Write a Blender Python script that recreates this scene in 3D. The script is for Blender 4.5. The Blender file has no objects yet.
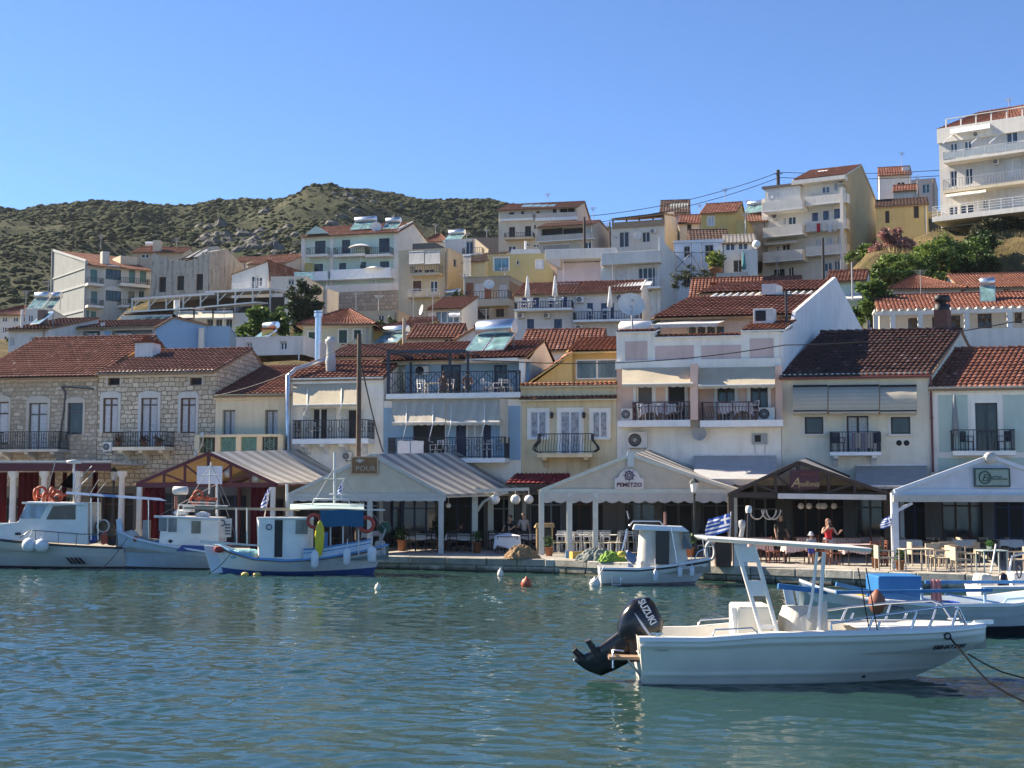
import bpy,math,random
import numpy as np
from math import sin,cos,pi,radians,sqrt,atan,atan2,hypot
random.seed(7)
SC=bpy.context.scene
COL=SC.collection
FPX=1350.0
PITCH=atan((492-384)/FPX)
CAM=(0.0,0.0,3.2)
QZ=0.55
def ray(px,py):
 u=(px-512)/FPX
 v=(384-py)/FPX
 return(u,cos(PITCH)-v*sin(PITCH),sin(PITCH)+v*cos(PITCH))
def at(px,py,Y):
 d=ray(px,py);t=Y/d[1]
 return(d[0]*t,Y,CAM[2]+d[2]*t)
def atz(px,py,z):
 d=ray(px,py);t=(z-CAM[2])/d[2]
 return(d[0]*t,d[1]*t,z)
class MB:
 def __init__(s):
  s.v=[];s.f=[];s.m=[];s.s=[];s.r=[]
 def add(s,vs,fs,mi=0,sm=False,rnd=None):
  o=len(s.v);s.v.extend(vs)
  for i,f in enumerate(fs):
   s.f.append([a+o for a in f]);s.m.append(mi);s.s.append(sm)
   s.r.append(rnd[i]if rnd is not None else 0.5)
  return s
 def box(s,x0,y0,z0,x1,y1,z1,mi=0):
  if x0>x1:x0,x1=x1,x0
  if y0>y1:y0,y1=y1,y0
  if z0>z1:z0,z1=z1,z0
  vs=[(x0,y0,z0),(x1,y0,z0),(x1,y1,z0),(x0,y1,z0),(x0,y0,z1),(x1,y0,z1),(x1,y1,z1),(x0,y1,z1)]
  return s.add(vs,[(0,3,2,1),(4,5,6,7),(0,1,5,4),(1,2,6,5),(2,3,7,6),(3,0,4,7)],mi)
 def hexa(s,b,t,mi=0):
  """prism between two quads b and t (4 points each)"""
  vs=list(b)+list(t)
  return s.add(vs,[(0,3,2,1),(4,5,6,7),(0,1,5,4),(1,2,6,5),(2,3,7,6),(3,0,4,7)],mi)
 def slab(s,q,th,mi=0):
  """quad q thickened downwards by th"""
  return s.hexa([(p[0],p[1],p[2]-th)for p in q],q,mi)
 def prism(s,poly,axis,a,b,mi=0):
  """polygon (list of 2-D points) extruded along axis 0/1/2 from a to b"""
  n=len(poly)
  def P(p,c):
   return[(c,p[0],p[1]),(p[0],c,p[1]),(p[0],p[1],c)][axis]
  vs=[P(p,a)for p in poly]+[P(p,b)for p in poly]
  fs=[tuple(range(n))[::-1],tuple(range(n,2*n))]+[(i,(i+1)%n,n+(i+1)%n,n+i)for i in range(n)]
  return s.add(vs,fs,mi)
 def bar(s,a,b,w,h=None,mi=0,up=(0,0,1)):
  """rectangular bar from a to b"""
  h=h or w
  A=np.array(a,float);B=np.array(b,float);d=B-A;L=np.linalg.norm(d)
  if L<1e-6:return s
  d/=L;U=np.array(up,float)
  if abs(d@U)>.95:U=np.array((1.0,0,0))
  x=np.cross(d,U);x/=np.linalg.norm(x);y=np.cross(x,d)
  q=[(-1,-1),(1,-1),(1,1),(-1,1)]
  return s.hexa([tuple(A+x*w/2*i+y*h/2*j)for i,j in q],[tuple(B+x*w/2*i+y*h/2*j)for i,j in q],mi)
 def tube(s,pts,r,n=6,mi=0,cap=True,sm=True):
  P=[np.array(p,float)for p in pts];k=len(P)
  R=r if isinstance(r,(list,tuple))else[r]*k
  vs=[];prev=None
  for i in range(k):
   d=P[min(i+1,k-1)]-P[max(i-1,0)];L=np.linalg.norm(d);d=d/L if L>1e-9 else np.array((0,0,1.0))
   if prev is None:
    U=np.array((0,0,1.0))if abs(d[2])<.9 else np.array((1.0,0,0))
    x=np.cross(d,U)
   else:
    x=prev-d*(prev@d)
   x/=np.linalg.norm(x)+1e-12;prev=x;y=np.cross(d,x)
   for j in range(n):
    a=2*pi*j/n
    vs.append(tuple(P[i]+(x*cos(a)+y*sin(a))*R[i]))
  fs=[(i*n+j,i*n+(j+1)%n,(i+1)*n+(j+1)%n,(i+1)*n+j)for i in range(k-1)for j in range(n)]
  s.add(vs,fs,mi,sm)
  if cap:
   s.add([vs[j]for j in range(n)],[tuple(range(n))],mi);s.add([vs[(k-1)*n+j]for j in range(n)],[tuple(range(n))[::-1]],mi)
  return s
 def cyl(s,c,r,z0,z1,n=12,mi=0,r1=None):
  return s.tube([(c[0],c[1],z0),(c[0],c[1],z1)],[r,r if r1 is None else r1],n,mi)
 def lathe(s,c,prof,n=14,mi=0,sm=True,axis=2):
  """profile [(r, h)] turned round an axis through c"""
  vs=[]
  for r,h in prof:
   for j in range(n):
    a=2*pi*j/n;x,y=r*cos(a),r*sin(a)
    p=(x,y,h)if axis==2 else((h,x,y)if axis==0 else(x,h,y))
    vs.append((c[0]+p[0],c[1]+p[1],c[2]+p[2]))
  fs=[(i*n+j,i*n+(j+1)%n,(i+1)*n+(j+1)%n,(i+1)*n+j)for i in range(len(prof)-1)for j in range(n)]
  return s.add(vs,fs,mi,sm)
 def ball(s,c,r,n=12,mi=0,sq=(1,1,1)):
  k=max(5,n//2+1)
  vs=[]
  for i in range(k):
   t=pi*i/(k-1)
   for j in range(n):
    a=2*pi*j/n
    vs.append((c[0]+r*sq[0]*sin(t)*cos(a),c[1]+r*sq[1]*sin(t)*sin(a),c[2]-r*sq[2]*cos(t)))
  fs=[(i*n+j,i*n+(j+1)%n,(i+1)*n+(j+1)%n,(i+1)*n+j)for i in range(k-1)for j in range(n)]
  return s.add(vs,fs,mi,True)
 def grid(s,fn,nu,nv,mi=0,sm=True):
  vs=[tuple(fn(i/nu,j/nv))for j in range(nv+1)for i in range(nu+1)]
  fs=[(j*(nu+1)+i,j*(nu+1)+i+1,(j+1)*(nu+1)+i+1,(j+1)*(nu+1)+i)for j in range(nv)for i in range(nu)]
  return s.add(vs,fs,mi,sm)
 def torus(s,c,R,r,axis=1,n=18,k=7,mi=0,a0=0,a1=2*pi,sq=1):
  pts=[]
  for i in range(n+1):
   a=a0+(a1-a0)*i/n
   x,y=R*cos(a),R*sin(a)*sq
   p=(x,0,y)if axis==1 else((0,x,y)if axis==0 else(x,y,0))
   pts.append((c[0]+p[0],c[1]+p[1],c[2]+p[2]))
  return s.tube(pts,r,k,mi,cap=False)
 def build(s,name,mats,parent=None,bevel=0,rnd=False,loc=None):
  if not isinstance(mats,(list,tuple)):mats=[mats]
  me=bpy.data.meshes.new(name)
  me.from_pydata(s.v,[],s.f)
  for m in mats:me.materials.append(m)
  me.polygons.foreach_set('material_index',s.m)
  me.polygons.foreach_set('use_smooth',s.s)
  if rnd:
   at_=me.attributes.new('rnd','FLOAT','FACE');at_.data.foreach_set('value',s.r)
  me.update()
  o=bpy.data.objects.new(name,me);COL.objects.link(o)
  if parent is not None:o.parent=parent
  if loc:o.location=loc
  if bevel:
   b=o.modifiers.new('bevel','BEVEL');b.width=bevel;b.segments=2;b.limit_method='ANGLE';b.angle_limit=radians(40)
  return o
LABELS={}
def tag(o,label=None,cat=None,group=None,kind=None):
 if label:o['label']=label;LABELS.setdefault(label,[]).append(o.name)
 if cat:o['category']=cat
 if group:o['group']=group
 if kind:o['kind']=kind
 return o
def thing(name,label,cat,loc=(0,0,0),rz=0,group=None):
 o=bpy.data.objects.new(name,None);COL.objects.link(o)
 o.empty_display_size=.3
 o.location=loc;o.rotation_euler=(0,0,rz)
 return tag(o,label,cat,group)
KIDS={}
def kids(o):
 return[c for c in COL.objects if c.parent==o]if o.name not in KIDS else KIDS[o.name]
def snapshot(o):
 """remember the children of a prototype (and theirs) so copying stays cheap"""
 KIDS[o.name]=[c for c in COL.objects if c.parent==o]
 for c in KIDS[o.name]:
  KIDS[c.name]=[g for g in COL.objects if g.parent==c]
def dup(o,loc,rz,label,group=None,scale=None):
 c=o.copy();COL.objects.link(c);c.location=loc;c.rotation_euler=(0,0,rz)
 if label:tag(c,label)
 if group:c['group']=group
 if scale:c.scale=scale
 for k in kids(o):
  ck=k.copy();COL.objects.link(ck);ck.parent=c
  for g in kids(k):
   cg=g.copy();COL.objects.link(cg);cg.parent=ck
 return c
ORD='first second third fourth fifth sixth seventh eighth ninth tenth eleventh twelfth thirteenth fourteenth fifteenth sixteenth seventeenth eighteenth nineteenth twentieth'.split()
MATS={}
def _new(name):
 m=bpy.data.materials.new(name);m.use_nodes=True
 nt=m.node_tree;b=nt.nodes['Principled BSDF']
 return m,nt,b
def N(nt,t,**kw):
 n=nt.nodes.new(t)
 for k,v in kw.items():
  if k in n.inputs:n.inputs[k].default_value=v
  else:setattr(n,k,v)
 return n
def ramp(nt,fac,stops):
 r=nt.nodes.new('ShaderNodeValToRGB');e=r.color_ramp.elements
 while len(e)<len(stops):e.new(.5)
 for i,(p,c)in enumerate(stops):
  e[i].position=p;e[i].color=(*c,1)if len(c)==3 else c
 nt.links.new(fac,r.inputs[0]);return r.outputs[0]
def mixc(nt,f,a,b,mode='MIX'):
 m=nt.nodes.new('ShaderNodeMix');m.data_type='RGBA';m.blend_type=mode
 for i,x in((0,f),(6,a),(7,b)):
  if hasattr(x,'is_linked'):nt.links.new(x,m.inputs[i])
  else:m.inputs[i].default_value=x if i==0 else((*x,1)if len(x)==3 else x)
 return m.outputs[2]
def noise(nt,vec,scale,detail=4,rough=.55):
 n=N(nt,'ShaderNodeTexNoise');n.inputs['Scale'].default_value=scale;n.inputs['Detail'].default_value=detail;n.inputs['Roughness'].default_value=rough
 if vec is not None:nt.links.new(vec,n.inputs['Vector'])
 return n.outputs['Fac']
def mapping(nt,vec,scale=(1,1,1),rot=(0,0,0)):
 m=N(nt,'ShaderNodeMapping');m.inputs['Scale'].default_value=scale;m.inputs['Rotation'].default_value=rot
 nt.links.new(vec,m.inputs['Vector']);return m.outputs[0]
def bump(nt,b,h,strength=.3,dist=.02):
 n=N(nt,'ShaderNodeBump');n.inputs['Strength'].default_value=strength;n.inputs['Distance'].default_value=dist
 nt.links.new(h,n.inputs['Height']);nt.links.new(n.outputs[0],b.inputs['Normal'])
def sc3(c,k):return tuple(max(0,min(1,x*k))for x in c)
def plain(col,rough=.5,metal=0,var=.12,vs=3.0,spec=.5):
 key=('p',col,rough,metal,var,vs)
 if key in MATS:return MATS[key]
 m,nt,b=_new('paint');tc=N(nt,'ShaderNodeTexCoord')
 f=noise(nt,tc.outputs['Object'],vs,5,.6)
 c=ramp(nt,f,[(.3,sc3(col,1-var)),(.7,sc3(col,1+var*.6))])
 nt.links.new(c,b.inputs['Base Color']);b.inputs['Roughness'].default_value=rough;b.inputs['Metallic'].default_value=metal
 b.inputs['Specular IOR Level'].default_value=spec
 MATS[key]=m;return m
def stucco(col,dirt=.35,rough=.9,dcol=None):
 key=('s',col,dirt,dcol)
 if key in MATS:return MATS[key]
 m,nt,b=_new('stucco');tc=N(nt,'ShaderNodeTexCoord');o=tc.outputs['Object']
 big=noise(nt,o,.55,5,.65)
 c1=ramp(nt,big,[(.3,sc3(col,.88)),(.55,col),(.75,sc3(col,1.06))])
 st=noise(nt,mapping(nt,o,(2.2,2.2,.22)),1.3,6,.7)
 dk=dcol or(col[0]*.55+.04,col[1]*.52+.035,col[2]*.48+.03)
 sf=ramp(nt,st,[(.48,(0,0,0)),(.72,(min(1,dirt*1.25),)*3)])
 c2=mixc(nt,sf,c1,dk)
 patch=noise(nt,o,1.9,7,.7)
 pf=ramp(nt,patch,[(.57,(0,0,0)),(.66,(min(1,dirt*1.0),)*3)])
 c3=mixc(nt,pf,c2,sc3(dk,1.25))
 nt.links.new(c3,b.inputs['Base Color']);b.inputs['Roughness'].default_value=rough;b.inputs['Specular IOR Level'].default_value=.25
 bump(nt,b,noise(nt,o,14,5,.7),.25,.02)
 MATS[key]=m;return m
def stone(c_lo,c_hi,mortar,sx=1.6,sy=3.2,msize=.018,dist=.12):
 key=('st',c_lo,c_hi,sx)
 if key in MATS:return MATS[key]
 m,nt,b=_new('stonework');tc=N(nt,'ShaderNodeTexCoord');o=tc.outputs['Object']
 sep=N(nt,'ShaderNodeSeparateXYZ');nt.links.new(o,sep.inputs[0])
 ad=N(nt,'ShaderNodeMath',operation='ADD');nt.links.new(sep.outputs[0],ad.inputs[0]);nt.links.new(sep.outputs[1],ad.inputs[1])
 cb=N(nt,'ShaderNodeCombineXYZ');nt.links.new(ad.outputs[0],cb.inputs[0]);nt.links.new(sep.outputs[2],cb.inputs[1])
 nz=N(nt,'ShaderNodeTexNoise');nz.inputs['Scale'].default_value=2.2;nz.inputs['Detail'].default_value=3;nt.links.new(o,nz.inputs['Vector'])
 mx=N(nt,'ShaderNodeVectorMath',operation='SCALE');nt.links.new(nz.outputs['Color'],mx.inputs[0]);mx.inputs['Scale'].default_value=dist
 av=N(nt,'ShaderNodeVectorMath',operation='ADD');nt.links.new(cb.outputs[0],av.inputs[0]);nt.links.new(mx.outputs[0],av.inputs[1])
 br=N(nt,'ShaderNodeTexBrick');nt.links.new(av.outputs[0],br.inputs['Vector'])
 br.offset_frequency=2;br.squash=.7;br.squash_frequency=3
 br.inputs['Color1'].default_value=(*c_lo,1);br.inputs['Color2'].default_value=(*c_hi,1);br.inputs['Mortar'].default_value=(*mortar,1)
 br.inputs['Scale'].default_value=1;br.inputs['Brick Width'].default_value=1/sx;br.inputs['Row Height'].default_value=1/sy
 br.inputs['Mortar Size'].default_value=msize;br.inputs['Mortar Smooth'].default_value=.3
 n2=noise(nt,o,5,6,.7)
 c=mixc(nt,ramp(nt,n2,[(.3,(.75,)*3),(.7,(1.15,)*3)]),(0,0,0),br.outputs['Color'],'MIX')
 c=mixc(nt,1.0,br.outputs['Color'],ramp(nt,n2,[(.25,(.62,.62,.62)),(.5,(1,1,1)),(.8,(1.25,1.22,1.15))]),'MULTIPLY')
 nt.links.new(c,b.inputs['Base Color']);b.inputs['Roughness'].default_value=.92;b.inputs['Specular IOR Level'].default_value=.2
 inv=N(nt,'ShaderNodeMath',operation='SUBTRACT');inv.inputs[0].default_value=1;nt.links.new(br.outputs['Fac'],inv.inputs[1])
 a2=N(nt,'ShaderNodeMath',operation='MULTIPLY_ADD');nt.links.new(n2,a2.inputs[0]);a2.inputs[1].default_value=.5;nt.links.new(inv.outputs[0],a2.inputs[2])
 bump(nt,b,a2.outputs[0],.7,.05)
 MATS[key]=m;return m
def tilemat(base=(.34,.11,.055),old=.25,dark=(.09,.04,.03)):
 key=('t',base,old,dark)
 if key in MATS:return MATS[key]
 m,nt,b=_new('roof_tiles');tc=N(nt,'ShaderNodeTexCoord');o=tc.outputs['Object']
 a=N(nt,'ShaderNodeAttribute');a.attribute_name='rnd'
 pale=(min(1,base[0]*1.45+.04),base[1]*1.75+.03,base[2]*1.9+.03)
 c=ramp(nt,a.outputs['Fac'],[(0,sc3(base,.62)),(.35,base),(.75,sc3(base,1.2)),(1,pale)])
 g=noise(nt,o,.8,6,.7)
 gf=ramp(nt,g,[(.45,(0,0,0)),(.75,(old,)*3)])
 c=mixc(nt,gf,c,dark)
 nt.links.new(c,b.inputs['Base Color']);b.inputs['Roughness'].default_value=.85;b.inputs['Specular IOR Level'].default_value=.25
 bump(nt,b,noise(nt,o,30,3),.2,.01)
 MATS[key]=m;return m
def fabric(col,stripe=None,sp=1.0,axis=0,rough=.85,trans=.25):
 key=('f',col,stripe,sp,axis)
 if key in MATS:return MATS[key]
 m,nt,b=_new('fabric');tc=N(nt,'ShaderNodeTexCoord');o=tc.outputs['Object']
 n1=noise(nt,o,2.0,5,.6)
 c=ramp(nt,n1,[(.3,sc3(col,.88)),(.7,sc3(col,1.06))])
 if stripe:
  sep=N(nt,'ShaderNodeSeparateXYZ');nt.links.new(o,sep.inputs[0])
  md=N(nt,'ShaderNodeMath',operation='FRACT');mu=N(nt,'ShaderNodeMath',operation='MULTIPLY')
  nt.links.new(sep.outputs[axis],mu.inputs[0]);mu.inputs[1].default_value=1/sp;nt.links.new(mu.outputs[0],md.inputs[0])
  gt=N(nt,'ShaderNodeMath',operation='GREATER_THAN');nt.links.new(md.outputs[0],gt.inputs[0]);gt.inputs[1].default_value=.5
  c=mixc(nt,gt.outputs[0],c,stripe)
 nt.links.new(c,b.inputs['Base Color']);b.inputs['Roughness'].default_value=rough;b.inputs['Specular IOR Level'].default_value=.2
 if trans:
  tr=N(nt,'ShaderNodeBsdfTranslucent');nt.links.new(c,tr.inputs['Color'])
  ms=N(nt,'ShaderNodeMixShader');ms.inputs[0].default_value=trans
  nt.links.new(b.outputs[0],ms.inputs[1]);nt.links.new(tr.outputs[0],ms.inputs[2])
  nt.links.new(ms.outputs[0],nt.nodes['Material Output'].inputs['Surface'])
 bump(nt,b,noise(nt,o,6,4),.25,.03)
 MATS[key]=m;return m
def leafmat(lo,hi,trans=.3):
 key=('l',lo,hi)
 if key in MATS:return MATS[key]
 m,nt,b=_new('foliage');a=N(nt,'ShaderNodeAttribute');a.attribute_name='rnd'
 c=ramp(nt,a.outputs['Fac'],[(0,lo),(1,hi)])
 nt.links.new(c,b.inputs['Base Color']);b.inputs['Roughness'].default_value=.6;b.inputs['Specular IOR Level'].default_value=.3
 tr=N(nt,'ShaderNodeBsdfTranslucent');nt.links.new(c,tr.inputs['Color'])
 ms=N(nt,'ShaderNodeMixShader');ms.inputs[0].default_value=trans
 nt.links.new(b.outputs[0],ms.inputs[1]);nt.links.new(tr.outputs[0],ms.inputs[2])
 nt.links.new(ms.outputs[0],nt.nodes['Material Output'].inputs['Surface'])
 MATS[key]=m;return m
def glassmat(col=(.015,.02,.025),rough=.06):
 key=('g',col,rough)
 if key in MATS:return MATS[key]
 m,nt,b=_new('window_glass');tc=N(nt,'ShaderNodeTexCoord')
 f=noise(nt,mapping(nt,tc.outputs['Object'],(1.3,1.3,.5)),1.6,3)
 c=ramp(nt,f,[(.35,col),(.62,sc3(col,2.2)),(.8,(col[0]*4+.03,col[1]*4+.03,col[2]*4+.03))])
 nt.links.new(c,b.inputs['Base Color']);b.inputs['Roughness'].default_value=rough
 MATS[key]=m;return m
WHITE=plain((.78,.78,.77),.45);OFFW=plain((.66,.64,.59),.5);IRON=plain((.025,.025,.028),.5);DKBLUE=plain((.02,.035,.10),.5)
BROWN=plain((.10,.05,.03),.6);GREY=plain((.35,.36,.37),.5);STEEL=plain((.6,.62,.64),.28,.9);DKRED=plain((.13,.018,.025),.55)
GLASS=glassmat();BLACK=plain((.012,.012,.014),.6);TEAL=plain((.06,.22,.21),.5);GREENSH=plain((.03,.10,.075),.5)
WOOD=plain((.30,.17,.08),.6,var=.3,vs=8);CURT=plain((.52,.52,.53),.8,var=.25,vs=9);CONC=stucco((.42,.40,.36),.4)
LAMPW=plain((.8,.8,.76),.3);PANELG=glassmat((.085,.15,.15),.12);RAILGL=plain((.36,.40,.41),.2)
W=bpy.data.worlds.new('World');SC.world=W;W.use_nodes=True
SUN=np.array((-.74,.33,.585));SUN=SUN/np.linalg.norm(SUN)
ELEV=math.asin(SUN[2]);AZ=atan2(SUN[0],SUN[1])
_nt=W.node_tree;_bg=_nt.nodes['Background']
_sky=_nt.nodes.new('ShaderNodeTexSky');_sky.sky_type='NISHITA';_sky.sun_disc=False
_sky.sun_elevation=ELEV;_sky.sun_rotation=AZ;_sky.altitude=0;_sky.air_density=.7;_sky.dust_density=.0;_sky.ozone_density=10
_nt.links.new(_sky.outputs[0],_bg.inputs['Color']);_bg.inputs['Strength'].default_value=.090
_sl=bpy.data.lights.new('sun','SUN');_sl.energy=5.0;_sl.angle=radians(.5);_sl.color=(1,.90,.76)
_so=bpy.data.objects.new('sun',_sl);COL.objects.link(_so)
from mathutils import Vector
_so.rotation_euler=Vector(tuple(SUN)).to_track_quat('Z','Y').to_euler();_so.location=(-60,20,80)
_cd=bpy.data.cameras.new('camera');_cd.sensor_width=36;_cd.lens=FPX/1024*36;_cd.clip_end=5000;_cd.clip_start=.1
_co=bpy.data.objects.new('camera',_cd);COL.objects.link(_co);_co.location=CAM;_co.rotation_euler=(pi/2+PITCH,0,0);SC.camera=_co
SC.view_settings.view_transform='Standard';SC.view_settings.look='None';SC.view_settings.gamma=1;SC.view_settings.exposure=1.42
SC.view_settings.use_white_balance=True;SC.view_settings.white_balance_temperature=7050;SC.view_settings.white_balance_tint=10
SC.cycles.use_denoising=True;SC.cycles.max_bounces=6;SC.cycles.diffuse_bounces=3;SC.cycles.glossy_bounces=3;SC.cycles.transmission_bounces=4
SC.cycles.caustics_reflective=False;SC.cycles.caustics_refractive=False;SC.cycles.sample_clamp_indirect=6
def make_water():
 fx=np.concatenate([np.linspace(-400,-50,8)[:-1],np.arange(-40,-26,1.0),np.arange(-26,27,.105),np.arange(27,40,1.0),np.linspace(50,400,8)])
 fy=np.concatenate([np.linspace(-300,-20,7)[:-1],np.arange(-20,11,1.0),np.arange(11,31,.055),np.arange(31,63,.12),np.array([64.0,70.0])])
 X,Y=np.meshgrid(fx,fy)
 Z=np.zeros_like(X);rng=np.random.RandomState(3)
 for i in range(52):
  lam=.20*(1.055**i)*rng.uniform(.9,1.1)
  a=rng.normal(.18,.5)+(pi if rng.rand()<.25 else 0)
  k=2*pi/lam;kx,ky=k*sin(a),k*cos(a)
  amp=.0080*lam**.95*rng.uniform(.6,1.2)*(1 if lam<.62 else(.62/lam)**1.15)
  ph=rng.uniform(0,2*pi)
  q=np.sin(X*kx+Y*ky+ph+.8*np.sin(X*.13*ky+Y*.11*kx+ph))
  Z+=amp*(q+.25*np.sin(2*(X*kx+Y*ky+ph)))
 pat=.75+.35*np.sin(X*.16+1.3*np.sin(Y*.12))*np.sin(Y*.23+.7*np.sin(X*.1+1))
 Z*=pat
 nx,ny=len(fx),len(fy)
 V=np.stack([X.ravel(),Y.ravel(),Z.ravel()],1)
 I=np.arange(nx*ny).reshape(ny,nx)
 F=np.stack([I[:-1,:-1].ravel(),I[:-1,1:].ravel(),I[1:,1:].ravel(),I[1:,:-1].ravel()],1)
 me=bpy.data.meshes.new('water');me.vertices.add(len(V));me.vertices.foreach_set('co',V.ravel())
 me.loops.add(F.size);me.loops.foreach_set('vertex_index',F.ravel().astype(np.int32))
 me.polygons.add(len(F));me.polygons.foreach_set('loop_start',np.arange(0,F.size,4,dtype=np.int32));me.polygons.foreach_set('loop_total',np.full(len(F),4,np.int32))
 me.polygons.foreach_set('use_smooth',np.ones(len(F),bool));me.update();me.validate()
 m,nt,b=_new('sea_water');tc=N(nt,'ShaderNodeTexCoord');o=tc.outputs['Object']
 f=noise(nt,mapping(nt,o,(.05,.09,1)),1.0,4)
 c=ramp(nt,f,[(.3,(.012,.037,.034)),(.7,(.021,.056,.049))])
 nt.links.new(c,b.inputs['Base Color']);b.inputs['Roughness'].default_value=.05;b.inputs['IOR'].default_value=1.33
 bump(nt,b,noise(nt,mapping(nt,o,(1.7,3.4,1)),2.6,3,.55),0.28,.02)
 me.materials.append(m)
 ob=bpy.data.objects.new('water',me);COL.objects.link(ob);ob['kind']='structure'
 mb=MB();mb.add([(-400,-300,-6),(400,-300,-6),(400,75,-6),(-400,75,-6)],[(0,1,2,3)])
 tag(mb.build('sea_bed',plain((.10,.12,.09),.9)),kind='structure')
make_water()
QEDGE=[(-90,63),(-40,60.5),(-20,59)]+[atz(385,556,QZ)[:2],atz(555,559.5,QZ)[:2],atz(705,565.5,QZ)[:2],atz(890,572,QZ)[:2],atz(1010,575.5,QZ)[:2]]
QEDGE.append((QEDGE[-1][0]+20,QEDGE[-1][1]-11));QEDGE.append((QEDGE[-1][0]+40,QEDGE[-1][1]-10))
PAVE=stone((.40,.38,.34),(.52,.49,.43),(.26,.25,.23),.8,.9,.01,.05)
def make_quay():
 mb=MB();vs=[];n=len(QEDGE)
 for p in QEDGE:vs.append((p[0],p[1],QZ))
 for p in QEDGE:vs.append((p[0],84,QZ))
 mb.add(vs,[(i,i+1,n+i+1,n+i)for i in range(n-1)])
 m,nt,b=_new('promenade_paving');tc=N(nt,'ShaderNodeTexCoord');o=tc.outputs['Object']
 br=N(nt,'ShaderNodeTexBrick');nt.links.new(mapping(nt,o,(1,1,1),(0,0,.5)),br.inputs['Vector'])
 br.inputs['Scale'].default_value=1;br.inputs['Brick Width'].default_value=.9;br.inputs['Row Height'].default_value=.6;br.inputs['Mortar Size'].default_value=.012
 br.inputs['Color1'].default_value=(.34,.31,.27,1);br.inputs['Color2'].default_value=(.42,.385,.33,1);br.inputs['Mortar'].default_value=(.2,.19,.17,1)
 c=mixc(nt,1.0,br.outputs['Color'],ramp(nt,noise(nt,o,.9,6,.7),[(.3,(.7,)*3),(.7,(1.15,)*3)]),'MULTIPLY')
 nt.links.new(c,b.inputs['Base Color']);b.inputs['Roughness'].default_value=.85
 bump(nt,b,noise(nt,o,8,5),.3,.02)
 tag(mb.build('pavement',m),kind='structure')
 mb=MB();rng=random.Random(5)
 for a,bb in zip(QEDGE[:-1],QEDGE[1:]):
  L=hypot(bb[0]-a[0],bb[1]-a[1]);ex=((bb[0]-a[0])/L,(bb[1]-a[1])/L);nn=(ex[1],-ex[0])
  mb.add([(a[0],a[1],-3),(bb[0],bb[1],-3),(bb[0],bb[1],QZ-.01),(a[0],a[1],QZ-.01)],[(0,1,2,3)],1)
  for row,(z0,z1)in enumerate([(.27,.56),(.03,.26),(-.25,.02),(-.6,-.26)]):
   u=-rng.random()*.6
   while u<L:
    w=rng.uniform(.55,1.5)if row else rng.uniform(1.0,1.9);u0=max(u+.012,0);u1=min(u+w-.012,L);u+=w
    if u1-u0<.05:continue
    o1=rng.uniform(.03,.10)+(.07 if row==0 else 0);dz=rng.uniform(-.012,.012)
    q=[]
    for(uu,z,off)in((u0,z0,0),(u1,z0,0),(u1,z1+dz,0),(u0,z1+dz,0),(u0+.03,z0+.03,o1),(u1-.03,z0+.03,o1),(u1-.03,z1-.025+dz,o1),(u0+.03,z1-.025+dz,o1)):
     bk=-.25 if off==0 else off
     q.append((a[0]+ex[0]*uu+nn[0]*bk,a[1]+ex[1]*uu+nn[1]*bk,z))
    mid=[(a[0]+ex[0]*uu+nn[0]*(o1-.03),a[1]+ex[1]*uu+nn[1]*(o1-.03),z)for uu,z in((u0,z0),(u1,z0),(u1,z1+dz),(u0,z1+dz))]
    vs=q[:4]+mid+q[4:]
    r=rng.random()
    mb.add(vs,[(0,1,5,4),(1,2,6,5),(2,3,7,6),(3,0,4,7),(4,5,9,8),(5,6,10,9),(6,7,11,10),(7,4,8,11),(8,9,10,11)],0,False,[r]*9)
 m,nt,b=_new('quay_stone');tc=N(nt,'ShaderNodeTexCoord');o=tc.outputs['Object']
 at_=N(nt,'ShaderNodeAttribute');at_.attribute_name='rnd'
 c=ramp(nt,at_.outputs['Fac'],[(0,(.26,.25,.22)),(.5,(.38,.36,.32)),(1,(.50,.48,.42))])
 c=mixc(nt,1.0,c,ramp(nt,noise(nt,o,2.5,7,.75),[(.28,(.5,.5,.48)),(.7,(1.2,1.2,1.15))]),'MULTIPLY')
 sep=N(nt,'ShaderNodeSeparateXYZ');nt.links.new(o,sep.inputs[0])
 ad=N(nt,'ShaderNodeMath',operation='MULTIPLY_ADD');nt.links.new(noise(nt,o,1.4,5,.7),ad.inputs[0]);ad.inputs[1].default_value=.45;nt.links.new(sep.outputs[2],ad.inputs[2])
 wet=ramp(nt,ad.outputs[0],[(.30,(.9,)*3),(.44,(0,0,0))])
 c=mixc(nt,wet,c,(.045,.05,.035))
 nt.links.new(c,b.inputs['Base Color']);b.inputs['Roughness'].default_value=.85
 bump(nt,b,noise(nt,o,7,6,.7),.6,.04)
 o_=mb.build('quay_wall',[m,plain((.06,.06,.055),.9)],rnd=True)
 tag(o_,'low quay wall of rough squared stone blocks along the water','wall')
make_quay()
def vnoise(x,y,seed=0):
 """cheap smooth value noise, numpy"""
 xi=np.floor(x).astype(int);yi=np.floor(y).astype(int);xf=x-xi;yf=y-yi
 def h(a,b):
  n=(a*374761393+b*668265263+seed*1442695041)&0x7fffffff
  n=((n^(n>>13))*1274126177)&0x7fffffff
  return((n^(n>>16))&0xffff)/65535.0
 u=xf*xf*(3-2*xf);v=yf*yf*(3-2*yf)
 return(h(xi,yi)*(1-u)+h(xi+1,yi)*u)*(1-v)+(h(xi,yi+1)*(1-u)+h(xi+1,yi+1)*u)*v
def fbm(x,y,oct=5,seed=0):
 s=0;a=.5
 for i in range(oct):
  s=s+a*vnoise(x*2**i,y*2**i,seed+i);a*=.5
 return s
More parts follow.
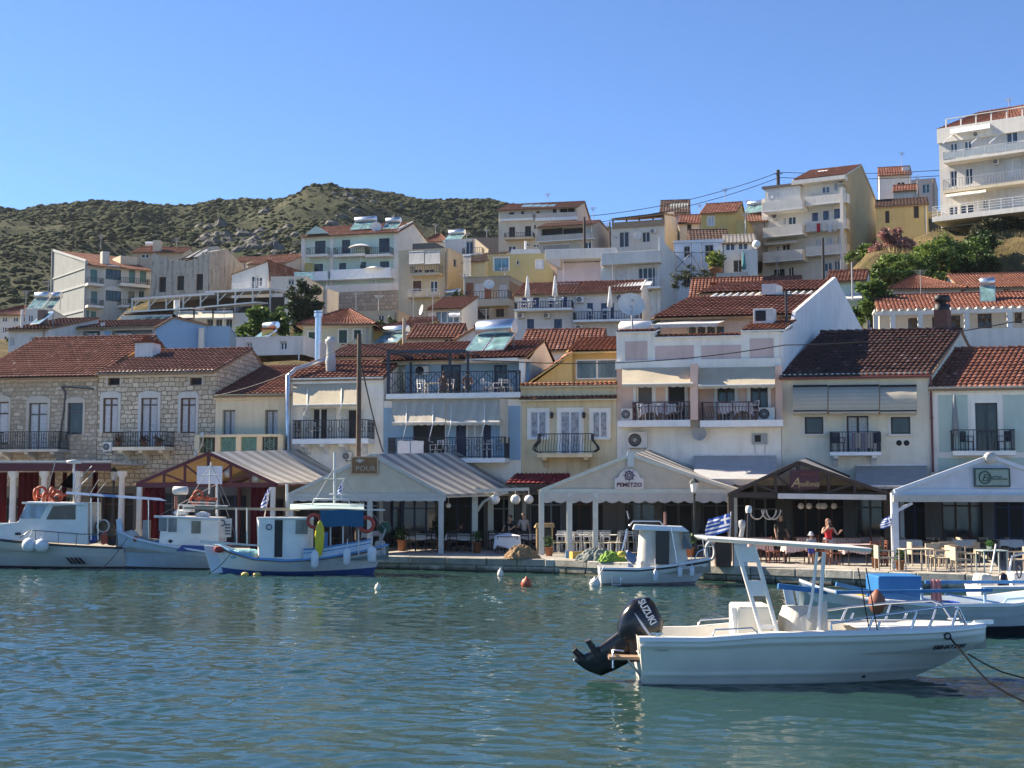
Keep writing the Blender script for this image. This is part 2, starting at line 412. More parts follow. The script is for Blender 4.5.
RIDGE=[(-260,262),(-100,246),(0,231),(30,222),(60,212),(100,206),(150,204),(185,209),(230,212),(265,209),(300,203),(320,196),(345,189),(370,190),(400,196),(440,205),(470,209),(500,212),(540,218),(600,228),(680,240),(760,250),(900,262),(1200,290)]
HY0,HY1=300.0,640.0
def ridge_z(X):
 px=512+X/HY1*FPX*cos(PITCH)
 xs,ys=zip(*RIDGE)
 py=np.interp(px,xs,ys)
 u=(px-512)/FPX;v=(384-py)/FPX
 return CAM[2]+(sin(PITCH)+v*cos(PITCH))/(cos(PITCH)-v*sin(PITCH))*HY1
def hill_z(X,Y):
 zr=ridge_z(X*HY1/np.maximum(Y,200)*.55+X*.45)
 t=np.clip((Y-215)/(HY1-215),0,1)
 base=26+(zr-26)*(t**.82)
 back=np.clip((Y-HY1)/120,0,1)
 base=base-back*40
 n=(fbm(X/60,Y/60,5,3)-.5)*22*np.sin(np.clip(t,0,1)*pi)**.7
 n2=(fbm(X/9,Y/9,3,11)-.5)*3.2*np.clip(t*4,0,1)
 return base+n+n2*(1-.6*(t>.97))
def make_hill():
 fx=np.arange(-330,330,2.6);fy=np.concatenate([np.arange(215,640,2.6),np.arange(640,765,8)])
 X,Y=np.meshgrid(fx,fy);Z=hill_z(X,Y)
 nx,ny=len(fx),len(fy);I=np.arange(nx*ny).reshape(ny,nx)
 F=np.stack([I[:-1,:-1].ravel(),I[:-1,1:].ravel(),I[1:,1:].ravel(),I[1:,:-1].ravel()],1)
 mb=MB();mb.v=list(map(tuple,np.stack([X.ravel(),Y.ravel(),Z.ravel()],1).tolist()));mb.f=F.tolist();mb.m=[0]*len(F);mb.s=[True]*len(F);mb.r=[0.5]*len(F)
 m,nt,b=_new('hill_ground');tc=N(nt,'ShaderNodeTexCoord');o=tc.outputs['Object']
 c=ramp(nt,noise(nt,o,.03,8,.65),[(.3,(.036,.047,.024)),(.5,(.052,.062,.033)),(.74,(.105,.098,.058))])
 c=mixc(nt,ramp(nt,noise(nt,o,.25,6,.7),[(.45,(0,0,0)),(.6,(.8,)*3)]),c,(.026,.034,.018))
 geo=N(nt,'ShaderNodeNewGeometry');sep=N(nt,'ShaderNodeSeparateXYZ');nt.links.new(geo.outputs['Normal'],sep.inputs[0])
 rk=ramp(nt,sep.outputs[2],[(.62,(1,1,1)),(.80,(0,0,0))])
 c=mixc(nt,rk,c,ramp(nt,noise(nt,o,.5,8,.7),[(.35,(.07,.065,.06)),(.65,(.18,.17,.155))]))
 nt.links.new(c,b.inputs['Base Color']);b.inputs['Roughness'].default_value=.95;b.inputs['Specular IOR Level'].default_value=.1
 bump(nt,b,noise(nt,o,.6,8,.7),.8,1.0)
 tag(mb.build('hill',m),kind='structure')
 rng=np.random.RandomState(9)
 base=[]
 import bmesh
 protos=[]
 for k in range(8):
  bm=bmesh.new();bmesh.ops.create_icosphere(bm,subdivisions=2,radius=1)
  V=np.array([v.co[:]for v in bm.verts]);Fc=[[v.index for v in f.verts]for f in bm.faces];bm.free()
  d=.5+1.0*fbm(V[:,0]*2.6+k*7+9,V[:,1]*2.6+V[:,2]*2.3+9,4,k)
  V=V*d[:,None]*np.array((1,1,.8));V[:,2]=np.maximum(V[:,2],-.35)
  protos.append((V,np.array(Fc)))
 vs=[];fs=[];rs=[];off=0
 M=155000
 ys=225+(HY1+8-225)*rng.rand(M)**.75;xs=rng.uniform(-.60,.08,M)*ys;pxs=512+xs/ys*FPX
 dens=fbm(xs/34,ys/34,4,21);edge=.40+.10*np.clip((pxs-250)/250,0,1)
 keep=((dens>edge)|(rng.rand(M)<.3))&(pxs<620)
 xs,ys,pxs,dens=[a[keep][:42000]for a in(xs,ys,pxs,dens)];zs=hill_z(xs,ys)
 for x,y,z,px,dn in zip(xs,ys,zs,pxs,dens):
  r=(.42+.95*rng.rand()**2.2)*(1.15 if dn>.52 else .75)*(.62+.38*(y-225)/400)
  if px<240:r*=1.12
  V,Fc=protos[rng.randint(8)]
  a=rng.uniform(0,2*pi);ca,sa=cos(a),sin(a)
  P=V*r*np.array((rng.uniform(1,1.5),1,rng.uniform(.6,1.0)))
  P=np.stack([P[:,0]*ca-P[:,1]*sa+x,P[:,0]*sa+P[:,1]*ca+y,P[:,2]+z+.15*r],1)
  vs.append(P);fs.append(Fc+off);off+=len(P);t=rng.rand();rs+=np.clip(t+rng.normal(0,.15,len(Fc)),0,1).tolist()
 mb=MB();mb.v=np.concatenate(vs).tolist();mb.f=np.concatenate(fs).tolist();mb.m=[0]*len(mb.f);mb.s=[True]*len(mb.f);mb.r=rs
 m,nt,b=_new('scrub_leaves');tc=N(nt,'ShaderNodeTexCoord');o=tc.outputs['Object'];a_=N(nt,'ShaderNodeAttribute');a_.attribute_name='rnd'
 c=ramp(nt,a_.outputs['Fac'],[(0,(.036,.050,.026)),(.6,(.070,.084,.044)),(1,(.115,.12,.066))])
 c=mixc(nt,1.0,c,ramp(nt,noise(nt,o,2.6,5,.75),[(.3,(.45,.45,.45)),(.7,(1.5,1.5,1.4))]),'MULTIPLY')
 nt.links.new(c,b.inputs['Base Color']);b.inputs['Roughness'].default_value=.9;b.inputs['Specular IOR Level'].default_value=.1
 bump(nt,b,noise(nt,o,2.2,5,.75),1.0,.9)
 tag(mb.build('scrub',m,rnd=True),kind='stuff')
 mb=MB();rng2=random.Random(4)
 for(cx,cy,n,sp)in((350,196,26,20),(392,200,8,14),(232,240,50,22),(262,250,50,24),(215,248,30,10),(290,248,24,16)):
  for i in range(n):
   px=rng2.gauss(cx,sp);py=rng2.gauss(cy,9)
   dr=ray(px,py);best=None
   for Y in range(230,650,6):
    t=Y/dr[1];p=(dr[0]*t,Y,CAM[2]+dr[2]*t)
    if hill_z(np.array([p[0]]),np.array([float(Y)]))[0]>p[2]:best=p;break
   if best is None:continue
   V,Fc=protos[rng2.randrange(6)];r=rng2.uniform(.7,2.2)
   P=V*np.array((r,r*.8,r*rng2.uniform(.7,1.3)));P=np.round(P/(r*.35))*r*.35
   mb.add([(p[0]+best[0],p[1]+best[1],p[2]+best[2]-.2)for p in P.tolist()],Fc.tolist(),0,False,[rng2.random()]*len(Fc))
 m,nt,b=_new('rock');tc=N(nt,'ShaderNodeTexCoord')
 c=ramp(nt,noise(nt,tc.outputs['Object'],.7,8,.7),[(.3,(.06,.057,.052)),(.7,(.145,.135,.118))])
 nt.links.new(c,b.inputs['Base Color']);b.inputs['Roughness'].default_value=.95
 tag(mb.build('rocks',m,rnd=True),kind='stuff')
make_hill()
def make_haze():
 mb=MB();mb.box(-420,-290,-7,420,780,190);o=mb.build('haze',[])
 m=bpy.data.materials.new('haze');m.use_nodes=True;nt=m.node_tree;nt.nodes.clear();out=nt.nodes.new('ShaderNodeOutputMaterial');v=nt.nodes.new('ShaderNodeVolumePrincipled')
 v.inputs['Color'].default_value=(.80,.88,1,1);v.inputs['Density'].default_value=.00006;v.inputs['Anisotropy'].default_value=.2;nt.links.new(v.outputs[0],out.inputs['Volume'])
 o.data.materials.append(m);tag(o,kind='stuff')
def text(body,size,m,parent,loc,rot=(pi/2,0,0),ext=.008,name='lettering',align='CENTER',sx=1.0,shear=0,bold=0):
 cu=bpy.data.curves.new(name,'FONT');cu.body=body;cu.size=size;cu.extrude=ext;cu.align_x=align;cu.shear=shear;cu.offset=bold;cu.resolution_u=3
 t_=bpy.data.objects.new(name,cu);COL.objects.link(t_);me=bpy.data.meshes.new_from_object(t_);bpy.data.objects.remove(t_);me.name=name
 o=bpy.data.objects.new(name,me);COL.objects.link(o);me.materials.clear();me.materials.append(m);o.location=loc;o.rotation_euler=rot;o.scale=(sx,1,1)
 if parent is not None:o.parent=parent
 return o
HOUSES=[];GROUND_SHADEW=stucco((.17,.16,.15),.5)  # ground-floor wall colour, darkened to stand in for shade under the canopies
TERR=[]
LINE=-radians(11.3)
def lineY(px):return 65.0/(1+.2*(px-512)/FPX)
def tiles(mb,A,B,C,D,pitch=.24,row=.38,amp=.055,seg=4,mi=0):
 """rows of barrel tiles on the quad A (eave left) B (eave right) C (ridge right) D (ridge left)"""
 A,B,C,D=[np.array(p,float)for p in(A,B,C,D)]
 wid=max(np.linalg.norm(B-A),np.linalg.norm(C-D));ln=max(np.linalg.norm(D-A),np.linalg.norm(C-B))
 n=max(2,int(round(wid/pitch)));rows=max(2,int(round(ln/row)))
 nrm=np.cross(B-A,D-A);nrm/=np.linalg.norm(nrm)+1e-9
 if nrm[2]<0:nrm=-nrm
 us=np.arange(n*seg+1)/(n*seg);prof=amp*np.abs(np.sin(np.arange(n*seg+1)*pi/seg))**.8-amp*.3
 rr=random.Random(int(abs(A[0]*13+A[1]*7+A[2]))+n)
 vs=[];fs=[];rn=[];W=n*seg+1
 for r in range(rows):
  jit=rr.uniform(-.008,.008)
  for t,up in((r/rows,.045+jit),((r+1)/rows,.0)):
   l=A+(D-A)*t;rt=B+(C-B)*t
   P=l[None]+(rt-l)[None]*us[:,None]+nrm[None]*(prof+up)[:,None]
   vs+=P.tolist()
  b0=2*r*W
  tr=[min(1,max(0,rr.gauss(.45,.24)))for _ in range(n)]
  for i in range(n*seg):
   fs.append((b0+i,b0+i+1,b0+W+i+1,b0+W+i));rn.append(tr[i//seg])
  if r:
   for i in range(n*seg):
    fs.append((b0-W+i,b0-W+i+1,b0+i+1,b0+i));rn.append(.2)
 mb.add(vs,fs,mi,False,rn)
def wall_holes(mb,O,E,H,w,h,holes,nrm,dep,mi=0,mi2=None):
 """wall rectangle O + u*E + v*H with rectangular holes [(u0,v0,u1,v1)], reveals going back along -nrm"""
 mi2=mi if mi2 is None else mi2
 O,E,H,nrm=[np.array(a,float)for a in(O,E,H,nrm)]
 hs=[]
 for a,b,c,d in holes:
  a,c=max(.02,min(a,c)),min(w-.02,max(a,c));b,d=max(.0,min(b,d)),min(h-.02,max(b,d))
  if c-a>.05 and d-b>.05:hs.append((a,b,c,d))
 us=sorted({0,w,*[x for q in hs for x in(q[0],q[2])]});zs=sorted({0,h,*[x for q in hs for x in(q[1],q[3])]})
 for i in range(len(us)-1):
  for j in range(len(zs)-1):
   cu,cz=(us[i]+us[i+1])/2,(zs[j]+zs[j+1])/2
   if any(q[0]<cu<q[2]and q[1]<cz<q[3]for q in hs):continue
   mb.add([tuple(O+E*us[a]+H*zs[b])for a,b in((i,j),(i+1,j),(i+1,j+1),(i,j+1))],[(0,1,2,3)],mi)
 for a,b,c,d in hs:
  q=[O+E*u+H*v for u,v in((a,b),(c,b),(c,d),(a,d))];q2=[p-nrm*dep for p in q]
  for k in range(4):
   mb.add([tuple(x)for x in(q[k],q2[k],q2[(k+1)%4],q[(k+1)%4])],[(0,1,2,3)],mi2)
 return hs
class House:
 def __init__(s,name,label,xl,xr,yt,yb,Y=None,yaw=LINE,d=8.0,wall=None,cat='house',group=None,base_drop=0):
  s.Y=Y if Y else lineY(xl)
  if Y is None:yb=492+(CAM[2]-QZ)*FPX/s.Y*1.0
  O=at(xl,yb,s.Y)
  if Y is None:O=(O[0],O[1],QZ)
  O=(O[0],O[1],O[2]-base_drop)
  s.O=np.array(O);s.yaw=yaw;s.e=np.array((cos(yaw),sin(yaw),0));s.n=np.array((sin(yaw),-cos(yaw),0))
  s.w=s.F(xr,yb)[0];s.h=s.F(xl,yt)[1];s.d=d
  s.root=thing(name,label,cat,O,yaw,group)
  s.wallm=wall or stucco((.62,.60,.55));s.holes=[];s.rholes=[];s.far=s.Y>78
  HOUSES.append(s)
  if Y:
   for u in(0,s.w):
    for v in(-.5,d):
     p=s.O+s.e*u-s.n*v;TERR.append((p[0],p[1],O[2]+base_drop-.3))
 def pl(s,px,py,P0,n):
  d=np.array(ray(px,py));C=np.array(CAM);t=((P0-C)@n)/(d@n);return C+d*t
 def F(s,px,py,off=0):
  p=s.pl(px,py,s.O+s.n*off,s.n)-s.O;return float(p@s.e),float(p[2])
 def R(s,px,py):
  p=s.pl(px,py,s.O+s.e*s.w,s.e)-s.O;return float(-(p@s.n)),float(p[2])
 def L(s,px,py):
  p=s.pl(px,py,s.O,s.e)-s.O;return float(-(p@s.n)),float(p[2])
 def win(s,x0,y0,x1,y1,fr=WHITE,gl=None,mull=1,trans=0,sur=None,sw=.12,shut=None,shm=TEAL,dep=.16,off=0,arch=False,curtain=False,name='window',sill=False,fw=None,panel=None):
  a,zt=s.F(x0,y0,off);c,zb=s.F(x1,y1,off)
  if off==0:s.holes.append((a,zb,c,zt,dep))
  s._win(s.root,a,zb,c,zt,-off,fr,gl or GLASS,mull,trans,sur,sw,shut,shm,dep,arch,curtain,name,sill,fw,panel)
 def _win(s,root,a,zb,c,zt,y,fr,gl,mull,trans,sur,sw,shut,shm,dep,arch,curtain,name,sill,fw=None,panel=None):
  f=fw or min(.07,(c-a)*.09+.015);yb=y+dep-.05
  mb=MB()
  mb.box(a,yb-.04,zb,a+f,yb+.02,zt);mb.box(c-f,yb-.04,zb,c,yb+.02,zt)
  mb.box(a+f,yb-.04,zb,c-f,yb+.02,zb+f);mb.box(a+f,yb-.04,zt-f,c-f,yb+.02,zt)
  for k in range(mull):
   u=a+(c-a)*(k+1)/(mull+1);mb.box(u-f*.6,yb-.043,zb+f,u+f*.6,yb+.017,zt-f)
  if trans:
   z=zb+(zt-zb)*trans;mb.box(a+f,yb-.046,z-f*.5,c-f,yb+.014,z+f*.5)
  if panel:
   mb.box(a+f,yb-.03,zb+f,c-f,yb+.012,zb+(zt-zb)*panel)
  o=mb.build(name,fr,root)
  MB().box(a+f*.5,yb+.0,zb+f*.5,c-f*.5,yb+.03,zt-f*.5).build('pane',gl,o)
  if curtain:
   m2=MB();w=c-a;zz=zb+f
   for k,(u0,u1)in enumerate(((a+f,a+w*.46),(a+w*.54,c-f))):
    m2.grid(lambda i,j,u0=u0,u1=u1:(u0+(u1-u0)*i,yb-.012+.008*sin(i*22),zz+(zt-f-zz)*j),12,1)
   m2.build('curtain',CURT,o)
  if sur is not None:
   m2=MB();p=.04
   m2.box(a-sw,y-p,zb,a,y+.02,zt+sw);m2.box(c,y-p,zb,c+sw,y+.02,zt+sw);m2.box(a,y-p,zt,c,y+.02,zt+sw)
   if arch:
    poly=[((a+c)/2+((c-a)/2+sw)*cos(t),zt+sw+(c-a)*.22*sin(t))for t in np.linspace(0,pi,9)]
    m2.prism(poly,1,y-p,y+.01)
   m2.build('surround',sur,o)
  if sill:
   MB().box(a-.12,y-.14,zb-.08,c+.12,y+.02,zb).build('sill',sur or WHITE,o)
  if shut:
   ww=(c-a)/2
   for sx,u in(('l',a-ww-(sw if sur is not None else .02)),('r',c+(sw if sur is not None else .02)))if shut=='open' else(('l',a+.01),('r',a+ww+.005)):
    m2=MB();yy=y-.06 if shut=='open' else y+.04
    m2.box(u,yy,zb,u+ww-.015,yy+.035,zt)
    k=max(4,int((zt-zb)/.16))
    for q in range(k):
     z0=zb+.06+(zt-zb-.12)*q/k;m2.hexa([(u+.05,yy-.002,z0),(u+ww-.065,yy-.002,z0),(u+ww-.065,yy+.01,z0),(u+.05,yy+.01,z0)],[(u+.05,yy-.02,z0+.05),(u+ww-.065,yy-.02,z0+.05),(u+ww-.065,yy+.01,z0+.07),(u+.05,yy+.01,z0+.07)])
    m2.build('shutter',shm,o)
  return o
 def rwin(s,x0,y0,x1,y1,fr=WHITE,gl=None,mull=1,dep=.14):
  a,zt=s.R(x0,y0);c,zb=s.R(x1,y1)
  s.rholes.append((a,zb,c,zt,dep));f=.06
  mb=MB();xx=s.w-dep+.04
  mb.box(xx-.04,a,zb,xx,a+f,zt);mb.box(xx-.04,c-f,zb,xx,c,zt);mb.box(xx-.04,a+f,zb,xx,c-f,zb+f);mb.box(xx-.04,a+f,zt-f,xx,c-f,zt)
  o=mb.build('window',fr,s.root)
  MB().box(xx-.05,a+.02,zb+.02,xx-.02,c-.02,zt-.02).build('pane',gl or GLASS,o)
 def balc(s,x0,x1,yr,ys,yu,proj=1.1,rail='bars',rm=None,sm=None,brackets=0,back=0.0,gap=None,cut=None,side=True,bow=0):
  u0,zs=s.F(x0,ys,proj);u1,_=s.F(x1,ys,proj);zr=s.F(x0,yr,proj)[1];zu=s.F(x0,yu,proj)[1]
  zu=min(zu,zs-.08);y0=-proj
  mb=MB();mb.box(u0,y0,zu,u1,-.003+back,zs)
  if brackets:
   for k in range(brackets):
    u=u0+(u1-u0)*(.12+.76*k/max(1,brackets-1))
    mb.prism([(0-.002,zu),(y0*.85,zu),(y0*.8,zu-.12),(y0*.35,zu-.22),(-.002,zu-.5)],0,u-.11,u+.11)
  slab=mb.build('balcony',sm or WHITE,s.root,bevel=.0)
  s.last_balc=(u0,u1,-proj,zs,zr)
  rm=rm or(IRON if rail!='solid' else WHITE)
  mb=MB();h=zr-zs;g=gap or(.13 if not s.far else .26);r=.012 if not s.far else .02
  paths=[((u0+.04,y0+.05),(u1-.04,y0+.05))]
  if side:paths+=[((u0+.04,-.02+back),(u0+.04,y0+.05)),((u1-.04,y0+.05),(u1-.04,-.02+back))]
  for a,b in paths:
   L=hypot(b[0]-a[0],b[1]-a[1])
   if L<.08:continue
   if rail=='solid':
    t=.06;mb.box(min(a[0],b[0])-t*.5,min(a[1],b[1])-t*.5,zs-.001,max(a[0],b[0])+t*.5,max(a[1],b[1])+t*.5,zr);continue
   mb.bar((*a,zr),(*b,zr),.05,.04)
   if rail=='glass':
    mb.bar((*a,zs+h*.5),(*b,zs+h*.5),.02,h*.8,1)
    for k in range(int(L/1.0)+1):
     t=k/max(1,int(L/1.0));p=(a[0]+(b[0]-a[0])*t,a[1]+(b[1]-a[1])*t);mb.bar((*p,zs),(*p,zr),.035)
    continue
   if rail=='rails':
    for q in(.25,.5,.75):mb.bar((*a,zs+h*q),(*b,zs+h*q),.03,.03)
    nn=max(1,int(L/1.1))
    for k in range(nn+1):
     t=k/nn;p=(a[0]+(b[0]-a[0])*t,a[1]+(b[1]-a[1])*t);mb.bar((*p,zs),(*p,zr),.04)
    continue
   mb.bar((*a,zs+.08),(*b,zs+.08),.03,.03)
   nn=max(1,int(L/g))
   for k in range(nn+1):
    t=k/nn;p=(a[0]+(b[0]-a[0])*t,a[1]+(b[1]-a[1])*t)
    if bow:
     dx,dy=(b[1]-a[1])/L,-(b[0]-a[0])/L
     pts=[(p[0]+dx*bow*q,p[1]+dy*bow*q,zs+h*z)for z,q in((.08,.3),(.22,1),(.4,.8),(.65,.1),(1,0))]
     mb.tube(pts,r,4,sm=False)
    else:mb.bar((*p,zs),(*p,zr),r*2)
   if rail in('ornate','cross'):
    nn=max(1,int(L/(.75 if rail=='cross' else .5)))
    for k in range(nn):
     t0,t1=k/nn,(k+1)/nn;P=lambda t:(a[0]+(b[0]-a[0])*t,a[1]+(b[1]-a[1])*t)
     p,q=P(t0),P(t1)
     if rail=='cross':
      mb.bar((*p,zs+.1),(*q,zr-.05),.028);mb.bar((*p,zr-.05),(*q,zs+.1),.028)
     else:
      m=P((t0+t1)/2);mb.torus((m[0],m[1],zs+h*.5),.13,.016,axis=1 if abs(b[0]-a[0])>abs(b[1]-a[1])else 0,n=8,k=4)
      mb.torus((m[0],m[1],zs+h*.8),.08,.014,axis=1 if abs(b[0]-a[0])>abs(b[1]-a[1])else 0,n=6,k=4)
  if rail!='none':
   mb.build('railing',[rm,RAILGL],slab)
  return slab
 def awn(s,x0,x1,ya,yf,proj,m,val=.22,struts=False,off=.03,sm=WHITE,curve=0,nscal=8,drop=0,cheeks=False):
  u0,za=s.F(x0,ya,off);u1,_=s.F(x1,ya,off);zf=s.F(x0,yf,proj)[1]
  v0=s.F(x0,yf,proj)[0];v1=s.F(x1,yf,proj)[0]
  rr=random.Random(int(x0));ph=rr.random()*6
  def fn(i,j):
   ul=u0+(v0-u0)*j;ur=u1+(v1-u1)*j
   z=za+(zf-za)*(j**(1+curve*1.2));y=-off-(proj-off)*(sin(j*pi/2)if curve else j)
   return(ul+(ur-ul)*i,y,z-.03*sin(j*pi)*(1+.5*sin(i*9+ph)))
  mb=MB();nu,nv=14,8
  mb.grid(fn,nu,nv)
  e=[fn(i/(nscal*4),1)for i in range(nscal*4+1)]
  low=[(p[0],p[1]-.01+.02*sin(k*.9+ph),p[2]-val*(.72+.28*abs(sin(k*pi/4))))for k,p in enumerate(e)]
  mb.add(e+low,[(k,k+1,len(e)+k+1,len(e)+k)for k in range(len(e)-1)],0,True)
  if cheeks:
   for i in(0,1):
    pts=[fn(i,j/6)for j in range(7)];mb.add(pts+[(pts[0][0],pts[0][1],pts[-1][2]-val)]+[(pts[-1][0],pts[-1][1],pts[-1][2]-val)],[tuple(range(7))+(8,7)],0)
  o=mb.build('awning',m,s.root)
  mb=MB();mb.tube([fn(0,1),fn(1,1)],.035,6);mb.build('front_rail',sm,o);mb=MB();mb.tube([(u0,-off-.02,za+.04),(u1,-off-.02,za+.04)],.05,6)
  if struts:
   for i in((.22,.72)if struts is True else struts):
    p=fn(i,.25);q=fn(i,1);k=(q[0]-.25,q[1]+.1,q[2]-drop)
    MB().tube([(p[0],p[1]-.05,p[2]),(q[0],q[1]-.06,q[2]-.05),k,(k[0]+.15,k[1]+.3,k[2]-.05)]if drop else[(p[0],-.05,p[2]-.5),(q[0],q[1],q[2])],.025,5).build('awning_arm',sm,o)
  mb.build('awning_roller',sm,o)
  return o
 def ac(s,x0,y0,x1,y1,off=.38,m=None):
  a,zt=s.F(x0,y0,off);c,zb=s.F(x1,y1,off)
  o=MB().box(a,-off,zb,c,-.06,zt).build('air_conditioner',m or OFFW,s.root,bevel=.02 if not s.far else 0)
  mb=MB();r=min((zt-zb)*.40,(c-a)*.35);cx=a+(c-a)*.38;cz=(zt+zb)/2
  mb.lathe((cx,-off-.004,cz),[(0,0),(r,0),(r,-.02),(r*.9,-.02),(r*.88,-.008)],14,0,True,1)
  mb.lathe((cx,-off-.012,cz),[(0,-.012),(r*.25,-.012),(r*.3,0)],10,1,True,1)
  for k in range(4):mb.torus((cx,-off-.03,cz),r*(.35+.15*k),.008,n=12,k=4,mi=1)
  mb.build('fan',[BLACK,GREY],o)
  for q in(a+.1,c-.15):MB().box(q,-off*.9,zb-.06,q+.05,-.003,zb).build('bracket',GREY,o)
 def dish(s,px,py,r,off=.45,m=OFFW,az=-.5,el=.5):
  u,z=s.F(px,py,off);s._dish(s.root,(u,-off,z),r,m,az,el,(u,-.02,z-.25))
 def _dish(s,root,c,r,m=OFFW,az=-.5,el=.5,foot=None):
  d=np.array((sin(az)*cos(el),-cos(az)*cos(el),sin(el)));U=np.array((0,0,1.0));x=np.cross(d,U);x/=np.linalg.norm(x);y=np.cross(x,d);c=np.array(c)
  vs=[];n=16;R=(0,.4,.75,1)
  for q in R:
   for j in range(n):
    a=2*pi*j/n;vs.append(tuple(c+(x*cos(a)+y*sin(a))*r*q+d*r*.28*q*q))
  mb=MB();mb.add(vs,[(i*n+j,i*n+(j+1)%n,(i+1)*n+(j+1)%n,(i+1)*n+j)for i in range(3)for j in range(n)],0,True)
  tip=c+d*r*.95
  mb.tube([tuple(c-y*r),tuple(tip)],r*.035,4,1);mb.box(*(tip-r*.07),*(tip+r*.07),1)
  if foot is not None:mb.tube([tuple(c),tuple((c+np.array(foot))/2),foot],r*.06+.01,5,1)
  return mb.build('satellite_dish',[m,GREY],root)
 def solar(s,c,w,l,tilt=.7,az=0.0,npan=2,tank=True,scale=1):
  """solar water heater: c = local point of the lower edge's middle, panels lean back (+y)"""
  e=np.array((cos(az),sin(az),0));bk=np.array((-sin(az),cos(az),0));sl=bk*cos(tilt)+np.array((0,0,1))*sin(tilt);nn=np.cross(e,sl);c=np.array(c,float)
  m0=MB()
  for k in range(npan):
   pw=w/npan;a=c+e*(-w/2+pw*k+.03);b=a+e*(pw-.06)
   q=[a,b,b+sl*l,a+sl*l]
   m0.hexa([tuple(p-nn*.08)for p in q],[tuple(p)for p in q],0)
   ii=[a+e*.05+sl*.05,b-e*.05+sl*.05,b-e*.05+sl*(l-.05),a+e*.05+sl*(l-.05)]
   m0.add([tuple(p+nn*.004)for p in ii],[(0,1,2,3)],1)
  top=c+sl*l
  for k in(-.45,.45):m0.bar(tuple(top+e*w*k),tuple(np.array((top[0],top[1],c[2]))+e*w*k),.05,.05,2)
  o=m0.build('solar_heater',[STEEL,PANELG,GREY],s.root)
  if tank:
   t=top+np.array((0,0,.3))+bk*.1;r=.3*scale
   MB().tube([tuple(t-e*w*.46),tuple(t-e*w*.44),tuple(t+e*w*.44),tuple(t+e*w*.46)],[r*.8,r,r,r*.8],16).build('tank',STEEL,o)
 def chim(s,u,y,z0,z1,w=.6,m=None,cap=True,pots=0):
  mb=MB();mb.box(u-w/2,y-w/2,z0,u+w/2,y+w/2,z1)
  if cap:mb.box(u-w/2-.07,y-w/2-.07,z1,u+w/2+.07,y+w/2+.07,z1+.12,1)
  for k in range(pots):mb.prism([(u-w*.3,z1+.12),(u+w*.3,z1+.12),(u,z1+.45)],1,y-w*.3,y+w*.3,1)
  return mb.build('chimney',[m or s.wallm,tilemat()],s.root)
 def part(s,name,mb,m,bevel=0,rnd=False):return mb.build(name,m,s.root,bevel,rnd)
 def shear(s,k):
  """party walls that run back at a slant, as on this wedge-shaped plot"""
  stack=[c for c in COL.objects if c.parent==s.root]
  while stack:
   o=stack.pop();stack+=[c for c in COL.objects if c.parent==o]
   if o.type=='MESH':
    for v in o.data.vertices:
     if v.co.y>0:v.co.x+=k*v.co.y
 def shopfront(s,rnd,lo=None):
  u=.35
  while u<s.w-1.2:
   w=rnd.uniform(1.3,2.4);w=min(w,s.w-.3-u)
   z0=rnd.choice((0.02,0.02,.55));z1=rnd.uniform(2.35,2.7)
   s.holes.append((u,z0,u+w,z1,.3));s._win(s.root,u,z0,u+w,z1,0,rnd.choice((BROWN,DKBLUE,plain((.10,.11,.11),.5),plain((.22,.24,.24),.5))),BLACK if rnd.random()<.6 else GLASS,int(w/.7),.78,None,.1,None,None,.3,False,False,'shop_window' if z0>.1 else 'shop_door',False)  # wide shop openings; the black panes paint in the deep shade under the canopies
   u+=w+rnd.uniform(.25,.5)
 def finish(s,roof='flat',rp=None,rf=.5,tm=None,ov=.35,og=.12,inset=None,cornice=None,parapet=.0,hole_front=True,cap=True,gutter=None,ph=0.25,left_up=0,side=None):
  w,d,h=s.w,s.d,s.h;mb=MB();tm=tm or tilemat()
  if not s.far:s.shopfront(random.Random(int(s.O[0]*10)))
  dep=max([q[4]for q in s.holes],default=.15)
  if s.far:wall_holes(mb,(0,0,0),(1,0,0),(0,0,1),w,h,[q[:4]for q in s.holes],(0,-1,0),dep)
  else:
   zg=2.95
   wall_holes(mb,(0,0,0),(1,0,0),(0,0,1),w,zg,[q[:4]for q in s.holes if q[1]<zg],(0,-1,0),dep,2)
   wall_holes(mb,(0,0,zg),(1,0,0),(0,0,1),w,h-zg,[(q[0],q[1]-zg,q[2],q[3]-zg)for q in s.holes if q[1]>=zg],(0,-1,0),dep)
  wall_holes(mb,(w,0,0),(0,1,0),(0,0,1),d,h,[q[:4]for q in s.rholes],(1,0,0),.14)
  mb.add([(0,d,0),(0,0,0),(0,0,h),(0,d,h)],[(0,1,2,3)])
  mb.add([(w,d,0),(0,d,0),(0,d,h),(w,d,h)],[(0,1,2,3)])
  mb.add([(.05,.6,.05),(w-.05,.6,.05),(w-.05,.6,h-.05),(.05,.6,h-.05)],[(0,1,2,3)],1)  # black sheet behind the front wall stands in for unlit rooms
  zr=h
  if roof in('gable','shed','hip'):
   yr=d*(1.0 if roof=='shed' else rf)
   if isinstance(rp,tuple):zr=s.F(rp[0],rp[1],-yr)[1]
   else:zr=h+(rp or 1.5)
   s.zr=zr;s.yr=yr
  if roof=='gable':
   for x in(0,w):mb.add([(x,0,h),(x,d,h),(x,yr,zr)],[(0,1,2)])
  if roof=='shed':
   for x in(0,w):mb.add([(x,0,h),(x,d,h),(x,d,zr)],[(0,1,2)])
   mb.add([(0,d,h),(w,d,h),(w,d,zr),(0,d,zr)],[(0,1,2,3)])
  if roof=='gablefront':
   ax,az=s.F(*rp);s.zr=zr=az
   for y in(0,d):mb.add([(0,y,h),(w,y,h),(w,y,h+left_up),(ax,y,az)],[(0,1,2,3)])
  wo=mb.build('wall',[s.wallm,BLACK,GROUND_SHADEW],s.root)
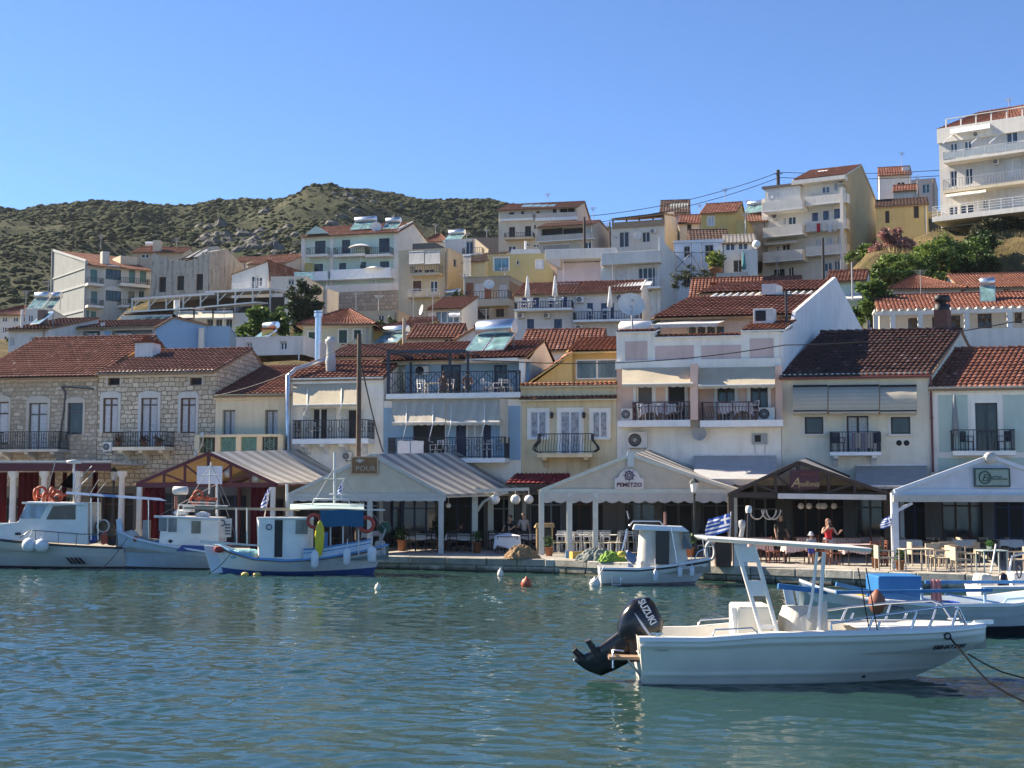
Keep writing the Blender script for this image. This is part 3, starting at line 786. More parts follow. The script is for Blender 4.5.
  pitch,row,seg=(.24,.38,4)if not s.far else((.26,.45,3)if s.Y<120 else(.36,.7,2))
  rb=MB();th=.10
  def slope(A,B,C,D):
   tiles(rb,A,B,C,D,pitch,row,.055 if not s.far else .06,seg)
   rb.slab([(p[0],p[1],p[2]-.03)for p in(A,B,C,D)],th,1)
  def ridge(a,b):
   a=np.array(a);b=np.array(b);L=np.linalg.norm(b-a);k=max(2,int(L/.4))
   for i in range(k):
    p,q=a+(b-a)*i/k,a+(b-a)*(i+1)/k
    rb.tube([tuple(p+(0,0,.03)),tuple(q+(0,0,.0))],[.13,.10],6,0,cap=False);rb.r[-6:]=[random.uniform(.3,1)]*6
  if roof=='gable':
   k=(zr-h)/yr;k2=(zr-h)/(d-yr)
   slope((-og,-ov,h-k*ov),(w+og,-ov,h-k*ov),(w+og,yr,zr),(-og,yr,zr))
   slope((w+og,d+ov,h-k2*ov),(-og,d+ov,h-k2*ov),(-og,yr,zr),(w+og,yr,zr))
   ridge((-og,yr,zr),(w+og,yr,zr))
  elif roof=='shed':
   k=(zr-h)/d
   slope((-og,-ov,h-k*ov),(w+og,-ov,h-k*ov),(w+og,d,zr),(-og,d,zr))
  elif roof=='hip':
   ins=inset if inset is not None else min(w*.45,d*.5);k=(zr-h)/yr
   a,b,c,e=(-ov,-ov,h-k*ov),(w+ov,-ov,h-k*ov),(w+ov,d+ov,h-k*ov),(-ov,d+ov,h-k*ov);R0,R1=(ins,yr,zr),(w-ins,yr,zr)
   slope(a,b,R1,R0);slope(b,c,R1,R1);slope(c,e,R0,R1);slope(e,a,R0,R0)
   ridge(R0,R1);ridge(a,R0);ridge(b,R1)
  elif roof=='gablefront':
   k0=(az-h)/ax;k1=(az-h-left_up)/(w-ax)
   slope((-ov,d,h-k0*ov),(-ov,-og,h-k0*ov),(ax,-og,az),(ax,d,az))
   slope((w+ov,-og,h+left_up-k1*ov),(w+ov,d,h+left_up-k1*ov),(ax,d,az),(ax,-og,az));ridge((ax,-og,az),(ax,d,az))
  elif roof=='flat':
   zt=h-ph
   rb.box(.02,.02,zt-.15,w-.02,d-.02,zt,1)
   mb2=MB();t=.16
   for q in((-.04,-.04,w+.04,t),(-.04,d-t,w+.04,d+.04),(-.04,t,t,d-t),(w-t,t,w+.04,d-t)):mb2.box(q[0],q[1],h-.06,q[2],q[3],h+.04)
   mb2.build('parapet',cornice or s.wallm,s.root)
  if roof!='none':
   s.roof=rb.build('roof',[tm,WOOD if roof!='flat' else CONC],s.root,rnd=True)
  if roof in('gable','shed','hip')and cornice is not None:
   MB().box(-.02,-.12,h-.32,w+.02,-.003,h-.02).box(-.02,-.2,h-.14,w+.02,-.12,h-.04).build('cornice',cornice,s.root)
  if gutter is not None:
   k=(zr-h)/yr;MB().tube([(-og,-ov-.06,h-k*ov-.06),(w+og,-ov-.06,h-k*ov-.06)],.06,6).build('gutter',gutter,s.root)
  if s.far and roof!='none':
   rr=random.Random(int(s.O[0]*7+s.O[1]))
   if rr.random()<.75:MB().tube([(w-.25,-.07,h-.1),(w-.25,-.07,-.5)],.05 if s.Y<110 else .07,5).build('downpipe',rr.choice((OFFW,GREY,plain((.3,.2,.15),.6))),s.root)
   if rr.random()<.7:
    u,y=w*rr.uniform(.15,.85),d*.5;z0=(zr if roof!='flat' else h)-.3;mb=MB();r_=.02 if s.Y<110 else .035;H_=rr.uniform(1.6,2.6)
    mb.tube([(u,y,z0),(u,y,z0+H_)],r_,4)
    for k in range(4):mb.tube([(u-.5+.1*k,y,z0+H_-.12*k-.05),(u+.5-.1*k,y,z0+H_-.12*k-.05)],r_*.6,4)
    mb.build('antenna',GREY,s.root)
  return s
def skin_body(name,joints,edges,radii,m,parent,lv=1):
 me=bpy.data.meshes.new(name);me.from_pydata(joints,edges,[]);me.update()
 o=bpy.data.objects.new(name,me);COL.objects.link(o);o.parent=parent
 md=o.modifiers.new('skin','SKIN');md.use_smooth_shade=True
 for i,r in enumerate(radii):
  d=me.skin_vertices[0].data[i];d.radius=(r,r)if not isinstance(r,tuple)else r;d.use_root=(i==0)
 sb=o.modifiers.new('sub','SUBSURF');sb.levels=lv;sb.render_levels=lv
 me.materials.append(m);return o
SKIN=plain((.46,.27,.19),.55,var=.06)
def person(loc,rz,pose,label,shirt=(.3,.3,.3),pants=(.08,.09,.12),hair=(.05,.03,.02),H=1.68,long_hair=False,shorts=False,hat=None,sleeves=True,holding=None):
 """faces -y in its own frame when rz = 0"""
 k=H/1.7;root=thing('person',label,'person',loc,rz)
 sit=pose=='sit';bend=pose=='bend'
 hz=.47 if sit else .90
 S=lambda p:(p[0]*k,p[1]*k,p[2]*k)
 lean=.0 if not bend else-.32
 pel=(0,0,hz);wai=(0,lean*.3,hz+.16);che=(0,lean*.75,hz+.36-(.06 if bend else 0));nec=(0,lean*1.0,hz+.53-(.12 if bend else 0));hed=(0,lean*1.1-.02,hz+.60-(.14 if bend else 0));top=(0,lean*1.15-.03,hz+.74-(.16 if bend else 0))
 dz=(.12 if bend else 0)
 sL,sR=(-.18,lean*.92,hz+.47-dz),(.18,lean*.92,hz+.47-dz)
 if pose=='phone':eL,wL,hL=(-.30,-.14,hz+.26),(-.12,-.30,hz+.50),(-.08,-.33,hz+.57);eR,wR,hR=(.30,-.12,hz+.22),(.34,-.34,hz+.33),(.34,-.40,hz+.38)
 elif sit:eL,wL,hL=(-.25,-.05,hz+.22),(-.16,-.28,hz+.16),(-.12,-.36,hz+.17);eR,wR,hR=(.25,-.05,hz+.22),(.16,-.28,hz+.20),(.10,-.36,hz+.22)
 elif bend:eL,wL,hL=(-.26,-.40,hz+.20),(-.20,-.58,hz+.03),(-.18,-.64,hz+.0);eR,wR,hR=(.27,-.38,hz+.18),(.20,-.58,hz+.06),(.18,-.66,hz+.04)
 else:eL,wL,hL=(-.25,.02,hz+.20),(-.27,-.08,hz-.04),(-.27,-.11,hz-.12);eR,wR,hR=(.25,.02,hz+.20),(.25,-.14,hz+.0),(.24,-.20,hz-.06)
 if sit:kL,aL,tL=(-.11,-.42,.48),(-.11,-.40,.08),(-.12,-.55,.03);kR,aR,tR=(.11,-.42,.48),(.11,-.40,.08),(.12,-.55,.03)
 else:kL,aL,tL=(-.10,-.03,.48),(-.11,.02,.08),(-.12,-.12,.03);kR,aR,tR=(.11,.0,.48),(.13,.05,.08),(.14,-.09,.03)
 hpL,hpR=(-.09,0,hz-.02),(.09,0,hz-.02)
 J=[pel,wai,che,nec,hed,top,sL,eL,wL,hL,sR,eR,wR,hR,hpL,kL,aL,tL,hpR,kR,aR,tR]
 E=[(0,1),(1,2),(2,3),(3,4),(4,5),(2,6),(6,7),(7,8),(8,9),(2,10),(10,11),(11,12),(12,13),(0,14),(14,15),(15,16),(16,17),(0,18),(18,19),(19,20),(20,21)]
 Rd=[(.125,.095),(.11,.085),(.125,.095),.055,.078,.082,.06,.042,.030,.035,.06,.042,.030,.035,.082,.058,.042,.04,.082,.058,.042,.04]
 Rd=[tuple(x*k for x in r)if isinstance(r,tuple)else r*k for r in Rd]
 b=skin_body('body',[S(p)for p in J],E,Rd,SKIN,root,2)
 sj=[wai,che,(0,lean*.92,hz+.45-dz),sL,eL,sR,eR,(0,lean*.1,hz+.04)]
 if sleeves:skin_body('shirt',[S(p)for p in sj],[(0,1),(1,2),(1,3),(3,4),(1,5),(5,6),(0,7)],[q*k for q in(.13,.145,.08,.075,.058,.075,.058,.135)],plain(shirt,.8),root,2)
 else:skin_body('shirt',[S(p)for p in sj[:3]+[sj[7],sL,sR]],[(0,1),(1,2),(0,3),(1,4),(1,5)],[q*k for q in(.13,.145,.075,.135,.05,.05)],plain(shirt,.8),root,2)
 mid=lambda a,c,t:tuple(a[i]+(c[i]-a[i])*t for i in range(3))
 if shorts:skin_body('shorts',[S(p)for p in(pel,hpL,mid(hpL,kL,.75),hpR,mid(hpR,kR,.75))],[(0,1),(1,2),(0,3),(3,4)],[q*k for q in(.14,.10,.088,.10,.088)],plain(pants,.8),root,2)
 else:skin_body('trousers',[S(p)for p in(pel,hpL,kL,mid(kL,aL,.9),hpR,kR,mid(kR,aR,.9))],[(0,1),(1,2),(2,3),(0,4),(4,5),(5,6)],[q*k for q in(.14,.098,.072,.06,.098,.072,.06)],plain(pants,.8),root,2)
 hc=S((0,hed[1]+.02,hed[2]+.10));mb=MB();mb.ball((hc[0],hc[1]+.025*k,hc[2]+.02*k),.108*k,12,0,(.95,1.05,1.02))
 if long_hair:mb.ball((hc[0],hc[1]+.07*k,hc[2]-.12*k),.10*k,10,0,(.95,.6,1.5))
 mb.build('hair',plain(hair,.6),root)
 fb=MB()
 fy=hc[1]-.098*k
 for x in(-.034,.034):fb.ball((x*k,fy+.012*k,hc[2]-.012*k),.014*k,6,1)
 fb.ball((0,fy-.004*k,hc[2]-.04*k),.018*k,6,0,(.7,1,1.3));fb.box(-.025*k,fy-.002,hc[2]-.078*k,.025*k,fy+.02,hc[2]-.07*k,2)
 for x in(-.1,.1):fb.ball((x*k,hc[1]+.0,hc[2]-.02*k),.026*k,6,0,(.4,.7,1.2))
 fb.ball((0,hc[1]-.035*k,hc[2]-.02*k),.078*k,12,0,(.98,.82,1.28))
 fb.build('face',[SKIN,plain((.03,.025,.02),.4),plain((.35,.13,.11),.5)],root)
 for w_,h_,nm in((wL,hL,-1),(wR,hR,1)):
  hb=MB();p,q=np.array(S(w_)),np.array(S(h_));d=q-p;d/=np.linalg.norm(d)+1e-9;sd=np.cross(d,(0,0,1.0));sd=sd/(np.linalg.norm(sd)+1e-9);up=np.cross(sd,d)
  for j in range(4):
   a0=q+sd*(j-1.5)*.019*k;l=(.07,.08,.076,.06)[j]*k;hb.tube([tuple(a0),tuple(a0+d*l*.55-up*.01),tuple(a0+d*l*.9-up*.03)],[.009*k,.0085*k,.007*k],5)
  hb.tube([tuple(q-d*.05*k+sd*.03*nm*k),tuple(q+sd*.055*nm*k),tuple(q+d*.03*k+sd*.055*nm*k)],.0095*k,5)
  hb.ball(tuple(q-d*.02*k),.042*k,8,0,(1,1,.9))
  hb.build('hand',SKIN,root)
 if hat:
  mb=MB();mb.lathe((hc[0],hc[1],hc[2]),[(.2*k,.015),(.12*k,.04),(.115*k,.09),(.08*k,.14),(0,.15)],12);mb.build('hat',plain(hat,.8),root)
 if pose=='phone':
  mb=MB();h=S((-.08,-.36,hz+.60));mb.box(h[0]-.04,h[1]-.012,h[2]-.075,h[0]+.04,h[1],h[2]+.075);o=mb.build('phone',BLACK);o.location=loc;o.rotation_euler=(0,0,rz);tag(o,'black phone held up by the woman in red','phone')
 return root
def leaves(mb,c,R,n,size,rr,sq=(1,1,1),shell=.55,mi=0,tone=None):
 """leaf faces spread through an uneven volume of clumps"""
 for k in range(n):
  while True:
   p=np.array((rr.gauss(0,1),rr.gauss(0,1),rr.gauss(0,1)));L=np.linalg.norm(p)
   if L>.01:break
  p=p/L*(shell+(1-shell)*rr.random())*R
  q=(c[0]+p[0]*sq[0],c[1]+p[1]*sq[1],c[2]+p[2]*sq[2])
  a=np.array((rr.gauss(0,1),rr.gauss(0,1),rr.gauss(0,.6)));a/=np.linalg.norm(a)+1e-9
  b=np.cross(a,(rr.gauss(0,1),rr.gauss(0,1),rr.gauss(0,1)));b/=np.linalg.norm(b)+1e-9
  s_=size*rr.uniform(.6,1.3);a=a*s_;b=b*s_*.55;t=rr.random()if tone is None else min(1,max(0,rr.gauss(tone,.2)))
  mb.add([(q[0]-a[0],q[1]-a[1],q[2]-a[2]),(q[0]+b[0],q[1]+b[1],q[2]+b[2]),(q[0]+a[0],q[1]+a[1],q[2]+a[2]),(q[0]-b[0],q[1]-b[1],q[2]-b[2])],[(0,1,2,3)],mi,False,[t])
def pot_plant(loc,r,h,label,lo=(.02,.05,.015),hi=(.07,.14,.04),pot=(.30,.12,.06),n=90):
 root=thing('pot_plant',label,'plant',loc)
 MB().lathe((0,0,0),[(0,0),(r*.6,0),(r*.8,h*.45),(r*.85,h*.45),(r*.7,h*.42),(0,h*.42)],10).build('pot',plain(pot,.8),root)
 mb=MB();rr=random.Random(int(loc[0]*50)+3);leaves(mb,(0,0,h*.75),r*1.2,n,r*.35,rr,(1,1,1),.2)
 mb.build('foliage',leafmat(lo,hi),root,rnd=True);return root
def tree(name,label,base,height,crowns,n,leaf,lo,hi,trunk_r=.18,group=None,seed=1,cat='tree',trunk=(.12,.09,.07)):
 """crowns: [(dx,dy,z,R,(sx,sy,sz))] relative to base"""
 rr=random.Random(seed);root=thing(name,label,cat,base,0,group)
 mb=MB();fork=min(c[2]for c in crowns)*.55
 mb.tube([(0,0,-.4),(.05*height*.2,0,fork*.5),(0,0,fork)],[trunk_r*1.2,trunk_r,trunk_r*.8],8)
 for c in crowns:
  mb.tube([(0,0,fork),((c[0])*.5,c[1]*.5,(fork+c[2])*.5+.2),(c[0],c[1],c[2])],[trunk_r*.6,trunk_r*.4,trunk_r*.15],6)
 mb.build('trunk',plain(trunk,.9,var=.3),root)
 mb=MB();tot=sum(c[3]**2 for c in crowns)
 for c in crowns:
  k=int(n*c[3]**2/tot);m=14
  for j in range(m):
   d=np.array((rr.gauss(0,1),rr.gauss(0,1),rr.gauss(0,.8)));d/=np.linalg.norm(d);q=rr.uniform(.45,.95)
   leaves(mb,(c[0]+d[0]*c[3]*q*c[4][0],c[1]+d[1]*c[3]*q*c[4][1],c[2]+d[2]*c[3]*q*c[4][2]),c[3]*rr.uniform(.28,.5),k//m,leaf,rr,c[4],.1,0,rr.uniform(.15,.85))
 mb.build('crown',leafmat(lo,hi),root,rnd=True)
 return root
T_RED=tilemat((.185,.072,.048),.25);T_OLD=tilemat((.165,.07,.052),.5);T_DARK=tilemat((.075,.036,.03),.2,(.03,.02,.02));T_ORG=tilemat((.25,.095,.05),.3)
STONE_A=stone((.36,.29,.21),(.56,.47,.37),(.31,.265,.21),2.6,4.6,.03,.32)
STONE_B=stone((.46,.38,.28),(.66,.57,.44),(.24,.195,.15),2.5,4.3,.022,.26)
RUBBLE=stucco((.42,.39,.35),.5)
CREAM=stucco((.72,.62,.44),.4);WHITEW=stucco((.90,.845,.75),.3);BLUEW=stucco((.30,.46,.60),.3);PINK=stucco((.74,.52,.43),.3);CREAM2=stucco((.76,.71,.58),.25)
YELLOW=stucco((.74,.62,.40),.6);PALEGREEN=stucco((.50,.60,.52),.2)
AW_CREAM=fabric((.62,.55,.41));AW_STR=fabric((.66,.59,.47),(.58,.52,.42),.5);AW_GREY=fabric((.46,.45,.42));AW_WHITE=fabric((.75,.75,.74))
def chair_proto(name,m,sm=None,back='slat',w=.44,sh=.45,bh=.9,arm=False,solid=False):
 root=thing(name,None,'chair')
 MB().box(-w/2,-w/2,sh-.035,w/2,w/2,sh).build('seat',sm or m,root)
 mb=MB()
 if solid:
  mb.box(-w/2,w/2-.05,sh,w/2,w/2,bh)
 else:
  for x in(-w/2+.02,w/2-.02):mb.bar((x,w/2-.02,sh),(x,w/2+.05,bh),.035)
  for z in(.55,.78,.95):mb.bar((-w/2,w/2-.02+.07*z*.5,sh+(bh-sh)*z),(w/2,w/2-.02+.07*z*.5,sh+(bh-sh)*z),.02,.05)
 mb.build('backrest',m,root)
 for x in(-1,1):
  for y in(-1,1):MB().bar((x*(w/2-.03),y*(w/2-.03),0),(x*(w/2-.03),y*(w/2-.03),sh-.03),.035).build('leg',m,root)
  if arm:MB().bar((x*w/2,-w/2+.02,sh+.22),(x*w/2,w/2,sh+.24),.04,.03).bar((x*w/2,-w/2+.03,sh),(x*w/2,-w/2+.03,sh+.22),.03).build('armrest',m,root)
 snapshot(root);root['_proto']=1
 return root
PROTO_USED=set()
def put(proto,loc,rz,label,group=None):
 """first use moves the prototype itself, later uses copy it with its parts"""
 if proto.name not in PROTO_USED:
  PROTO_USED.add(proto.name);proto.location=loc;proto.rotation_euler=(0,0,rz);tag(proto,label)
  if group:proto['group']=group
  return proto
 return dup(proto,loc,rz,label,group)
def loc_on(s,u,y,z):p=s.O+s.e*u-s.n*y;return(float(p[0]),float(p[1]),float(s.O[2]+z))
CH_WHITE=chair_proto('balcony_chair',WHITE,arm=True)
CH_GREYM=chair_proto('metal_chair',plain((.5,.5,.5),.4),bh=.85)
CH_DARK=chair_proto('dark_chair',plain((.03,.035,.05),.5),solid=True,arm=True)
def small_table(name,label,loc,rz,m,top=.7,w=.7,cloth=None,group=None):
 t=thing(name,label,'table',loc,rz,group)
 MB().box(-w/2,-w/2,top-.03,w/2,w/2,top).build('table_top',m,t)
 for x in(-1,1):
  for y in(-1,1):MB().bar((x*(w/2-.05),y*(w/2-.05),0),(x*(w/2-.05),y*(w/2-.05),top-.03),.04).build('leg',m,t)
 return t
def cloth_on(name,label,loc,rz,w,d,top,drop,m,group=None,peak=0):
 rr=random.Random(int(loc[0]*100));ph=rr.random()*6
 mb=MB();n=10
 ring=[]
 for k in range(4*n):
  t=k/n;sd=int(t);f=t-sd
  p=[(-w/2+w*f,-d/2),(w/2,-d/2+d*f),(w/2-w*f,d/2),(-w/2,d/2-d*f)][sd];ring.append(p)
 vs=[(x,y,top+.008)for x,y in ring]
 low=[]
 for k,(x,y)in enumerate(ring):
  f=(k%n)/n;cor=1-min(f,1-f)*2;q=1.03+.04*sin(k*1.7+ph)+.05*cor
  low.append((x*q,y*q,top-drop*(.85+.15*sin(k*.6+ph)+.3*(cor>.85))))
 m4=len(ring)
 mb.add(vs+[(0,0,top+.012+peak)],[(k,(k+1)%m4,m4)for k in range(m4)],0,bool(peak));mb.add(vs+low,[(k,k+m4,(k+1)%m4+m4,(k+1)%m4)for k in range(m4)],0,True)
 o=mb.build(name,m);o.location=loc;o.rotation_euler=(0,0,rz)
 return tag(o,label,'tablecloth',group)
def front_row():
 s=House('stone_house','grey rubble stone house with blue and white parasol on its tiled roof',-34,94,376,545,d=12.5,wall=STONE_A)
 SUR=stucco((.50,.45,.38),.2)
 s.win(-12,402,8,444,fr=BROWN,trans=.72,curtain=True,sur=SUR,arch=True,sw=.1)
 s.win(29.5,403,46.5,451,fr=plain((.10,.09,.08),.5),trans=.76,curtain=True,sur=SUR,sw=.15,arch=True,name='balcony_door')
 s.win(68,403,82.5,434.5,fr=plain((.07,.07,.08),.5),trans=.74,mull=0,sur=SUR,sw=.12,arch=True)
 s.balc(-10,58,432,449.5,452,1.15,'ornate',brackets=3,sm=CONC)
 mb=MB();pts=[s.F(62,387),s.F(66,392),s.F(64.5,410),s.F(60,440),s.F(57,470)]
 mb.tube([(u,-.05,z)for u,z in pts],.045,6);pts=[s.F(62,387),s.F(94,389)];mb.tube([(u,-.05,z)for u,z in pts],.04,6);s.part('cable_conduit',mb,plain((.08,.07,.07),.6))
 s.finish('gable',(60,338.5),.5,T_RED,ov=.4,cornice=stucco((.58,.53,.46),.2))
 for(px,py,r,tl,label,cols)in((21,371,1.2,.75,'blue and white beach parasol leaning on the roof of the stone house',((.75,.77,.8),(.08,.16,.5))),(-2,371,1.0,-.2,'red parasol on the roof at the left edge of the photo',((.55,.04,.05),(.45,.03,.04)))):
  u,z=s.F(px,py,-2.0);root=thing('parasol',label,'parasol',loc_on(s,u,2.2,z-.85),0)
  mb=MB();k=8
  ax=np.array((sin(tl),-.3,cos(tl)));ax/=np.linalg.norm(ax);e1=np.cross(ax,(0,1,0));e1/=np.linalg.norm(e1);e2=np.cross(ax,e1);top=ax*1.25
  for i in range(k):
   a0,a1=2*pi*i/k,2*pi*(i+1)/k
   R=lambda a,q:tuple(top-ax*.55*q**1.6+(e1*cos(a)+e2*sin(a))*r*q)
   mb.add([R(a0,0),R(a0,.5),R(a1,.5),R(a0,1),R(a1,1)],[(0,1,2),(1,3,4,2)],i%2,False)
  mb.build('canopy',[fabric(cols[0]),fabric(cols[1])],root);MB().tube([(0,0,0),tuple(top)],.03,6).build('pole',WHITE,root)
 s=House('stone_house','squared stone house with white arched window frames and a bracketed balcony',94.5,212.5,372,545,d=8.5,wall=STONE_B)
 wh=stucco((.58,.56,.52),.3)
 s.win(103.5,398,117.5,433,fr=BROWN,trans=.8,sur=wh,sw=.16,arch=True,curtain=True,mull=1)
 s.win(141.5,398,157,448,fr=plain((.12,.08,.07),.5),trans=.86,sur=wh,sw=.16,arch=True,mull=1,curtain=True,name='balcony_door')
 s.win(181,398,195.5,433,fr=BROWN,trans=.8,sur=wh,sw=.14,arch=True,curtain=True,mull=1)
 for x in(108,190):
  s.win(x,377.5,x+12,385,fr=BROWN,mull=0,sur=wh,sw=.07,gl=BLACK,name='attic_vent',dep=.25)
 s.balc(112,165,432,447,450.5,1.1,'bars',brackets=3,sm=stucco((.66,.60,.48),.3))
 s.ac(103,442,111.5,451.5)
 u0,u1,y0,zs,zr=s.last_balc
 s.finish('gable',(200,350),.55,T_OLD,ov=.35,cornice=stucco((.66,.62,.55),.2),og=.05)
 u,z=s.F(143,336,-3.0);s.chim(u,3.6,s.h+.3,z-.35,1.0,WHITEW,pots=1)
 mb=MB()
 nn=int(s.w/.22)
 for k in range(nn):mb.tube([(k*.22+.11,-.3,s.h-.16),(k*.22+.11,-.02,s.h-.02)],.07,6,cap=True)
 s.part('eave_tiles',mb,stucco((.70,.66,.58),.2))
 for i,px in enumerate((118,144,158)):
  pot_plant(loc_on(s,s.F(px,440,.9)[0],-.85,zs),.22,.5,('dry reddish pot plant on the left of the stone balcony','small brown pot plant in the middle of the stone balcony','pot plant at the right of the stone balcony')[i],(.10,.05,.02),(.20,.10,.05))
 s=House('small_house','low cream house with sloping red roof beside the squared stone house',213,288.5,394,545,d=6.5,wall=CREAM)
 dk=plain((.16,.17,.17),.6)
 s.win(222.5,410,235,436,fr=dk,sur=None,mull=1,curtain=True,dep=.3);s.win(265,410,277.5,436,fr=dk,mull=1,curtain=True,dep=.3)
 s.finish('shed',(250,366),tm=T_RED,ov=.25,og=.05,cornice=CREAM)
 u0,zt=s.F(198,437,.9);u1,zb=s.F(281,452.5,.9)
 mb=MB();mb.box(u0,-1.0,zb-.25,u1,-.003,zb);slab=mb.build('balcony',CREAM,s.root)
 mb=MB();n=4
 for k in range(n+1):
  u=u0+(u1-u0)*k/n;mb.box(u-.13,-1.02,zb,u+.13,-.78,zt+.08)
 mb.box(u0-.05,-1.06,zt-.02,u1+.05,-.74,zt+.1);mb.build('parapet',CREAM,slab)
 mb=MB();rnd=random.Random(2)
 for k in range(n):
  a=u0+(u1-u0)*k/n+.13;b=u0+(u1-u0)*(k+1)/n-.13;mb.box(a,-.86,zb,b,-.84,zt,1 if k in(1,2)else 2)
  c=(a+b)/2;mb.torus((c,-.90,(zb+zt)/2),.2,.025,n=12,k=4);mb.torus((c,-.90,(zb+zt)/2),.1,.02,n=8,k=4)
  for q in range(7):
   x=a+(b-a)*(q+.5)/7;mb.tube([(x,-.89,zb),(x+.1*(-1)**q,-.89,(zb+zt)/2),(x,-.89,zt)],.018,4)
 mb.build('ornamental_grille',[plain((.16,.30,.27),.6),plain((.10,.27,.25),.6),plain((.05,.05,.05),.6)],slab)
 s.dish(202,445,.62,1.0,WHITE,-.9,.3)
 s=House('house','white house with one half shaded awning above an ornate iron balcony',289,382.5,378,545,d=6,wall=WHITEW)
 s.win(312,408,327.5,441,fr=OFFW,shut='open',shm=plain((.55,.54,.5),.6),name='balcony_door',gl=BLACK)
 s.win(347,409,357,441,fr=OFFW,mull=0,name='balcony_door',gl=BLACK,shut='open',shm=plain((.55,.54,.5),.6))
 s.awn(293,361,384,405,1.3,AW_CREAM,.12,True,drop=.5)
 s.balc(292,368,420.5,439,444,1.15,'ornate',brackets=4)
 u0,u1,y0,zs,zr=s.last_balc
 for i,(px,m)in enumerate(((314,CH_GREYM),)):put(m,loc_on(s,s.F(px,430,.6)[0],-.6,zs),.6,'thin metal chair on the ornate balcony of the white house')
 s.ac(342.5,452,351.5,460)
 s.finish('gable',(340,362),.5,T_RED,ov=.2,cornice=WHITEW,og=.05)
 duct=MB();r=.13
 a=s.F(288,457,.3);b=s.F(288,376,.3);e=s.F(300,459,.3)
 duct.tube([(e[0],-.3,e[1]),(a[0]+.1,-.3,a[1]),(a[0],-.3,a[1]+.15),(b[0],-.3,b[1]),(b[0]+.25,.1,b[1]+.35),(b[0]+1.3,2.2,b[1]+1.1)],r,10)
 o=s.part('silver_duct',duct,plain((.52,.54,.56),.3,.85,var=.2))
 u,z=s.F(318.5,313,-2.4);z0=s.F(318.5,360,-2.4)[1]
 mb=MB();mb.cyl((u,2.4),.17,z0-.6,z,12);mb.cyl((u,2.4),.23,z+.03,z+.1,12);mb.cyl((u,2.4),.23,z-.2,z-.02,12);s.part('flue',mb,plain((.55,.57,.60),.3,.85))
 u,z=s.F(331,337,-1.2);z0=s.F(331,374,-1.2)[1];mb=MB();mb.lathe((u,1.2,0),[(.28,z0-.3),(.26,z0+.5),(.3,z0+.6),(.24,z0+.9),(.22,z-.4),(.3,z-.3),(.3,z-.12),(.2,z-.1),(.2,z),(0,z)],8);s.part('old_chimney',mb,stucco((.5,.5,.48),.5))
 u,z=s.F(303.5,398,.0)
 s=House('house','blue and white house with a roof terrace, two striped awnings and towels hung out',383,521.5,397,545,d=9,wall=WHITEW)
 for x0,x1,y0,y1 in((383.6,394,408,460),(504.5,520.5,406,460),(394,413,425,458),(446,456,425,458),(491,504.4,425,458)):
  a,zt=s.F(x0,y0,.02);b,zb=s.F(x1,y1,.02);s.part('blue_wall_panel',MB().box(a,-.02,zb,b,-.001,zt),BLUEW)
 s.win(413,420,445,459,fr=DKBLUE,mull=1,gl=BLACK,name='balcony_door');s.win(456,422,466,459,fr=DKBLUE,mull=0,gl=plain((.02,.03,.09),.5),name='balcony_door')
 s.win(466,422,483,459,fr=WHITE,mull=1,curtain=True,name='balcony_door');s.win(483,422,491,459,fr=DKBLUE,mull=0,gl=plain((.02,.03,.09),.5),name='balcony_door')
 s.awn(392,445,399,422.5,1.15,AW_STR,.16,(.28,.78),drop=.9,off=.05);s.awn(446,500,399,422.5,1.15,AW_STR,.16,(.1,.72),drop=.9,off=.05)
 s.balc(387,505,438,458.5,463,1.25,'ornate')
 lb=s.last_balc
 mb=MB();u,z=s.F(500,399,.9);u2,z2=s.F(505,443,.9);mb.box(u,-.92,z2,u2+.15,-.88,z);s.part('side_curtain',mb,AW_STR)
 s.balc(386,520,373,394,399,.35,'cross',back=0)
 tb=s.last_balc;zs=tb[3]
 s.finish('none')
 zt=s.F(400,367,-2.5)[1]+.1
 x0=s.F(405,380,-2.5)[0];x1=s.F(520,380)[0]
 mb=MB();mb.box(0,.0,s.h-.2,s.w,s.d,s.h-.02);s.part('terrace_floor',mb,CONC)
 holes=[]
 for(a,b)in((441,461),(494,507)):
  ua=s.F(a,380,-2.5)[0];ub=s.F(b,380,-2.5)[0];holes.append((ua-x0,0,ub-x0,s.F(a,365,-2.5)[1]-s.h))
 mb=MB();wall_holes(mb,(x0,2.5,s.h),(1,0,0),(0,0,1),x1-x0,zt-s.h,holes,(0,-1,0),.2);mb.add([(x0,s.d,s.h),(x0,2.5,s.h),(x0,2.5,zt),(x0,s.d,zt)],[(0,1,2,3)]);mb.add([(x1,2.5,s.h),(x1,s.d,s.h),(x1,s.d,zt),(x1,2.5,zt)],[(0,1,2,3)])
 s.part('upper_wall',mb,BLUEW)
 for hh in holes:s._win(s.root,x0+hh[0],s.h,x0+hh[2],s.h+hh[3],2.5,DKBLUE,GLASS,1,0,None,.1,None,None,.16,False,False,'terrace_door',False)
 ua,ub=s.F(511,380,-2.5)[0],s.F(517,380,-2.5)[0]
 s._win(s.root,ua-.8,s.h,ub,s.F(511,371,-2.5)[1],2.46,DKBLUE,glassmat(),1,0,None,.1,None,None,.1,False,False,'terrace_door',False)
 mb=MB();mb.box(x0-.3,2.15,zt,x1+.05,2.6,zt+.14);mb.box(x1-.28,1.2,s.h,x1,1.5,zt);mb.box(x1-3.0,1.15,zt-.02,x1+.02,2.16,zt+.12);s.part('eave_board',mb,WHITEW)
 zr=s.F(470,341.5,-6.5)[1];rb=MB();q=((x0-1.2,2.0,zt+.16),(x1+.1,1.1,zt+.16),(x1+.1,6.5,zr),(x0-1.2,6.5,zr));tiles(rb,*q);rb.slab([(p[0],p[1],p[2]-.03)for p in q],.08,1)
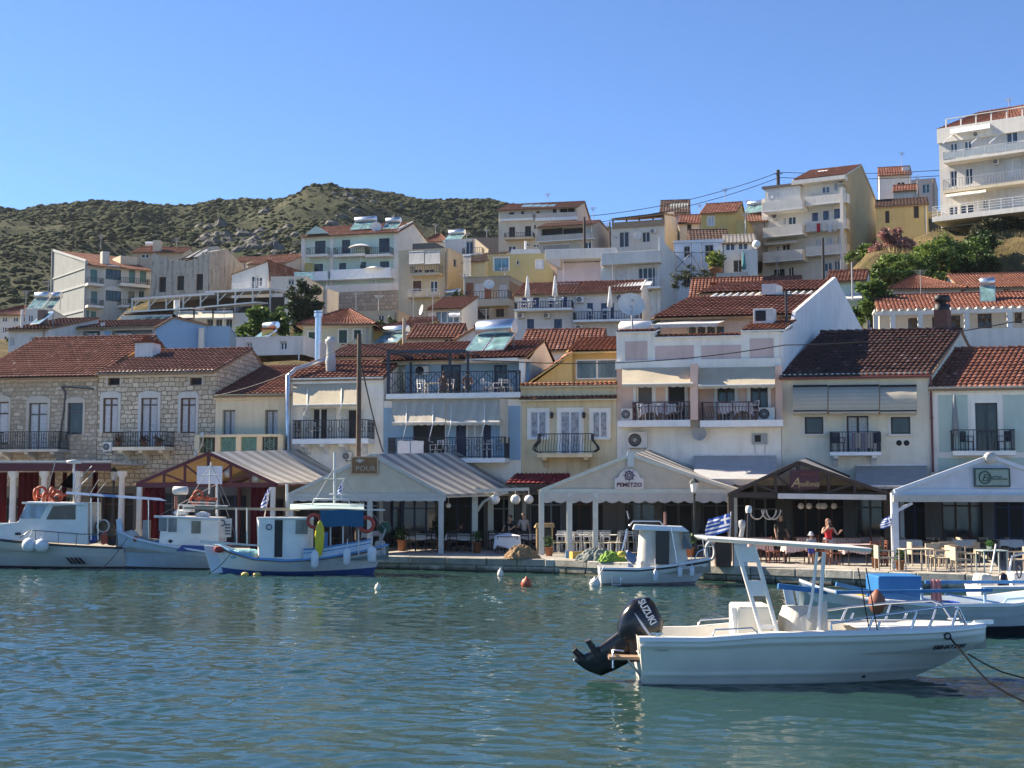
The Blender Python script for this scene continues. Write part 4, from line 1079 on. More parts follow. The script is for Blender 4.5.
 q=((x1+.1,12,zt+.2),(x0-1.2,12,zt+.2),(x0-1.2,6.5,zr),(x1+.1,6.5,zr));tiles(rb,*q);rb.add([(x1,2.0,zt),(x1,12,zt),(x1,6.5,zr)],[(0,1,2)],2);rb.add([(x0,2.0,zt),(x0,12,zt),(x0,6.5,zr)],[(0,1,2)],2)
 s.part('roof',rb,[T_RED,WOOD,WHITEW],rnd=True)
 pm=plain((.03,.04,.06),.5);mb=MB();P=lambda px,py,off:(s.F(px,py,off)[0],-off,s.F(px,py,off)[1])
 a=P(388.5,351.5,.25);b=P(466,351.5,.25);mb.bar(a,b,.14,.16)
 mb.bar((a[0],-.25,zs),a,.12);mb.bar(P(390,352,-2.2),(P(405,352,-2.2)[0],2.2,a[2]),.1)
 c=P(389,351,.25);mb.bar(a,(a[0]+.2,3.0,a[2]),.12)
 for px,off in((411,-2.0),(450,-.2),(468,-.2)):
  p=P(px,352,off);mb.bar((p[0],-off,zs),(p[0],-off,a[2]),.11)
 mb.bar(b,(b[0],2.2,a[2]),.1);mb.bar(P(450,351.5,.25),(P(450,351.5,.25)[0],2.2,a[2]),.08)
 for k in range(6):
  u=a[0]+(b[0]-a[0])*(k+.5)/6;mb.bar((u,-.2,a[2]+.05),(u,2.4,a[2]+.05),.05)
 s.part('pergola',mb,pm)
 c=P(421,367,-2.3);MB_=MB();a1,z1=s.F(415,366.5,-2.2);a2,z2=s.F(428,374.5,-2.2);o=MB().box(a1,2.2,z2,a2,2.46,z1).build('air_conditioner',OFFW,s.root);m2=MB();m2.lathe(((a1+a2)/2-.1,2.19,(z1+z2)/2),[(0,0),(.22,0),(.22,-.02)],12,0,True,1);m2.build('fan',BLACK,o)
 s.solar((P(482,349,-2.6)[0],2.9,P(482,349,-2.6)[2]-.05),2.3,1.75,.62,-.25,2,True,1.5)
 for i,(px,m,rz,lb_)in enumerate(((423,CH_WHITE,.5,'white plastic chair left of the table on the blue house terrace'),(446,CH_WHITE,-2.4,'white plastic chair near the seated person on the blue house terrace'),(487,CH_WHITE,1.2,'white plastic chair right of the middle on the blue house terrace'),(494,CH_WHITE,-1.2,'white plastic chair closest to the yellow house on the blue terrace'),(507,CH_GREYM,.3,'grey chair alone by the right terrace door of the blue house'))):
  put(m,loc_on(s,s.F(px,390,-.6)[0],.6+.3*(i%2),s.h),rz,lb_)
 small_table('terrace_table','white table on the roof terrace of the blue house',loc_on(s,s.F(433,390,-.8)[0],.8,s.h),s.yaw,WHITE,.72,.9)
 for i,(px,m,rz,lb_)in enumerate(((436,CH_WHITE,-.9,'white chair under the awnings behind the hung towels'),(450,CH_WHITE,.9,'white chair under the join of the two striped awnings'),(487,CH_WHITE,-.7,'white chair at the right end of the blue house lower balcony'))):
  put(m,loc_on(s,s.F(px,455,.6)[0],-.6,lb[3]),rz,lb_)
 for i,(a,b)in enumerate(((397.5,410),(411,423.5))):
  ua,z1=s.F(a,441,1.3);ub,z0=s.F(b,454.5,1.3);mb=MB()
  mb.grid(lambda u,v:(ua+(ub-ua)*u,-1.3-.02*sin(u*14+i)*(1-v),z0+(z1-z0)*v+.02*sin(u*5)),12,4);mb.grid(lambda u,v:(ua+(ub-ua)*u,-1.18-.1*v+.0,z0+.5+(z1-z0-.5)*v),6,2)
  o=mb.build('towel',fabric((.78,.78,.80)));o.location=tuple(s.O);o.rotation_euler=(0,0,s.yaw);tag(o,('left one of the two white towels hanging on the blue house railing','right one of the two white towels hanging on the blue house railing')[i],'towel')
 for i,(px,lab,sh)in enumerate(((443,'person in a brown top seated at the white terrace table of the blue house',(.20,.10,.07)),(467,'person seated by the middle pergola post on the blue house terrace',(.24,.14,.11)))):
  person(loc_on(s,s.F(px,390,-.4)[0],.55,s.h),pi+.3,'sit',lab,shirt=sh,pants=(.1,.1,.12),hair=(.05,.03,.02))
 s=House('house','weathered yellow house with lace shuttered windows and a bellied iron balcony',521.8,617.5,384,545,d=10,wall=YELLOW)
 lace=plain((.40,.41,.43),.8,var=.55,vs=5)
 s.win(530,411,547,438,fr=WHITE,sur=WHITEW,sw=.14,mull=1,gl=lace,dep=.06,sill=True)
 s.win(560,411,580.5,456,fr=WHITE,sur=WHITEW,sw=.16,mull=1,gl=lace,dep=.06,name='balcony_door');s.win(592,411,608,438,fr=WHITE,sur=WHITEW,sw=.14,mull=1,gl=lace,dep=.06,sill=True)
 s.balc(537,592,434,453.5,457.5,.95,'bars',brackets=2,sm=YELLOW,bow=.28)
 for px in(552.5,584.5):
  u,z=s.F(px,415);mb=MB();mb.bar((u,0,z+.1),(u,-.2,z+.12),.03);mb.lathe((u,-.2,z),[(.02,.14),(.1,.06),(.07,-.16),(0,-.18)],8);s.part('wall_lantern',mb,IRON)
 s.finish('none')
 z0=s.h
 za=s.F(560,398)[1]
 for zz,dd in((za,.32),(z0-.05,.22)):
  tb=MB();q=((-.08,-dd,zz-.1),(s.w+.05,-dd,zz-.1),(s.w+.05,.02,zz+.1),(-.08,.02,zz+.1));tiles(tb,*q,.22,.2,.05);tb.slab(q,.06,1)
  s.part('tile_course',tb,[T_ORG,YELLOW],rnd=True)
 zt=s.F(590,352,-1.6)[1];u0=s.F(572,370,-1.6)[0];u1=s.w;hole=[(s.F(575.5,358,-1.6)[0]-u0,s.F(575,379.5,-1.6)[1]-z0,u1-u0-.1,s.F(575,359.5,-1.6)[1]-z0)]
 mb=MB();wall_holes(mb,(u0,1.6,z0),(1,0,0),(0,0,1),u1-u0,zt-z0,hole,(0,-1,0),.15)
 mb.add([(u0,9,z0),(u0,1.6,z0),(u0,1.6,zt),(u0,9,zt)],[(0,1,2,3)]);mb.add([(u1,1.6,z0),(u1,9,z0),(u1,9,zt),(u1,1.6,zt)],[(0,1,2,3)])
 mb.add([(0,.1,z0-.05),(s.w,.1,z0-.05),(s.w,10,z0-.05),(0,10,z0-.05)],[(0,1,2,3)])
 A=(.1,.6,z0-.05);zl=s.F(570,355,-1.2)[1];ul=s.F(572,355,-1.2)[0]
 mb.prism([(.1,z0-.05),(ul,z0-.05),(ul,zl)],1,1.2,1.45)
 s.part('upper_wall',mb,stucco((.66,.49,.22),.45))
 hh=hole[0];s._win(s.root,u0+hh[0],z0+hh[1],u0+hh[2],z0+hh[3],1.6,WHITE,glassmat((.06,.09,.09)),1,0,None,.1,None,None,.13,False,False,'window',False)
 rb=MB();zr=s.F(590,337,-6)[1]
 q=((u0-.25,1.2,zt),(s.w+.02,1.2,zt),(s.w+.02,6,zr),(u0-.25,6,zr));tiles(rb,*q);rb.slab([(p[0],p[1],p[2]-.03)for p in q],.08,1)
 q=((-.1,.9,z0+.02),(-.1,6.5,z0+.4),(ul-.1,6.5,zr),(ul+.05,.9,zl+.12));tiles(rb,*[q[i]for i in(1,0,3,2)]);rb.slab([(p[0],p[1],p[2]-.03)for p in q],.08,1)
 s.part('roof',rb,[T_ORG,stucco((.66,.49,.22),.45)],rnd=True)
 pink_house()
 s=House('house','cream house with a dark tiled roof and three rounded grey awnings',783.5,932.5,374,545,d=9.5,wall=CREAM2)
 fr=plain((.04,.035,.035),.5);su=stucco((.70,.69,.62),.1)
 s.win(804.5,417,823.5,434,fr=fr,mull=0,sur=su,sw=.12,sill=True,dep=.1);s.win(890.5,417,910.5,434,fr=fr,mull=0,sur=su,sw=.12,sill=True,dep=.1)
 s.win(846,416,869,455,fr=fr,mull=1,sur=su,sw=.1,curtain=True,name='balcony_door')
 for a,b in((793,827.5),(828.5,879),(880,916.5)):
  s.awn(a,b,387,411,1.0,fabric((.58,.53,.43),(.51,.47,.38),.18,2),.14,False,curve=.9,sm=IRON,nscal=6,cheeks=True)
 s.balc(830,881,432,452,455.5,.95,'bars',brackets=2,rm=plain((.03,.04,.06),.5))
 lb=s.last_balc
 for i,(px,lab)in enumerate(((838,'dark folding chair at the left of the cream house balcony'),(875,'dark folding chair at the right of the cream house balcony'))):put(CH_DARK,loc_on(s,s.F(px,450,.5)[0],-.5,lb[3]),.4-i,lab)
 cl=MB();a,z1=s.F(852,433,.8);b,z0=s.F(874,448,.8);cl.grid(lambda u,v:(a+(b-a)*u,-.85-.03*sin(u*25),z0+(z1-z0)*v),20,3);o=cl.build('laundry',fabric((.30,.26,.30),(.45,.42,.40),.5));o.location=tuple(s.O);o.rotation_euler=(0,0,s.yaw);tag(o,'striped dark laundry hanging behind the rail of the cream house balcony','laundry')
 for px in(899,906.5):
  u,z=s.F(px,443);s.part('vent_hole',MB().lathe((u,-.012,z),[(0,0),(.13,0),(.13,.03)],12,0,True,1),BLACK)
 a,z=s.F(930.5,372,.12);z0=s.F(931,472,.12)[1];mb=MB();mb.tube([(a,-.12,z),(a,-.12,z0)],.055,8);mb.tube([(a,-.12,z0+2.4),(a,-.14,z0+2.5)],.07,8);s.part('downpipe',mb,plain((.16,.04,.045),.5))
 s.awn(856,927,466,486,2.6,AW_GREY,.15)
 s.finish('gable',(890,331),.52,T_DARK,ov=.35,og=.08,cornice=su,gutter=plain((.18,.05,.05),.5))
 u,z=s.F(945,308,-6);mb=MB();s.chim(s.w-.9,5.2,s.zr-.6,s.zr+1.0,.62,plain((.16,.07,.05),.8,var=.3,vs=6),False)
 MB().lathe((s.w-.9,5.2,s.zr+.98),[(.36,0),(.36,.3),(.2,.34),(.2,.42),(.4,.46),(.34,.75),(0,.78)],8).build('chimney_cowl',BLACK,s.root)
 s.shear(.42)
 s=House('house','pale green panelled house with white trim and a glass fronted balcony',932.8,1062,386,545,d=8,wall=WHITEW)
 for a,b,c,d_ in((938,395,969,452),(1003,395,1050,452),(938,458,1050,474)):
  u0,zt=s.F(a,b,.02);u1,zb=s.F(c,d_,.02);s.part('green_wall_panel',MB().box(u0,-.02,zb,u1,-.002,zt),PALEGREEN)
 s.win(974.5,403,998.5,452,fr=plain((.04,.05,.06),.4),mull=1,sur=WHITEW,sw=.18,name='balcony_door',gl=glassmat((.012,.013,.014)))
 s.balc(953,1016,430,451,455.5,1.0,'bars',sm=WHITEW,gap=.2)
 lb=s.last_balc
 put(CH_DARK,loc_on(s,s.F(967,450,.5)[0],-.5,lb[3]),.7,'dark armchair left of the door on the green house balcony');put(CH_DARK,loc_on(s,s.F(1005,450,.5)[0],-.5,lb[3]),-1.2,'dark armchair right of the door on the green house balcony')
 u=s.F(955.5,440,.8)[0];pr=thing('parasol','closed grey parasol standing on the green house balcony','parasol',loc_on(s,u,-.8,lb[3]));MB().lathe((0,0,0),[(.03,0),(.03,.6),(.12,.75),(.17,1.0),(.13,1.6),(.05,2.5),(0,2.55)],8).build('canopy',fabric((.28,.30,.31)),pr)
 s.finish('gable',(1000,348.5),.5,T_RED,ov=.25,og=.05,cornice=WHITEW);s.shear(.4)
def pink_house():
 s=House('house','pink and white house with two half lit cream awnings over dining balconies',617.8,783,338,545,d=17,wall=PINK)
 P=lambda px,py,off=0:(s.F(px,py,off)[0],-off,s.F(px,py,off)[1])
 zb=s.F(700,421)[1];zp=s.F(700,366)[1]
 mb=MB();mb.box(0,-.05,2.95,s.w,-.002,zb);s.part('white_render',mb,WHITEW)
 mb=MB();mb.box(-.05,-.16,zp-.1,s.w+.05,-.002,zp+.3)
 zc=s.h
 segs=((617.8,655),(655,740),(740,783))
 mb.box(0,-.06,zp+.3,s.w,-.003,zc)
 mb.box(0,-.06,zc,P(655,335)[0],.3,P(630,332.5)[2]);mb.box(P(741,335)[0],-.06,zc,s.w,.3,P(760,332)[2])
 s.part('parapet',mb,WHITEW)
 for a,b,c,d_ in((625,341.5,647.5,362),(655,346,694,361.5),(701,345.5,741,361),(749.5,338.5,774,360.5)):
  u0,zt=s.F(a,b,.09);u1,z0=s.F(c,d_,.09);s.part('pink_field',MB().box(u0,-.075,z0,u1,-.055,zt),stucco((.66,.50,.46),.35))
 for a,b,py,bk in((616.5,656,332.5,.5),(655,741,337.5,.5),(741,785,331,2.0)):
  tb=MB();z=P(a,py)[2];q=((P(a,py)[0],-.2,z),(P(b,py)[0],-.2,z),(P(b,py)[0],bk,z+bk*.35),(P(a,py)[0],bk,z+bk*.35));tiles(tb,*q,.24,.35,.06);tb.slab(q,.07,1)
  s.part('tile_coping',tb,[T_ORG,WHITEW],rnd=True)
 dm=plain((.05,.04,.045),.5);su=stucco((.74,.73,.70),.15)
 s.win(636,384,653,422,fr=WHITE,sur=su,sw=.14,mull=0,gl=plain((.10,.09,.09),.6),name='balcony_door');s.win(668,384,685,422,fr=dm,sur=su,sw=.14,mull=0,gl=BLACK,name='balcony_door')
 s.win(717,384,735,422,fr=dm,sur=su,sw=.14,mull=1,gl=glassmat((.03,.035,.03)),name='balcony_door');s.win(750,384,768,408,fr=dm,sur=su,sw=.14,mull=1)
 for px in(695.5,779):
  a,z1=s.F(px-4,366,.02);b,z0=s.F(px+4,421,.02);s.part('party_fin',MB().box(a,-1.15 if px<700 else-.3,z0,b,-.02,z1),PINK)
 s.awn(622,693,366,384.5,1.25,AW_CREAM,.17,(.04,.96),nscal=9);s.awn(698,775,366,385.5,1.25,AW_CREAM,.17,(.04,.96),nscal=10)
 rm=plain((.07,.03,.035),.5)
 s.balc(617.8,690,402,420.5,427,1.15,'none');zs=s.last_balc[3]
 s.balc(700,783,402,420.5,427,1.15,'none')
 for a,b in((633,690),(701.5,758)):
  u0=s.F(a,415,1.1)[0];u1=s.F(b,415,1.1)[0];zr=s.F(a,402.5,1.1)[1];mb=MB();h=zr-zs
  for p,q in(((u0,-1.1),(u1,-1.1)),((u0,-.05),(u0,-1.1)),((u1,-1.1),(u1,-.05))):
   L=hypot(q[0]-p[0],q[1]-p[1]);mb.bar((*p,zr),(*q,zr),.07,.05);mb.bar((*p,zs+.1),(*q,zs+.1),.03);mb.bar((*p,zr-.2),(*q,zr-.2),.02)
   n=max(2,int(L/.14))
   for k in range(n+1):
    t=k/n;x,y=p[0]+(q[0]-p[0])*t,p[1]+(q[1]-p[1])*t
    if k%5==0:mb.bar((x,y,zs),(x,y,zr),.05)
    else:mb.tube([(x,y,zs+.1),(x+.03,y,zs+h*.4),(x-.03,y,zs+h*.6),(x,y,zr-.2)],.012,4,sm=False)
  s.part('railing',mb,rm)
 for i,(a,b,px0,px1)in enumerate(((641,676,650,668),(722,752,727,744))):
  for j,px in enumerate((px0,px1)):
   u=s.F(px,415,.6)[0];L_=loc_on(s,u,-.62,zs)
   small_table('balcony_table','dining table under a white cloth, %s on the %s pink house balcony'%(('left one','right one')[j],('left','right')[i]),L_,s.yaw,WOOD,.74,.75)
   cloth_on('tablecloth','white patterned tablecloth on the %s table of the %s pink house balcony'%(('left','right')[j],('left','right')[i]),L_,s.yaw,.8,.8,.75,.5,fabric((.70,.70,.72),(.45,.46,.55),.16))
  for j,px in enumerate((px0-6,(px0+px1)/2,px1+8)):
   put(CH_WHITE,loc_on(s,s.F(px,415,.5)[0],-.45,zs),(.9,-.3,-1.3)[j],'%s white chair on the %s pink house balcony'%(('leftmost','middle','rightmost')[j],('left','right')[i]))
 s.ac(621,408.5,633.5,420.2,.45);s.ac(757.5,407.5,775,420.2,.45)
 s.ac(627.5,432,647,448,.4)
 s.dish(700,434.5,.34,.4,plain((.42,.43,.45),.5),-.15,.35)
 u,z=s.F(752,433.5,.15);u2,z2=s.F(767.5,444,.15);mb=MB();mb.box(u,-.15,z2,u2,-.052,z,0);mb.box(u+.12,-.16,z2+.1,u2-.3,-.14,z-.08,1);mb.bar((u+.1,-.06,z2),(u+.14,-.06,z2-.5),.02);mb.bar((u2-.1,-.06,z2),(u2-.14,-.06,z2-.5),.02);s.part('wall_vent',mb,[GREY,BLACK])
 s.awn(694,776,456,479,3.2,fabric((.54,.55,.56)),.3)
 y1=2.6;zt=P(700,314,-y1)[2];u0=P(645,330,-y1)[0];u1=s.w
 zf=zp+.2
 holes=[(P(671,340,-y1)[0]-u0,P(671,342,-y1)[2]-zf,P(709,340,-y1)[0]-u0,P(671,326,-y1)[2]-zf),(P(734,340,-y1)[0]-u0,.1,P(742,340,-y1)[0]-u0,P(734,322,-y1)[2]-zf)]
 mb=MB();wall_holes(mb,(u0,y1,zf),(1,0,0),(0,0,1),u1-u0,zt-zf,holes,(0,-1,0),.16)
 mb.add([(u0,y1,zf),(u0,s.d,zf),(u0,s.d,zt),(u0,y1,zt)],[(0,1,2,3)])
 mb.add([(0,.1,zf),(s.w,.1,zf),(s.w,s.d,zf),(0,s.d,zf)],[(0,1,2,3)])
 s.part('upper_wall',mb,stucco((.68,.55,.48),.3))
 for k,hh in enumerate(holes):s._win(s.root,u0+hh[0],zf+hh[1],u0+hh[2],zf+hh[3],y1,plain((.55,.5,.45),.5),GLASS,3 if k==0 else 0,0,None,.1,None,None,.14,False,False,'window',False)
 yr=9.5;zr=P(760,281.5,-yr)[2]
 k=(zr-zt)/(yr-y1)
 rb=MB()
 ya,yb_=y1+(yr-y1)*.52,y1+(yr-y1)*.66
 Z=lambda y:zt+(y-y1)*k
 for a,b in((y1-.5,ya),(yb_,yr)):
  q=((u0-.3+(.4 if a>ya else 0),a,Z(a)),(u1-.05,a,Z(a)),(u1-.05,b,Z(b)),(u0-.3+(.9 if b>ya else .3),b,Z(b)));tiles(rb,*q);rb.slab([(p[0],p[1],p[2]-.04)for p in q],.09,1)
 q=((u1,16.5,zt),(u0,16.5,zt),(u0,yr,zr),(u1,yr,zr));tiles(rb,*q)
 s.part('roof',rb,[T_RED,WOOD],rnd=True)
 mb=MB();q=((u0+1.2,ya,Z(ya)-.05),(u1-.1,ya,Z(ya)-.05),(u1-.1,yb_,Z(yb_)-.12),(u0+1.2,yb_,Z(yb_)-.12));mb.slab(q,.05,0)
 for t in np.linspace(0,1,15):x=u0+1.2+(u1-.1-u0-1.2)*t;mb.bar((x,ya,Z(ya)),(x,yb_,Z(yb_)-.05),.06,.06,1)
 s.part('rooflight',mb,[glassmat((.22,.25,.26),.2),WHITE])
 MB().box(P(727,290,-ya)[0],ya-.3,Z(ya),P(741,290,-ya)[0],ya+.8,P(727,286,-ya)[2]).build('air_conditioner',OFFW,s.root)
 u,z=s.F(745.5,310,-y1+1.0);MB().box(u,y1-1.4,z-.75,u+.95,y1-.9,z+.0).build('air_conditioner',OFFW,s.root,bevel=.02)
 MB().box(u+.12,y1-1.42,z-.6,u+.6,y1-1.39,z-.1).build('fan_grille',BLACK,s.root)
 u,z=s.F(777,291,-1.4);MB().cyl((u,1.4),.06,zp,z,8).build('flue',IRON,s.root)
 s.awn(645.5,712,321,325,y1 and-.9,fabric((.62,.62,.60)),.18,off=-y1+.05)
 mb=MB();x=s.w
 poly=[(0.05,0),(17,0),(17,zt-.3),(yr,zr+.12),(y1-.4,Z(y1-.4)+.1),(1.6,s.h+.45),(.05,s.h+.1)]
 mb.prism(poly,0,x-.04,x+.12);s.part('gable_wall',mb,stucco((.80,.78,.76),.25))
 MB().add([(0,17,0),(0,0,0),(0,0,s.h),(0,17,zf)],[(0,1,2,3)]).build('side_wall',WHITEW,s.root)
 mb=MB();a=P(655,305,-ya)
 s.finish('none')
 p=P(625,306,-1.0);s._dish(s.root,(p[0],1.0,p[2]),.62,OFFW,.5,.35,(p[0]+.1,1.0,s.h))
 p=P(622,328,-1.6);MB().tube([(p[0]-.55,1.6,p[2]),(p[0]-.5,1.6,p[2]),(p[0]+.9,1.6,p[2]),(p[0]+.95,1.6,p[2])],[.25,.32,.32,.25],14).build('water_tank',WHITE,s.root)
 s.shear(.30)
T_FAR=tilemat((.175,.068,.044),.4);T_FAR2=tilemat((.15,.07,.05),.55);T_BRN=tilemat((.075,.045,.035),.4)
FW=stucco((.70,.67,.61),.3);FGREY=stucco((.50,.49,.44),.45);FCREAM=stucco((.62,.54,.40),.3);FBEIGE=stucco((.56,.47,.34),.35);FPINK=stucco((.70,.58,.55),.2)
FYEL=stucco((.60,.47,.22),.3);FYEL2=stucco((.62,.50,.27),.25);FTAN=stucco((.42,.33,.20),.45);FMINT=stucco((.50,.62,.54),.15);FBLUE=stucco((.32,.50,.68),.12);FSTONE=stone((.30,.27,.23),(.42,.38,.32),(.22,.20,.18),1.3,2.2,.03,.2)
RUIN=stucco((.46,.41,.34),.8,dcol=(.12,.10,.08));FLATW=stucco((.66,.645,.615),.28)
AWC=fabric((.72,.66,.52));AWG=fabric((.40,.42,.43),(.36,.38,.39),.5)
def wins(s,lst,**kw):
 for q in lst:s.win(*q,**{**dict(dep=.2,mull=1,fw=.07),**kw})
def umbrella(name,label,loc,r=1.5,h=2.4,m=None,closed=False):
 root=thing(name,label,'parasol',loc);m=m or AW_WHITE
 if closed:MB().lathe((0,0,0),[(.05,.9),(.22,1.0),(.16,1.6),(.06,2.5),(0,2.6)],8).build('canopy',m,root)
 else:MB().lathe((0,0,0),[(r,h-.45),(r*.98,h-.4),(r*.5,h-.12),(0,h+.05)],8,0,False).build('canopy',m,root)
 MB().cyl((0,0),.04,0,h if not closed else 1.0,6).build('pole',WHITE,root)
 return root
def hill_houses():
 s=House('house','small white house with red roof at the far left edge above the stone house',-12,27,314,345,150,0,9,FW)
 wins(s,[(2,317,7,322),(13,317,18,322),(21,317,25,322),(2,327,6,333),(15,327,19,333)],gl=GLASS)
 s.finish('hip',(8,306),.5,T_FAR,ov=.5)
 s=House('house','white flat roofed house with slanted solar panels beside the grey hotel block',24,51,309,345,140,.1,9,FW)
 wins(s,[(28,315,33,322),(40,314,46,322)])
 s.finish('flat')
 for k,(px,py)in enumerate(((35,309),(44,308))):u,z=s.F(px,py,-2);s.solar((u,1.5+k,z),1.9,1.9,.75,-.4,2,True,1.3)
 s=House('house','low whitewashed house with tiled roof left of the blue hotel sign',8,47,329,352,93,LINE,7,FW)
 wins(s,[(10,337,14,346),(30,337,36,346)],gl=BLACK)
 s.finish('shed',(42,319),tm=T_FAR2,ov=.3)
 u,z=s.F(43,306,-1.5);s.chim(u,1.5,s.h-.5,z-.3,.5,stucco((.22,.15,.12),.4),False);MB().cyl((u-.8,.2),.09,s.h-1.5,z-.4,8).build('flue',OFFW,s.root)
 u,z=s.F(34,324,-1);s.solar((u,1.0,z),1.2,1.5,.7,-.5,1,False)
 s=House('hotel','low blue and white hotel with a rooftop name board and air conditioners',47,156,328,352,97,LINE,6,FW,'hotel')
 for a,b,c,d_ in((47.5,329,60,339),):
  u0,zt=s.F(a,b,.03);u1,zb=s.F(c,d_,.03);MB().box(u0,-.03,zb,u1,-.002,zt).build('blue_wall_panel',FBLUE,s.root)
 u0,zt=s.F(61,328.5,.06);u1,zb=s.F(78,339,.06)
 o=MB().box(u0,-.07,zb,u1,-.002,zt).build('sign_board',plain((.62,.70,.82),.5),s.root)
 text('ΞΕΝΙΑ',.42,plain((.14,.17,.3),.6),o,((u0+u1)/2,-.085,zb+.42),name='sign_text');text('HOTEL',.36,plain((.9,.9,.92),.5),o,((u0+u1)/2,-.085,zb+.06),name='sign_text')
 s.win(48.5,330,51.5,338,fr=DKBLUE,mull=0,gl=plain((.03,.06,.2),.5),dep=.1)
 for a,c in((83,100),(112,152)):s.win(a,328.5,c,339,fr=FLATW,mull=0,gl=plain((.25,.27,.28),.8),dep=.55,fw=.06)
 u0,zt=s.F(100.5,324,.1);u1,zb=s.F(104,342,.1);MB().box(u0,-.12,zb,u1,-.003,zt+.1).build('pillar',FW,s.root)
 u0,zt=s.F(104,326,.05);u1,zb=s.F(110,342,.05);MB().box(u0,-.06,zb,u1,-.003,zt).build('blue_wall_panel',FBLUE,s.root)
 for a in(86,91.5,116,121,126):s.ac(a,333.5,a+4.6,338,.2)
 s.finish('shed',(100,321),tm=T_FAR2,ov=.4,cornice=FW)
 s=House('house','sky blue gabled house with plain windowless wall facing the harbour',155,206,327,362,92,.12,8,stucco((.27,.43,.60),.08))
 s.finish('gablefront',(174,316.5),tm=T_BRN,ov=.12,og=.1,left_up=.25)
 s2=House('house','low sky blue annex joined to the gabled blue house',206.3,229,326.5,362,92.5,.12,7,stucco((.24,.38,.53),.08));s2.finish('flat',cornice=stucco((.24,.38,.53),.08))
 u,z=s2.F(201,331,.5);MB().box(-.5,-.55,z-2.2,-.15,-.2,z+.2).build('chimney',FW,s2.root)
 for k,px in enumerate((138,147,156)):
  pass
 s=House('hotel','tall grey three storey block with blank panelled side wall and teal shutters',85,151,264,345,165,.62,12,FGREY,'hotel')
 wins(s,[(90.5,269,97,282),(91,291,97,304),(84.9+1.5,310,89,322),(91,311,96,321)],fr=TEAL,gl=plain((.05,.16,.16),.5),mull=1)
 wins(s,[(105.5,268.5,121,280.5),(105.5,290,121,302)],fr=GREENSH,gl=GLASS,mull=3,sur=FW,sw=.1,arch=True)
 wins(s,[(129,269,135,283),(140,269,146,283)],fr=TEAL,gl=plain((.05,.17,.17),.5));wins(s,[(128.5,291,134.5,304),(139,291,144,303)],fr=TEAL,gl=GLASS)
 s.balc(88,104,277,282.5,285,1.3,'bars',sm=FW);s.balc(88,104,299,304.5,307,1.3,'bars',sm=FW)
 s.balc(121,150,277,282.5,285.5,1.3,'bars',sm=FW);s.balc(121,150,299,304.5,307,1.3,'bars',sm=FW)
 s.finish('shed',(110,256),tm=T_FAR,ov=.5,og=.05)
 L=lambda px,py:s.L(px,py);mb=MB()
 ya=L(52.5,300)[0];zt=L(52.5,251)[1];zf=L(84.5,262)[1]
 mb.add([(-.05,0,-3),(-.05,ya,-3),(-.05,ya,zt),(-.05,0,zf)],[(0,1,2,3)]);mb.build('panelled_wall',stucco((.25,.27,.265),.4),s.root)
 mb=MB()
 for t in(0,1):mb.bar((-.1,ya*t,-3),(-.1,ya*t,zf+(zt-zf)*t),.12,.35)
 mb.bar((-.1,0,zf),(-.1,ya,zt),.12,.3)
 for q in(.12,.42,.72):mb.bar((-.1,0,zf*q),(-.1,ya,zf*q+.4),.12,.28)
 for q in(1.0,):mb.bar((-.1,0,zf-.8),(-.1,ya,zf-.5),.12,.2)
 mb.build('wall_band',stucco((.36,.38,.375),.2),s.root)
 u,z=s.F(105,252,-2);s.chim(u,2,s.h,z,.9,FGREY,False)
 u,z=s.F(118,255,-5);MB().box(u,4,s.h-.5,u+2.2,7,z-.2).build('parapet_wall',FBEIGE,s.root)
 s=House('house','small ochre attic house with chimney behind the grey hotel block',131,183,252,275,180,.0,8,stucco((.45,.38,.29),.4))
 wins(s,[(141,254,149,258)]);s.finish('gable',(155,247.5),.5,T_FAR,ov=.4)
 u,z=s.F(158,241,-1);s.chim(u,.8,0,z,1.0,FBEIGE,False)
 u,z=s.F(153,244,-2);MB().tube([(u-1,2,z),(u+1,2,z)],.3,10).build('water_tank',WHITE,s.root)
 s=House('ruined_house','roofless ruined stone house with dark empty windows and broken rafters',150.5,209,263,300,165,-.28,9,RUIN,'ruin')
 wins(s,[(159,277,166,292),(177,276,184,290),(196,274,203,290)],fr=plain((.08,.06,.05),.8),gl=BLACK,mull=0,dep=.35,sur=stucco((.48,.43,.37),.5))
 s.finish('none')
 R=s.R;mb=MB();rnd=random.Random(8)
 top=[(0,s.h)];n=26
 prof=[(i/n*s.w,s.h+(.9*math.exp(-((i/n-.05)/.2)**2)+rnd.uniform(-.15,.35)+(.7 if i/n>.8 else 0)))for i in range(n+1)]
 mb.prism([(0,s.h-.3)]+prof+[(s.w,s.h-.3)],1,.01,.45)
 mb.build('broken_wall_top',RUIN,s.root)
 ya,za=R(227,249)
 s.d=9;mb=MB();mb.prism([(0.02,s.h-.2),(8.9,s.h-.2),(8.9,s.h+.6),(ya*.95,za),(ya*.7,za-.3),(.02,s.h+1.0)],0,s.w-.45,s.w+.03);mb.build('gable',RUIN,s.root)
 mb=MB()
 for k in range(9):
  u=s.w*(.45+.055*k);z=s.h+.2+rnd.uniform(-.1,.2)
  mb.bar((u,.4,z),(u+rnd.uniform(-.5,.6),4+rnd.random()*2,s.h+1.5+rnd.random()*1.6),.12,.16)
 mb.bar((s.w*.42,5,s.h+2.6),(s.w,5,s.h+2.9),.15);mb.build('rafters',plain((.06,.05,.045),.9),s.root)
 MB().slab([(s.w*.5,1,s.h+.6),(s.w*.72,1,s.h+.7),(s.w*.8,4,s.h+2.3),(s.w*.55,4,s.h+2.1)],.08).build('collapsed_roofing',plain((.12,.14,.17),.7),s.root)
